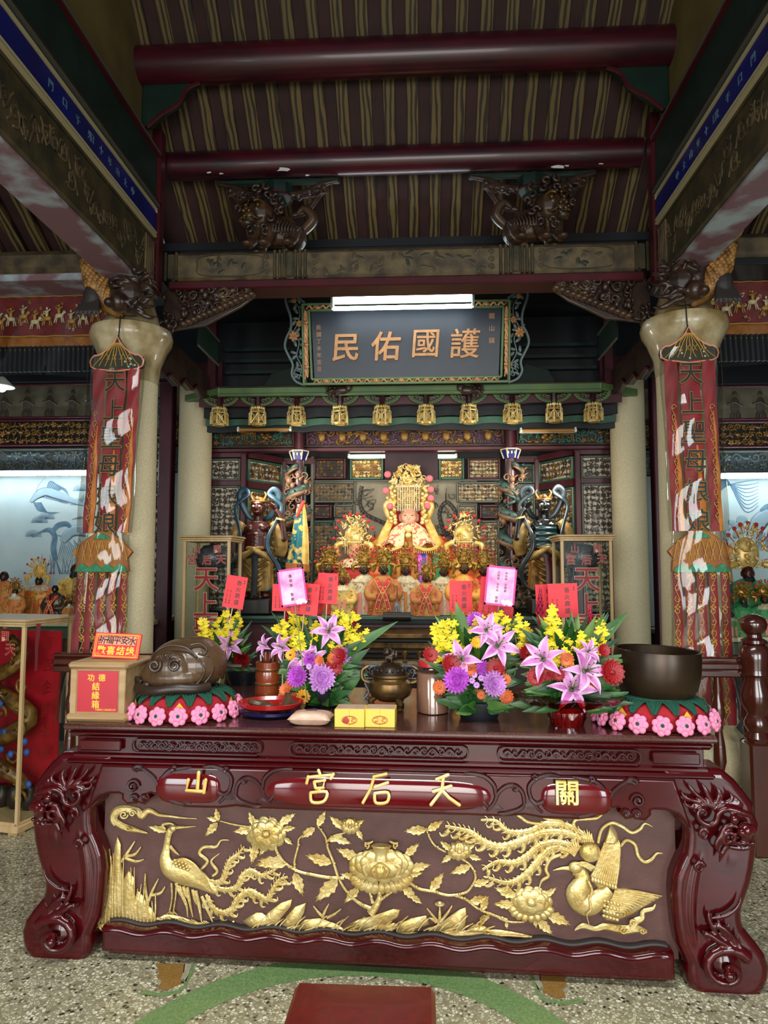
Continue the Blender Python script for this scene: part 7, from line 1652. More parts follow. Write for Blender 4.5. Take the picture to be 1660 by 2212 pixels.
sh_ = M.Identity(4); sh_[0][2] = .08
for ch, x, y, s in (('民', 745, 750, .24), ('佑', 833, 748, .245), ('國', 921, 744, .245), ('護', 1007, 745, .25)):
    B().geo(glyphs(ch, s, .018, .011 if ch in '民佑' else .004, .002), M.Translation(Lp(x, y, -.028)) @ sh_).build('character', G('plaque_gold'), pq)
b = B()
for k, ch in enumerate('關山鎮'): b.geo(glyphs(ch, .05, .004), M.Translation(Lp(1065, 687+k*26, -.018)))
for k, ch in enumerate('民國丁未年吉旦'): b.geo(glyphs(ch, .042, .004), M.Translation(Lp(685, 705+k*15, -.018)))
b.build('small_lettering', G('plaque_gold'), pq)
# double fluorescent lamp in front of the board
a, c = W(716, 646, 5.36), W(1025, 646, 5.36); t = thing('fluorescent_lamp', 'large lit double fluorescent fitting in front of the name board', 'lamp', (a+c)/2); L = (c-a).length/2
b = B().box((0, .03, .02), (2*L, .05, .07), 0, .006); 
for s in (-1, 1): b.box((s*(L-.01), -.01, -.015), (.02, .06, .12), 0, .004)
b.build('housing', G('fixture_white'), t)
B().tube([(-L+.05, -.018, .025), (L-.05, -.018, .025)], .018, 12).build('tube', G('tube_big'), t, smooth=60); B().tube([(-L+.02, -.012, -.07), (L-.02, -.012, -.07)], .016, 12).build('tube', G('tube_big'), t, smooth=60)
for sx in (-.35, .35): B().tube([(sx, .03, .03), (sx, .03, .75)], .004, 6).build('hanger', G('black_paint'), t)
# crouching lions carrying the purlin, with bucket block and scroll arms
def lion(px, py, s):
    c = W(px, py, 4.62); t = thing('carved_lion', 'dark carved crouching lion on the tie beam %s of the lamp carrying the purlin' % ('left' if s > 0 else 'right'), 'carving', (c.x, 4.62, 3.612))
    P = lambda x, y, z: (-s*x, y, z)
    b = B(); b.ell(P(.0, 0, .15), (.17, .09, .11)); b.ell(P(.1, -.05, .24), (.105, .1, .105)); b.ell(P(.15, -.11, .2), (.06, .06, .05)); b.ell(P(.17, -.12, .15), (.045, .045, .028)); b.ell(P(-.12, 0, .1), (.09, .09, .09))
    for x, y in ((.13, -.08), (.02, -.09), (-.14, -.09), (-.1, .06), (.1, .06)): b.tube([P(x, y*.7, .14), P(x+.015, y, .05), P(x+.03, y-.03, .012)], [.05, .035, .034], 8); b.ell(P(x+.04, y-.04, .018), (.035, .035, .02))
    for e in (-1, 1): b.ell(P(.14+.035*e, -.135, .25), .02); b.ell(P(.1+e*.1, -.03, .32), (.03, .015, .035))
    for k in range(7): b.tube([P(.0-.02*k, -.095, .19-.012*k), P(.015-.02*k, -.1, .12-.012*k)], .009, 5)
    b.tube(spl([P(-.18, 0, .15), P(-.25, -.02, .22), P(-.2, -.03, .29), P(-.14, -.02, .26)]), [.035, .04, .03, .01], 8)
    o = b.build('body', G('carved_brown'), t, smooth=180); fuse(o, .006, 1)
    b = B()
    for k in range(24):
        a = k*.62; rr = .09+.02*(k % 3); q = V(P(.085, -.05, .245))+V(((rr+.02)*cos(a), -.055+.03*cos(k*1.7), (rr+.02)*sin(a))); b.tube([q+V((.03*(1-i/10)*cos(i*.7+k), -.02, .03*(1-i/10)*sin(i*.7+k))) for i in range(9)], [.013, .012, .008], 6)
    for k in range(9): b.tube(spl([P(-.02-.02*k, -.105, .2-.008*k), P(-.0-.02*k, -.115, .15-.006*k), P(.0-.02*k, -.105, .09)], 3), [.009, .009, .004], 5)
    b.build('mane', G('carved_wood'), t, smooth=180); b = B()
    for e in (-1, 1): b.ell(P(.135+.04*e, -.15, .265), .017, 9, 7); b.tube(spl([P(.135+.012*e, -.165, .285), P(.135+.045*e, -.155, .3), P(.135+.085*e, -.12, .285)], 4), [.012, .013, .005], 6); b.ell(P(.165+.018*e, -.175, .215), .014, 8, 6); b.tube(spl([P(.15+.02*e, -.175, .185), P(.15+.06*e, -.15, .17), P(.15+.08*e, -.13, .19)], 3), [.01, .01, .004], 5)
    for q in range(5): b.ell(P(.12+.02*q, -.165, .172), (.007, .007, .012), 6, 5)
    b.build('face', G('bronze_light'), t, smooth=180)
    b = B().lathe([(.075, .35), (.1, .38), (.105, .43), (.1, .47), (.07, .475)], 8); b.build('bucket_block', G('dark_green'), t, smooth=20); B().tube([(.1*cos(q*pi/10), .1*sin(q*pi/10), .385) for q in range(20)], .008, 5, closed=True).build('block_ring', G('dark_red'), t)
    for e in (-1, 1):
        b = B()
        b.tube(spl([(e*.09, 0, .40), (e*.2, 0, .42), (e*.3, 0, .47), (e*.42, 0, .50)]), [.03, .028, .022, .01], 6); b.tube(spl([(e*.1, 0, .26), (e*.2, -.01, .28), (e*.27, -.01, .36), (e*.33, 0, .45)]), [.02, .024, .02, .01], 6)
        for k in range(5): cc = V((e*(.16+.04*k), -.02, .37+.015*k)); b.tube([cc+V((.035*(1-i/13)*cos(i*.6+k), 0, .035*(1-i/13)*sin(i*.6+k))) for i in range(12)], .009, 5)
        o = b.build('scroll_arm', G('carved_wood'), t); fuse(o, .008, 1)
    B().box((0, .03, .515), (.85, .04, .035), 0, .008).build('support_board', G('dark_green'), t)
lion(598, 480, 1); lion(1153, 478, -1)
# pierced bracket boards below the tie beam and dragon fish on the column heads
for s in (-1, 1):
    X = lambda d: s*d
    t = thing('pierced_bracket', ('left' if s < 0 else 'right')+' pierced carved bracket under the end of the tie beam', 'carving', (XC, 4.56, 3.345)); R_ = random.Random(17)
    loop = [(1.60, 0), (1.0, 0), (.99, -.04), (1.08, -.11), (1.2, -.17), (1.32, -.235), (1.45, -.25), (1.60, -.27)]
    b = B().geo(plate([[(X(u), w) for u, w in (loop if s > 0 else loop[::-1])]], .03, .004), M.Translation((0, .03, 0))); b.build('board', G('carved_wood'), t)
    b, b2 = B(), B(); lower = lambda u: -.27 if u > 1.5 else -.04-(u-1.0)*.43
    for k in range(70):
        u = R_.uniform(1.0, 1.6); lo_ = lower(u); w = R_.uniform(lo_, 0); r = R_.uniform(.02, .042); t0 = R_.uniform(0, 6); m_ = 1 if u < 1.22 else 0
        if k % 2: (b2 if m_ else b).tube([(X(u)+r*(1-i/15)*cos(t0+i*.55), -.005-.002*i, w+r*(1-i/15)*sin(t0+i*.55)) for i in range(13)], [r*.3, r*.28, r*.15], 5)
        else: (b2 if m_ else b).ell((X(u), -.005, w), (r*.9, .025, r*.6), 8, 6, 0, Euler((0, t0, 0)))
    for k in range(14): u = 1.0+k*.035; b2.ell((X(u), -.01, lower(u)), (.03, .03, .022), 8, 6)
    b.build('carved_pattern', G('carved_wood'), t, smooth=180); b2.build('carved_border', G('carved_brown'), t, smooth=180)
    # dragon fish
    cx = XC+X(1.75); t = thing('dragon_fish_bracket', ('left' if s < 0 else 'right')+' carved dragon fish with golden scales perched on the column capital', 'carving', (cx, 4.24, 3.04))
    b = B(); bp = spl([(X(.16), -.06, .36), (X(.13), -.09, .27), (X(.11), -.08, .18), (X(.05), -.05, .09), (X(-.04), -.02, .04)], 5); b.tube(bp, [.05, .062, .07, .068, .05], 12)
    o = b.build('body', G('fish_gold'), t, smooth=180); b = B()
    for i in range(2, 18):
        p = V(bp[i]); 
        for k in range(6): a = -pi*(k+.5*(i % 2))/6; q = p+V((.063*cos(a), .063*sin(a), 0)); b.ell(q, (.018, .012, .018), 7, 5)
    b.build('scales', G('fish_gold'), o, smooth=180)
    b = B(); cc = V((X(.165), -.08, .47)); b.tube([cc+V((.085*(1-i/26)*cos(-pi/2+s*i*.42), -.004*i, .085*(1-i/26)*sin(-pi/2+s*i*.42))) for i in range(24)], [.035, .034, .03, .022, .012], 8); b.ell((X(.05), -.05, .42), (.035, .03, .075)); b.ell((X(.06), -.09, .40), (.02, .02, .05))
    b.build('curled_tail', G('stone_capital'), t, smooth=180)
    b = B(); b.ell((X(-.08), -.06, .12), (.12, .1, .12)); b.ell((X(-.05), -.14, .05), (.06, .07, .06)); b.ell((X(-.02), -.19, .03), (.035, .05, .03))
    for k in range(24): a = k*.55; q = V((X(-.1)+.1*cos(a), -.1-.03*(k % 3), .14+.1*sin(a))); b.tube(spl([q, q+V((X(-.04), -.02, .03*cos(k))), q+V((X(-.08), 0, .05*sin(k*1.3)))], 3), [.018, .014, .004], 5)
    for k in range(4): b.tube(spl([(X(-.02), -.1, .1), (X(-.14-.02*k), -.1, .16-.06*k), (X(-.26), -.06, .2-.07*k)], 4), [.022, .018, .004], 6)
    o = b.build('dragon_head', G('carved_wood'), t, smooth=180); fuse(o, .0065, 1)
    b = B(); b.ell((X(.13), -.1, .1), (.06, .05, .09))
    for k in range(6): b.tube([(X(.13+.016*(k-2.5)), -.12, .08), (X(.135+.026*(k-2.5)), -.16, -.01), (X(.135+.03*(k-2.5)), -.15, -.05)], [.016, .013, .004], 5)
    o = b.build('claw', G('claw_grey'), t, smooth=180); fuse(o, .006, 1)
# hanging prayer banners in clear film

def banner(px, s, slant, label):
    Y = 4.17; c = W(px, 700, Y); t = thing('prayer_banner', label, 'banner', (c.x, Y, 0)); k = Y/1540; Z = lambda y: 1.5+(1225-y)*k
    sx = lambda z: slant*max(0, 2.6-z)
    o_ = spl([(-.0, 2.9), (.035, 2.84), (.085, 2.79), (.12, 2.775), (.125, 2.80), (.15, 2.78), (.165, 2.74), (.15, 2.70), (.10, 2.705), (.05, 2.69), (0, 2.685)], 4)
    lp_ = [(0, 2.9), (.02, 2.86), (.05, 2.825), (.085, 2.80), (.115, 2.785), (.135, 2.785), (.155, 2.77), (.165, 2.745), (.158, 2.715), (.13, 2.70), (.08, 2.695), (0, 2.685)]; lp_ = lp_+[(-x, z) for x, z in reversed(lp_[1:-1])]
    cn = B().geo(plate([lp_], .03, .005)).build('canopy', G('olive_cloth'), t)
    B().tube([(x, -.016, z) for x, z in lp_], .005, 5, closed=True).build('canopy_piping', G('silk_pink'), cn)
    b = B(); R_ = random.Random(px)
    for q in range(9):
        x = (q-4)*.034; b.tube(spl([(x*.1, -.02, 2.86), (x*.5, -.02, 2.81), (x*.75+R_.uniform(-.01, .01), -.02, 2.76), (x*1.05, -.02, 2.715)], 4), .0028, 4); b.tube([(x*.6, -.02, 2.79), (x*.6+.02*(1 if q % 2 else -1), -.02, 2.755)], .0022, 4)
    b.build('gold_branches', G('gold_thread'), cn)
    b = B()
    for q in range(6): b.ell((R_.uniform(-.12, .12), -.018, R_.uniform(2.71, 2.78)), (.007, .003, .007), 8, 5)
    b.build('sequins', G('water_bottle'), cn)
    zt, zb = 2.70, Z(1150)
    for j, (x, w) in enumerate(((-.108, .075), (0, .115), (.108, .075))):
        def f(u, v, x=x, w=w, sg=1): z = zt+(zb-zt)*v; return V((x+sx(z)+(u-.5)*w*(1-.1*v), -.01-.008*sin(u*pi)+.006*sin(v*23+x*30+u*5), z))
        b = B(); b.grid(f, 6, 40); b.grid(lambda u, v, f=f: f(1-u, v)+V((0, .004, 0)), 6, 40); st_ = b.build('red_strip', G('red_cloth'), t, smooth=180)
        b = B()                                             # orange flames climbing the strip
        top = (.35, .5, .3)[j]
        def g(u, v, f=f, top=top): vv = top+(1-top)*v; return f(.62+.36*u*(.25+.75*min(1, v*1.6))-.3*0, vv)+V((0, -.003, 0))
        b.grid(g, 3, 24); b.build('orange_flame', G('orange_cloth'), st_, smooth=180)
        if j != 1:
            b = B()
            for q in range(11): z = zt-.28-q*.062; r = .016; cxx = x+sx(z); b.tube([(cxx+r*(1-i/12)*cos(i*.62+q), -.026, z+r*1.3*(1-i/12)*sin(i*.62+q)) for i in range(11)], .0026, 4); b.tube([(cxx-.012, -.024, z), (cxx+.012, -.024, z-.06)], .002, 4)
            b.build('gold_scroll', G('gold_thread'), st_)
        else:
            for q, ch in enumerate('天上聖母娘娘'):
                z = Z(812+q*63); tr = T(sx(z)+.0, -.028, z, 0, 0, 0, (1, 1, 1.05)); B().geo(glyphs(ch, .135, .0015, .026), tr).build('character_rim', G('gold_thread'), st_); B().geo(glyphs(ch, .135, .0025, .01), T(sx(z), -.0292, z, 0, 0, 0, (1, 1, 1.05))).build('character', G('ink'), st_)
    zl = Z(1195); cxx = sx(zl)
    def ll(pts): return [(cxx+x, zl+z) for x, z in pts]
    half = [(0, .125), (.05, .11), (.09, .085), (.12, .06), (.172, .008), (.14, -.035), (.15, -.05), (.155, -.10), (0, -.105)]
    bd = B().geo(plate([ll(half+[(-x, z) for x, z in reversed(half[1:-1])])], .035, .008), M.Translation((0, -.02, 0))).build('lotus_band', G('lotus_cloth'), t)
    b = B(); zz = [(-.15+.3*i/8, -.06 if i % 2 else -.088) for i in range(9)]; b.geo(plate([ll([(-.155, -.108)]+[(.155, -.108)]+[(x, z) for x, z in reversed(zz)])], .008, .001), M.Translation((0, -.042, 0))); b.build('green_zigzag', G('emerald_cloth'), bd)
    b = B(); b.geo(plate([ll([(-.05, .085), (.05, .085), (.035, .105), (0, .118), (-.035, .105)])], .008, .001), M.Translation((0, -.042, 0))); b.build('green_leaf_patch', G('emerald_cloth'), bd)
    b = B()
    for q in range(7): x = (q-3)*.042; b.tube(spl([(cxx+x-.03, -.042, zl-.04), (cxx+x-.012, -.045, zl+.04), (cxx+x, -.045, zl+.07), (cxx+x+.012, -.045, zl+.04), (cxx+x+.03, -.042, zl-.04)], 4), .003, 4)
    for q in range(14): b.ell((cxx+(q-6.5)*.02, -.043, zl-.02), .005, 6, 4)
    b.build('gold_stitching', G('gold_thread'), bd)
    z1, z0 = zl-.1, .62
    gs = B()
    for q in range(13):
        z = -.04-q*.062; r = .017; gs.tube([(r*(1-i/12)*cos(i*.62+q), -.008, z+r*1.2*(1-i/12)*sin(i*.62+q)) for i in range(11)], .0028, 4); gs.tube([(.014*(-1)**q, -.008, z), (-.014*(-1)**q, -.008, z-.062)], .0024, 4)
        if q % 3 == 0: [gs.ell((.011*cos(a), -.009, z+.02+.011*sin(a)), (.007, .003, .007), 6, 4) for a in (0, 1.57, 3.14, 4.7)]
    gm = None
    for j in range(5):
        x = (j-2)*.066; b = B(); f = lambda u, v: V((x*.0+(u-.5)*.047+slant*2.2*v*(z1-z0)*.5, -.004*sin(u*pi)+.004*sin(v*9+j), -(z1-z0)*v)); b.grid(f, 4, 20); b.grid(lambda u, v: f(1-u, v)+V((0, .004, 0)), 4, 20)
        rb = b.build('hanging_ribbon', G('red_cloth'), t, (cxx+x, -.02, z1), smooth=180)
        if gm is None: og = gm = gs.build('gold_scroll', G('gold_thread'), rb)
        else: og = gm.copy(); COL.objects.link(og); og.parent = rb
        og.rotation_euler = (0, math.atan(slant*1.1), 0)
    # clear film sleeves
    def film(w0, w1, zt, zb, dep, nm):
        b = B(); b.grid(lambda u, v: V((sx(zt+(zb-zt)*v)+(w0+(w1-w0)*v)*cos(2*pi*u)*(1+.03*sin(v*9)), -.025+dep*sin(2*pi*u)*(1+.15*sin(v*17+u*11)), zt+(zb-zt)*v)), 40, 26); b.build(nm, G('film'), t, smooth=180)
    film(.172, .165, 2.76, zb-.0, .065, 'film_sleeve'); film(.15, .215, zb+.0, .6, .07, 'film_sleeve')
    B().tube([(0, 0, 2.88), (0, .02, 3.06)], .004, 6).build('hanging_cord', G('ink'), t)
banner(257, -1, -.045, 'left hanging red prayer banner in clear film before the column')
banner(1486, 1, .018, 'right hanging red prayer banner in clear film before the column')
mat('valance_red', '5c0e14', .6, col2='7a1a1a', ns=20, sheen=.2)
# ================================================================ side bays: valances, friezes, ink paintings, altars with statues
for s in (-1, 1):
    nm = 'left' if s < 0 else 'right'; X = lambda d: XC+s*d
    YV = 4.95; zt = 3.575
    t = thing('embroidered_valance', nm+' red embroidered altar valance with gold figures under clear film', 'valance', (X(3.0), YV, 0)); w = 2.0
    def strip(z0, z1, m_, nm_, amp, fr):
        b = B(); f = lambda u, v: V(((u-.5)*w, amp*sin(u*fr)*(.3+.7*v), z0+(z1-z0)*v)); b.grid(f, 120, 4); b.grid(lambda u, v: f(1-u, v)+V((0, .004, 0)), 120, 4); return b.build(nm_, G(m_), t, smooth=180)
    strip(zt, zt-.1, 'red_cloth', 'pleated_top', .012, 190); o = strip(zt-.095, zt-.40, 'valance_red', 'embroidered_field', .012, 40); strip(zt-.40, zt-.47, 'lotus_cloth', 'lower_band', .01, 40)
    B().tube([((u/60-.5)*w, -.015+.006*sin(u*2), zt-.1) for u in range(61)], .006, 5).build('gold_trim', G('gold_thread'), t); B().tube([((u/60-.5)*w, -.018+.006*sin(u*1.1), zt-.40) for u in range(61)], .006, 5).build('gold_trim', G('gold_thread'), t)
    R_ = random.Random(4+s); gb, wb = B(), B()
    for k in range(22):
        x = -w/2+.05+k*.09; z = zt-.27+.025*sin(k*2.1); b, b2 = (gb, wb) if k % 2 else (wb, gb); e = 1 if k % 3 else -1
        b.ell((x, -.02, z), (.034, .012, .018), 8, 6); b.ell((x+e*.038, -.02, z+.026), (.014, .01, .012), 7, 5); b.tube([(x+e*.025, -.02, z+.008), (x+e*.036, -.02, z+.025)], .009, 5)
        for q in (-.024, -.014, .016, .026): b.tube([(x+q, -.02, z-.008), (x+q*1.5, -.02, z-.055)], [.006, .004], 4)
        b2.ell((x, -.026, z+.035), (.013, .01, .026), 7, 5); b2.ell((x, -.026, z+.072), (.009, .008, .011), 7, 5); b2.tube([(x-.022, -.026, z+.05), (x, -.028, z+.045), (x+.028, -.026, z+.066)], .006, 5)
        for q in range(3): c = V((x+R_.uniform(-.045, .045), -.016, zt-R_.uniform(.13, .38))); r = R_.uniform(.008, .018); b2.tube([c+V((r*(1-i/11)*cos(i*.65+k), 0, r*(1-i/11)*sin(i*.65+k))) for i in range(10)], .0035, 4)
    gb.build('gold_figures', G('gold_thread'), o, smooth=180); wb.build('white_figures', G('silk_cream'), o, smooth=180)
    b = B()
    for k in range(56): x = (k/55-.5)*w; b.tube([(x, 0, zt-.47), (x+.004, -.004, zt-.66)], [.013, .016], 6)
    b.build('fringe', G('night_board'), t); b = B()
    for k in range(56): b.ell(((k/55-.5)*w, -.014, zt-.5), .004, 5, 4)
    b.build('fringe_beads', G('gold_thread'), t)
    b = B(); b.grid(lambda u, v: V(((u-.5)*(w+.04), -.045-.012*sin(u*30+v*4), zt-.08-(.62+.012*sin(u*17))*v)), 60, 14); b.build('film_cover', G('film'), t, smooth=180)
    # friezes over the niche (fixed to the back wall)
    fz = thing('niche_frieze', nm+' niche woodwork with faded painted panel and gilded dragon frieze', 'frieze', (X(3.2), 7.3, 0))
    Y_ = 7.3; zz = lambda y: W(100 if s < 0 else 1610, y+(0 if s < 0 else 4), Y_).z
    for y0, y1, fm, bm, cm, cell, nm_ in ((905, 964, 'plum', 'black_paint', ('gold_dull', 'carved_gold'), .07, 'gilded_frieze'), (968, 1020, 'grey_trim', 'scroll_blue', ('grey_trim', 'plaque_rim'), .09, 'scroll_frieze')):
        h = zz(y0)-zz(y1); panel(fz, M.Translation((0, 0, (zz(y0)+zz(y1))/2)), 3.0, h, .025, fm, bm, cm, cell, 90+s, .5, nm_)
    b = frame(3.0, zz(828)-zz(905), .025, .03); b.build('painted_panel', [G('plum'), G('faded_paint')], fz, (0, 0, zz(866)))
    b = B()
    for k in range(12):
        x = -1.4+k*.25; z = zz(872); b.ell((x, .008, z), (.045, .004, .09), 10, 7); b.ell((x, .006, z+.12), (.025, .004, .03), 8, 6); b.tube([(x-.08, .006, z+.02), (x, .006, z+.04), (x+.08, .006, z-.01)], .012, 5)
        for e in (-1, 1): b.ell((x+e*.03, .008, z-.11), (.025, .004, .05), 8, 6)
    b.build('painted_figures', G('faded_ink'), fz, smooth=180)
    st(B().box((X(3.2), 7.25, zz(828)+.3), (3.2, .06, .6)).build('wall_lintel_'+nm, G('night_board')))
    # ink painting on the niche wall: a crane in pines (left), long tailed bird and vine (right)
    tp_ = thing('ink_painting', nm+' blue ink wall painting of '+('cranes among pine branches' if s < 0 else 'a long tailed bird and vine leaves'), 'painting', (X(3.2), 7.385, 0))
    B().box((0, .004, zz(1185)), (3.1, .006, zz(1020)-zz(1350))).build('paper', G('mural_pale'), tp_, smooth=0)
    q = lambda x, y: V((W(x, y, 7.38).x-X(3.2), -.002, W(x, y, 7.38).z))
    def ink(pts, r, b_, fl=.05): b_.tube([V(p) for p in spl([tuple(q(*p)) for p in pts], 5)], r, 5, flat=fl, up=(0, -1, 0))
    b, b2 = B(), B(); R_ = random.Random(40+s)
    if s < 0:
        ink(((66, 1085), (80, 1070), (100, 1062), (130, 1072), (165, 1085), (200, 1095)), [.015, .05, .055, .03, .01], b2)
        for k in range(16): ink(((80+k*4, 1072+k), (95+k*5, 1062+k*1.5), (120+k*5, 1070+k*2)), [.004, .005, .001], b)
        for k in range(9): ink(((100+k*3, 1060), (108+k*4, 1040+k*2), (125+k*3, 1048+k*3)), [.006, .008, .002], b); ink(((72+k*2, 1085), (80+k*3, 1100+k), (90+k*5, 1106)), [.005, .006, .001], b)
        ink(((75, 1075), (82, 1050), (100, 1030)), [.006, .003, .001], b)
        for cx_, cy_ in ((85, 1128), (72, 1158), (175, 1060), (190, 1080), (170, 1090), (100, 1120)):
            for k in range(14): a = pi*k/13; ink(((cx_, cy_), (cx_+18*cos(a), cy_-14*sin(a))), .003, b)
        ink(((70, 1160), (90, 1148), (108, 1145), (118, 1160), (115, 1185), (120, 1210)), [.008, .012, .03, .03, .034, .03], b); ink(((112, 1150), (125, 1135), (145, 1132), (156, 1148)), [.02, .03, .028, .014], b)
        ink(((135, 1170), (142, 1160), (152, 1150), (168, 1146), (196, 1150)), [.04, .06, .06, .06], b2)
        for k in range(22): ink(((135+k*3, 1165+k % 4*4), (130+k*4, 1185), (122+k*3.5, 1215)), [.003, .005, .001], b)
        ink(((155, 1122), (175, 1118), (200, 1124)), [.002, .012, .004], b); ink(((132, 1158), (122, 1156)), [.006, .002], b)
        for k in range(26): x = R_.uniform(85, 210); ink(((x, 1240), (x+R_.uniform(-14, 14), 1205+R_.uniform(-10, 10))), [.006, .002], b)
    else:
        for k in range(9): ink(((1550, 1068-k*2), (1570, 1050-k*2), (1610, 1040+k*8), (1640, 1036+k*7)), [.01, .007, .005, .002], b)
        for k in range(12): cx_, cy_ = R_.uniform(1565, 1610), R_.uniform(1118, 1165); b2.ell(q(cx_, cy_), (.04, .003, .03), 8, 6, 0, Euler((0, R_.uniform(0, 3), 0)))
        ink(((1565, 1170), (1580, 1140), (1600, 1130), (1620, 1150)), .005, b); ink(((1620, 1180), (1640, 1130), (1665, 1110)), [.05, .09, .07], b2); ink(((1645, 1105), (1660, 1095), (1680, 1100)), [.02, .035, .03], b)
        for k in range(20): x = 1618+k*3; ink(((x, 1135+k % 5*8), (x-6, 1165), (x-14, 1190)), [.004, .006, .001], b)
    b.build('ink_lines', G('mural_ink'), tp_); b2.build('ink_wash', G('ink_wash'), tp_, smooth=180)
    a = W(-90 if s < 0 else 1552, 1024 if s < 0 else 1029, 7.15); c = W(196 if s < 0 else 1850, 1024 if s < 0 else 1029, 7.15); L_ = (c-a).length/2
    t = thing('fluorescent_lamp', 'lit fluorescent tube over the '+nm+' ink painting', 'lamp', (a+c)/2); B().tube([(-L_, 0, 0), (L_, 0, 0)], .018, 12).build('tube', G('tube_lit'), t, smooth=60); B().box((0, .045, .02), (2*L_, .04, .05), 0, .006).build('fixture', G('fixture_white'), t)
    # pierced border screen beside the painting
    e = thing('border_screen', nm+' narrow pierced border screen between ink painting and post', 'screen', (X(2.52), 7.0, 0)); panel(e, M.Translation((0, 0, 1.42)), .17, 2.82, .014, 'black_paint', 'paper_wall', ('carved_wood', 'carved_wood'), .085, 77+s, .2, 'pierced_panel'); panel(e, M.Translation((0, 0, 3.05)), .17, .34, .014, 'plum', 'scroll_blue', ('plaque_rim', 'plaque_rim'), .085, 79+s, .2, 'pierced_panel')
    # side altar
    zs = 1.03 if s < 0 else .93; al = thing('side_altar', nm+' dark altar table with pale top edge carrying small statues', 'altar', (X(3.0), 6.5, 0))
    B().box((0, 0, zs-.02), (1.5, .95, .04), 0, .006).build('table_top', G('stone'), al); B().box((0, .02, zs-.1), (1.42, .88, .11), 0, .01).build('apron', G('green_trim'), al); B().box((0, .05, (zs-.16)/2), (1.4, .8, zs-.16)).build('body', G('night_board'), al, smooth=0)
    # railing between hall and shrine
    rl = thing('balustrade', nm+' dark turned wood balustrade behind the offering table', 'railing', (X(1.45), 4.02, 0)); hw_ = .64 if s > 0 else .53; ce = 0
    b = B(); b.box((ce, 0, .965), (2*hw_, .07, .05), 0, .014); b.box((ce, 0, .925), (2*hw_, .05, .04), 0, .008); b.box((ce, 0, 1.0), (2*hw_, .05, .025), 0, .008); b.build('hand_rail', G('rail_wood'), rl)
    B().box((ce, 0, .18), (2*hw_, .06, .09), 0, .012).build('bottom_rail', G('rail_wood'), rl); bm = None
    for k in range(-4, 5):
        x = k*.15+.12*s
        if abs(x-ce) > hw_-.03: continue
        if bm is None: o = bm = B().lathe([(.02, .22), (.036, .24), (.036, .34), (.022, .36), (.032, .38), (.02, .4), (.034, .46), (.03, .54), (.018, .62), (.024, .64), (.018, .66), (.034, .7), (.03, .76), (.018, .8), (.024, .84), (.016, .9), (.02, .92)], 20).build('baluster', G('rail_wood'), rl)
        else: o = bm.copy(); COL.objects.link(o)
        o.location = (x, 0, 0)
    if s > 0:
        np_ = thing('newel_post', 'turned newel post with ball top at the outer end of the balustrade', 'post', (X(1.9), 3.97, 0))
        B().box((0, 0, .29), (.14, .14, .58), 0, .012).build('base', G('rail_wood'), np_)
        B().lathe([(.06, .57), (.068, .6), (.05, .63), (.066, .66), (.066, .68), (.05, .72), (.075, .78), (.078, .83), (.055, .9), (.06, .92), (.075, .93), (.07, .96), (.078, 1.0), (.078, 1.06), (.06, 1.085)], 32).build('shaft', G('rail_wood'), np_); B().lathe([(.05, 1.08), (.065, 1.095), (.065, 1.11), (.04, 1.125), (.038, 1.14), (.062, 1.165), (.07, 1.195), (.06, 1.225), (.03, 1.245), (.001, 1.25)], 32).build('ball_top', G('rail_wood'), np_)
G_ = 'statues on the left side altar'
def sd(px, top, base, Y, zs, label, **k):
    h = (base-top)/1540*Y; deity(px, 1300, Y, h, label, z=zs, **k)
sd(8, 1228, 1332, 6.6, 1.03, 'brown faced bareheaded statue in orange at the far left edge', rm='silk_orange', cr=None, style='plain', seed=1, grp=G_, w=.2)
sd(33, 1268, 1340, 6.25, 1.03, 'white bearded statue with gold headdress in orange at the front of the left altar', rm='silk_orange', cr=(1.2, 1.1), beard='beard_white', style='orange', seed=2, grp=G_, beads=0, pom=7)
sd(84, 1240, 1332, 6.6, 1.03, 'statue with big yellow flower crown and spotted collar on the left altar', rm='silk_mazu', cr=(1.5, 1.5), style='orange', seed=3, grp=G_, w=.3, gm='silk_yellow', beads=0, pom=7)
sd(119, 1256, 1336, 6.2, 1.03, 'small black faced seated statue with crossed red sash on the left altar', rm='carved_brown', fm='skin_black', cr=None, style='sash', seed=4, grp=G_)
sd(162, 1210, 1330, 6.65, 1.03, 'black bearded general statue in yellow robe beside the left banner', rm='silk_yellow', fm='skin_dark', cr=None, beard='beard', style='plain', seed=5, grp=G_, w=.28)
sd(152, 1298, 1345, 6.1, 1.03, 'low white bearded statue with yellow flowers in front of the general', rm='silk_orange', cr=(1.3, 1), beard='beard_white', style='orange', seed=6, grp=G_, beads=0, pom=7)
G_ = 'statues on the right side altar'
sd(1617, 1228, 1372, 6.45, .93, 'large black bearded statue with tall gold and red pompom crown in green', rm='silk_green', fm='skin_red', cr=(1.7, 2.0), beard='beard', style='plain', seed=7, grp=G_, gm='gold_bright', beads=0, pom=11, w=.4)
sd(1606, 1292, 1378, 6.1, .93, 'smaller black bearded statue with gold crown in green before the large one', rm='silk_green', fm='skin_black', cr=(1.5, 1.2), beard='beard', style='plain', seed=8, grp=G_, pom=7)
sd(1652, 1290, 1378, 6.15, .93, 'small crowned statue with yellow flowers at the right edge', rm='silk_green', fm='skin_dark', cr=(1.3, 1.2), style='collar', seed=9, grp=G_, pom=7)
sd(1580, 1325, 1378, 6.05, .93, 'lowest small green robed statue beside the right banner', rm='silk_green', fm='skin_dark', cr=None, style='collar', seed=10, grp=G_)
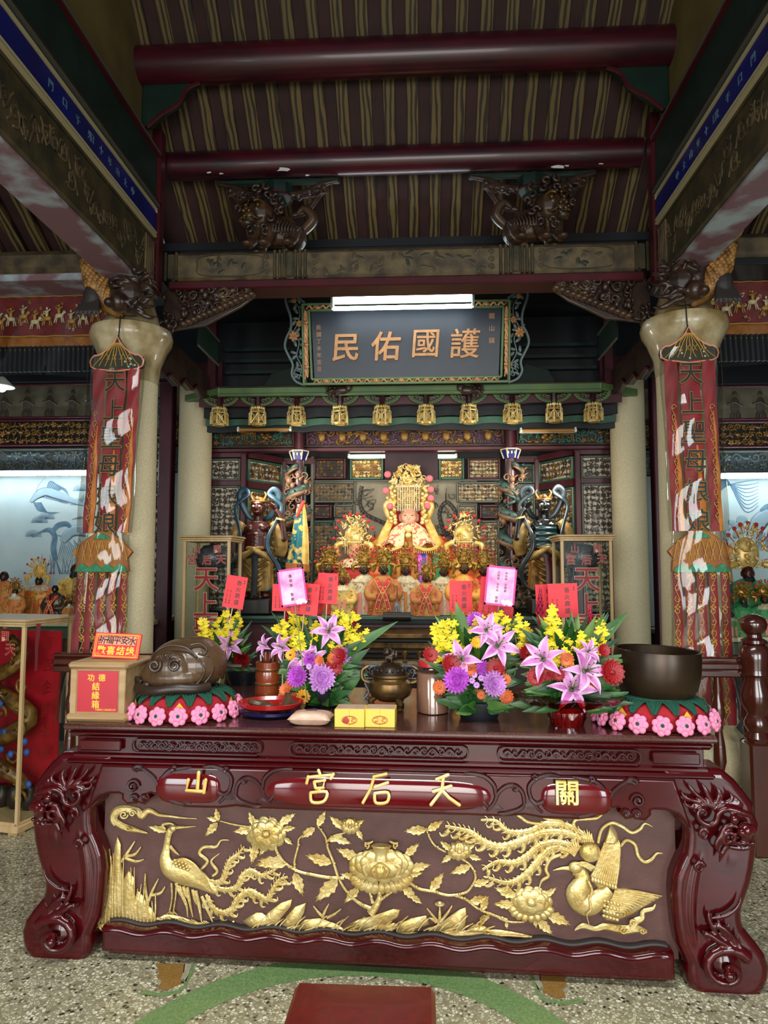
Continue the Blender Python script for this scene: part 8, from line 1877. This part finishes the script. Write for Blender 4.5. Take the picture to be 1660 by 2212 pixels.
# front left glass case, standing on the floor
def inner_dragon(t, w, d, h):
    B().box((0, d*.34, h*.5), (w*.9, .01, h*.86)).build('backing', G('sheet_red'), t, smooth=0)
    b = B(); P = [(.12*sin(q*.55), -.02+.05*cos(q*.4), .12+q*.033) for q in range(30)]; b.tube(P, [.02, .045, .05, .05, .04, .02], 10)
    for q in range(0, 30, 1): p = V(P[q]); b.tube([p+V((.04*cos(q), -.03, .02)), p+V((.075*cos(q), -.06, .04))], [.012, .003], 5)
    for k in range(12): c = V((.13*cos(k*2.4), -.05, .15+k*.08)); b.tube([c+V((.05*(1-i/14)*cos(i*.6+k), 0, .05*(1-i/14)*sin(i*.6+k))) for i in range(13)], .010, 5)
    b.build('gilded_dragon', G('carved_gold'), t, smooth=180)
    b = B(); R_ = random.Random(8)
    for k in range(20): b.ell((R_.uniform(-.18, .2), -.06, R_.uniform(.1, .75)), (.022, .015, .022), 7, 5)
    b.build('blue_clouds', G('dish_blue2'), t, smooth=180)
    for k in range(4): B().lathe([(.03, 0), (.05, .03), (.05, .1), (.03, .13), (.001, .13)], 16, (-.16+.1*k, .02, .065)).build('tea_jar', G('fish_wood_dark'), t)
    q = M.Translation((w/2-.0085, 0, 0)) @ M.Rotation(pi/2, 4, 'Z')
    for k, ch in enumerate('有吉企業社敬獻'): B().geo(glyphs(ch, .085, .001, .012), q @ T(.0, 0, h-.14-k*.13)).build('side_character', G('letter_red'), t)
a = onz(36, 1806, 0); rz_ = radians(-13); w, d = .52, .40
ctr = V((a.x, a.y, 0))+M.Rotation(rz_, 3, 'Z') @ V((-w/2, d/2, 0))
gc = case(ctr, w, d, 1.19, 'glass case with gilded dragon standing on the floor left of the offering table', rz_, lets(w, 1.19), inner_dragon)
b = B(); b.grid(lambda u, v: V((w/2+.006+.002*sin(v*9), -.12+.035*u-.02*v*u, 1.2-.30*v)), 4, 10); b.grid(lambda u, v: V((w/2+.009+.002*sin(v*9), -.12+.035*(1-u)-.02*v*(1-u), 1.2-.30*v)), 4, 10)
o = b.build('red_ribbon', G('red_cloth'), None, ctr, (0, 0, rz_), smooth=180); tag(o, 'red ribbon hanging down the side of the floor standing glass case', 'ribbon')
# small lit lamp with white shade at the left edge
c = W(4, 830, 5.6); t = thing('pendant_lamp', 'small lit lamp with white shade hanging in the left bay', 'lamp', c); B().lathe([(.02, .06), (.03, .05), (.1, -.02), (.098, -.024), (.03, .04)], 28).build('lamp_shade', G('fixture_white'), t); B().ell((0, 0, -.02), (.04, .04, .045), 14, 10).build('bulb', G('tube_big'), t, smooth=180); B().tube([(0, 0, .06), (0, 0, .9)], .005, 6).build('cord', G('ink'), t)
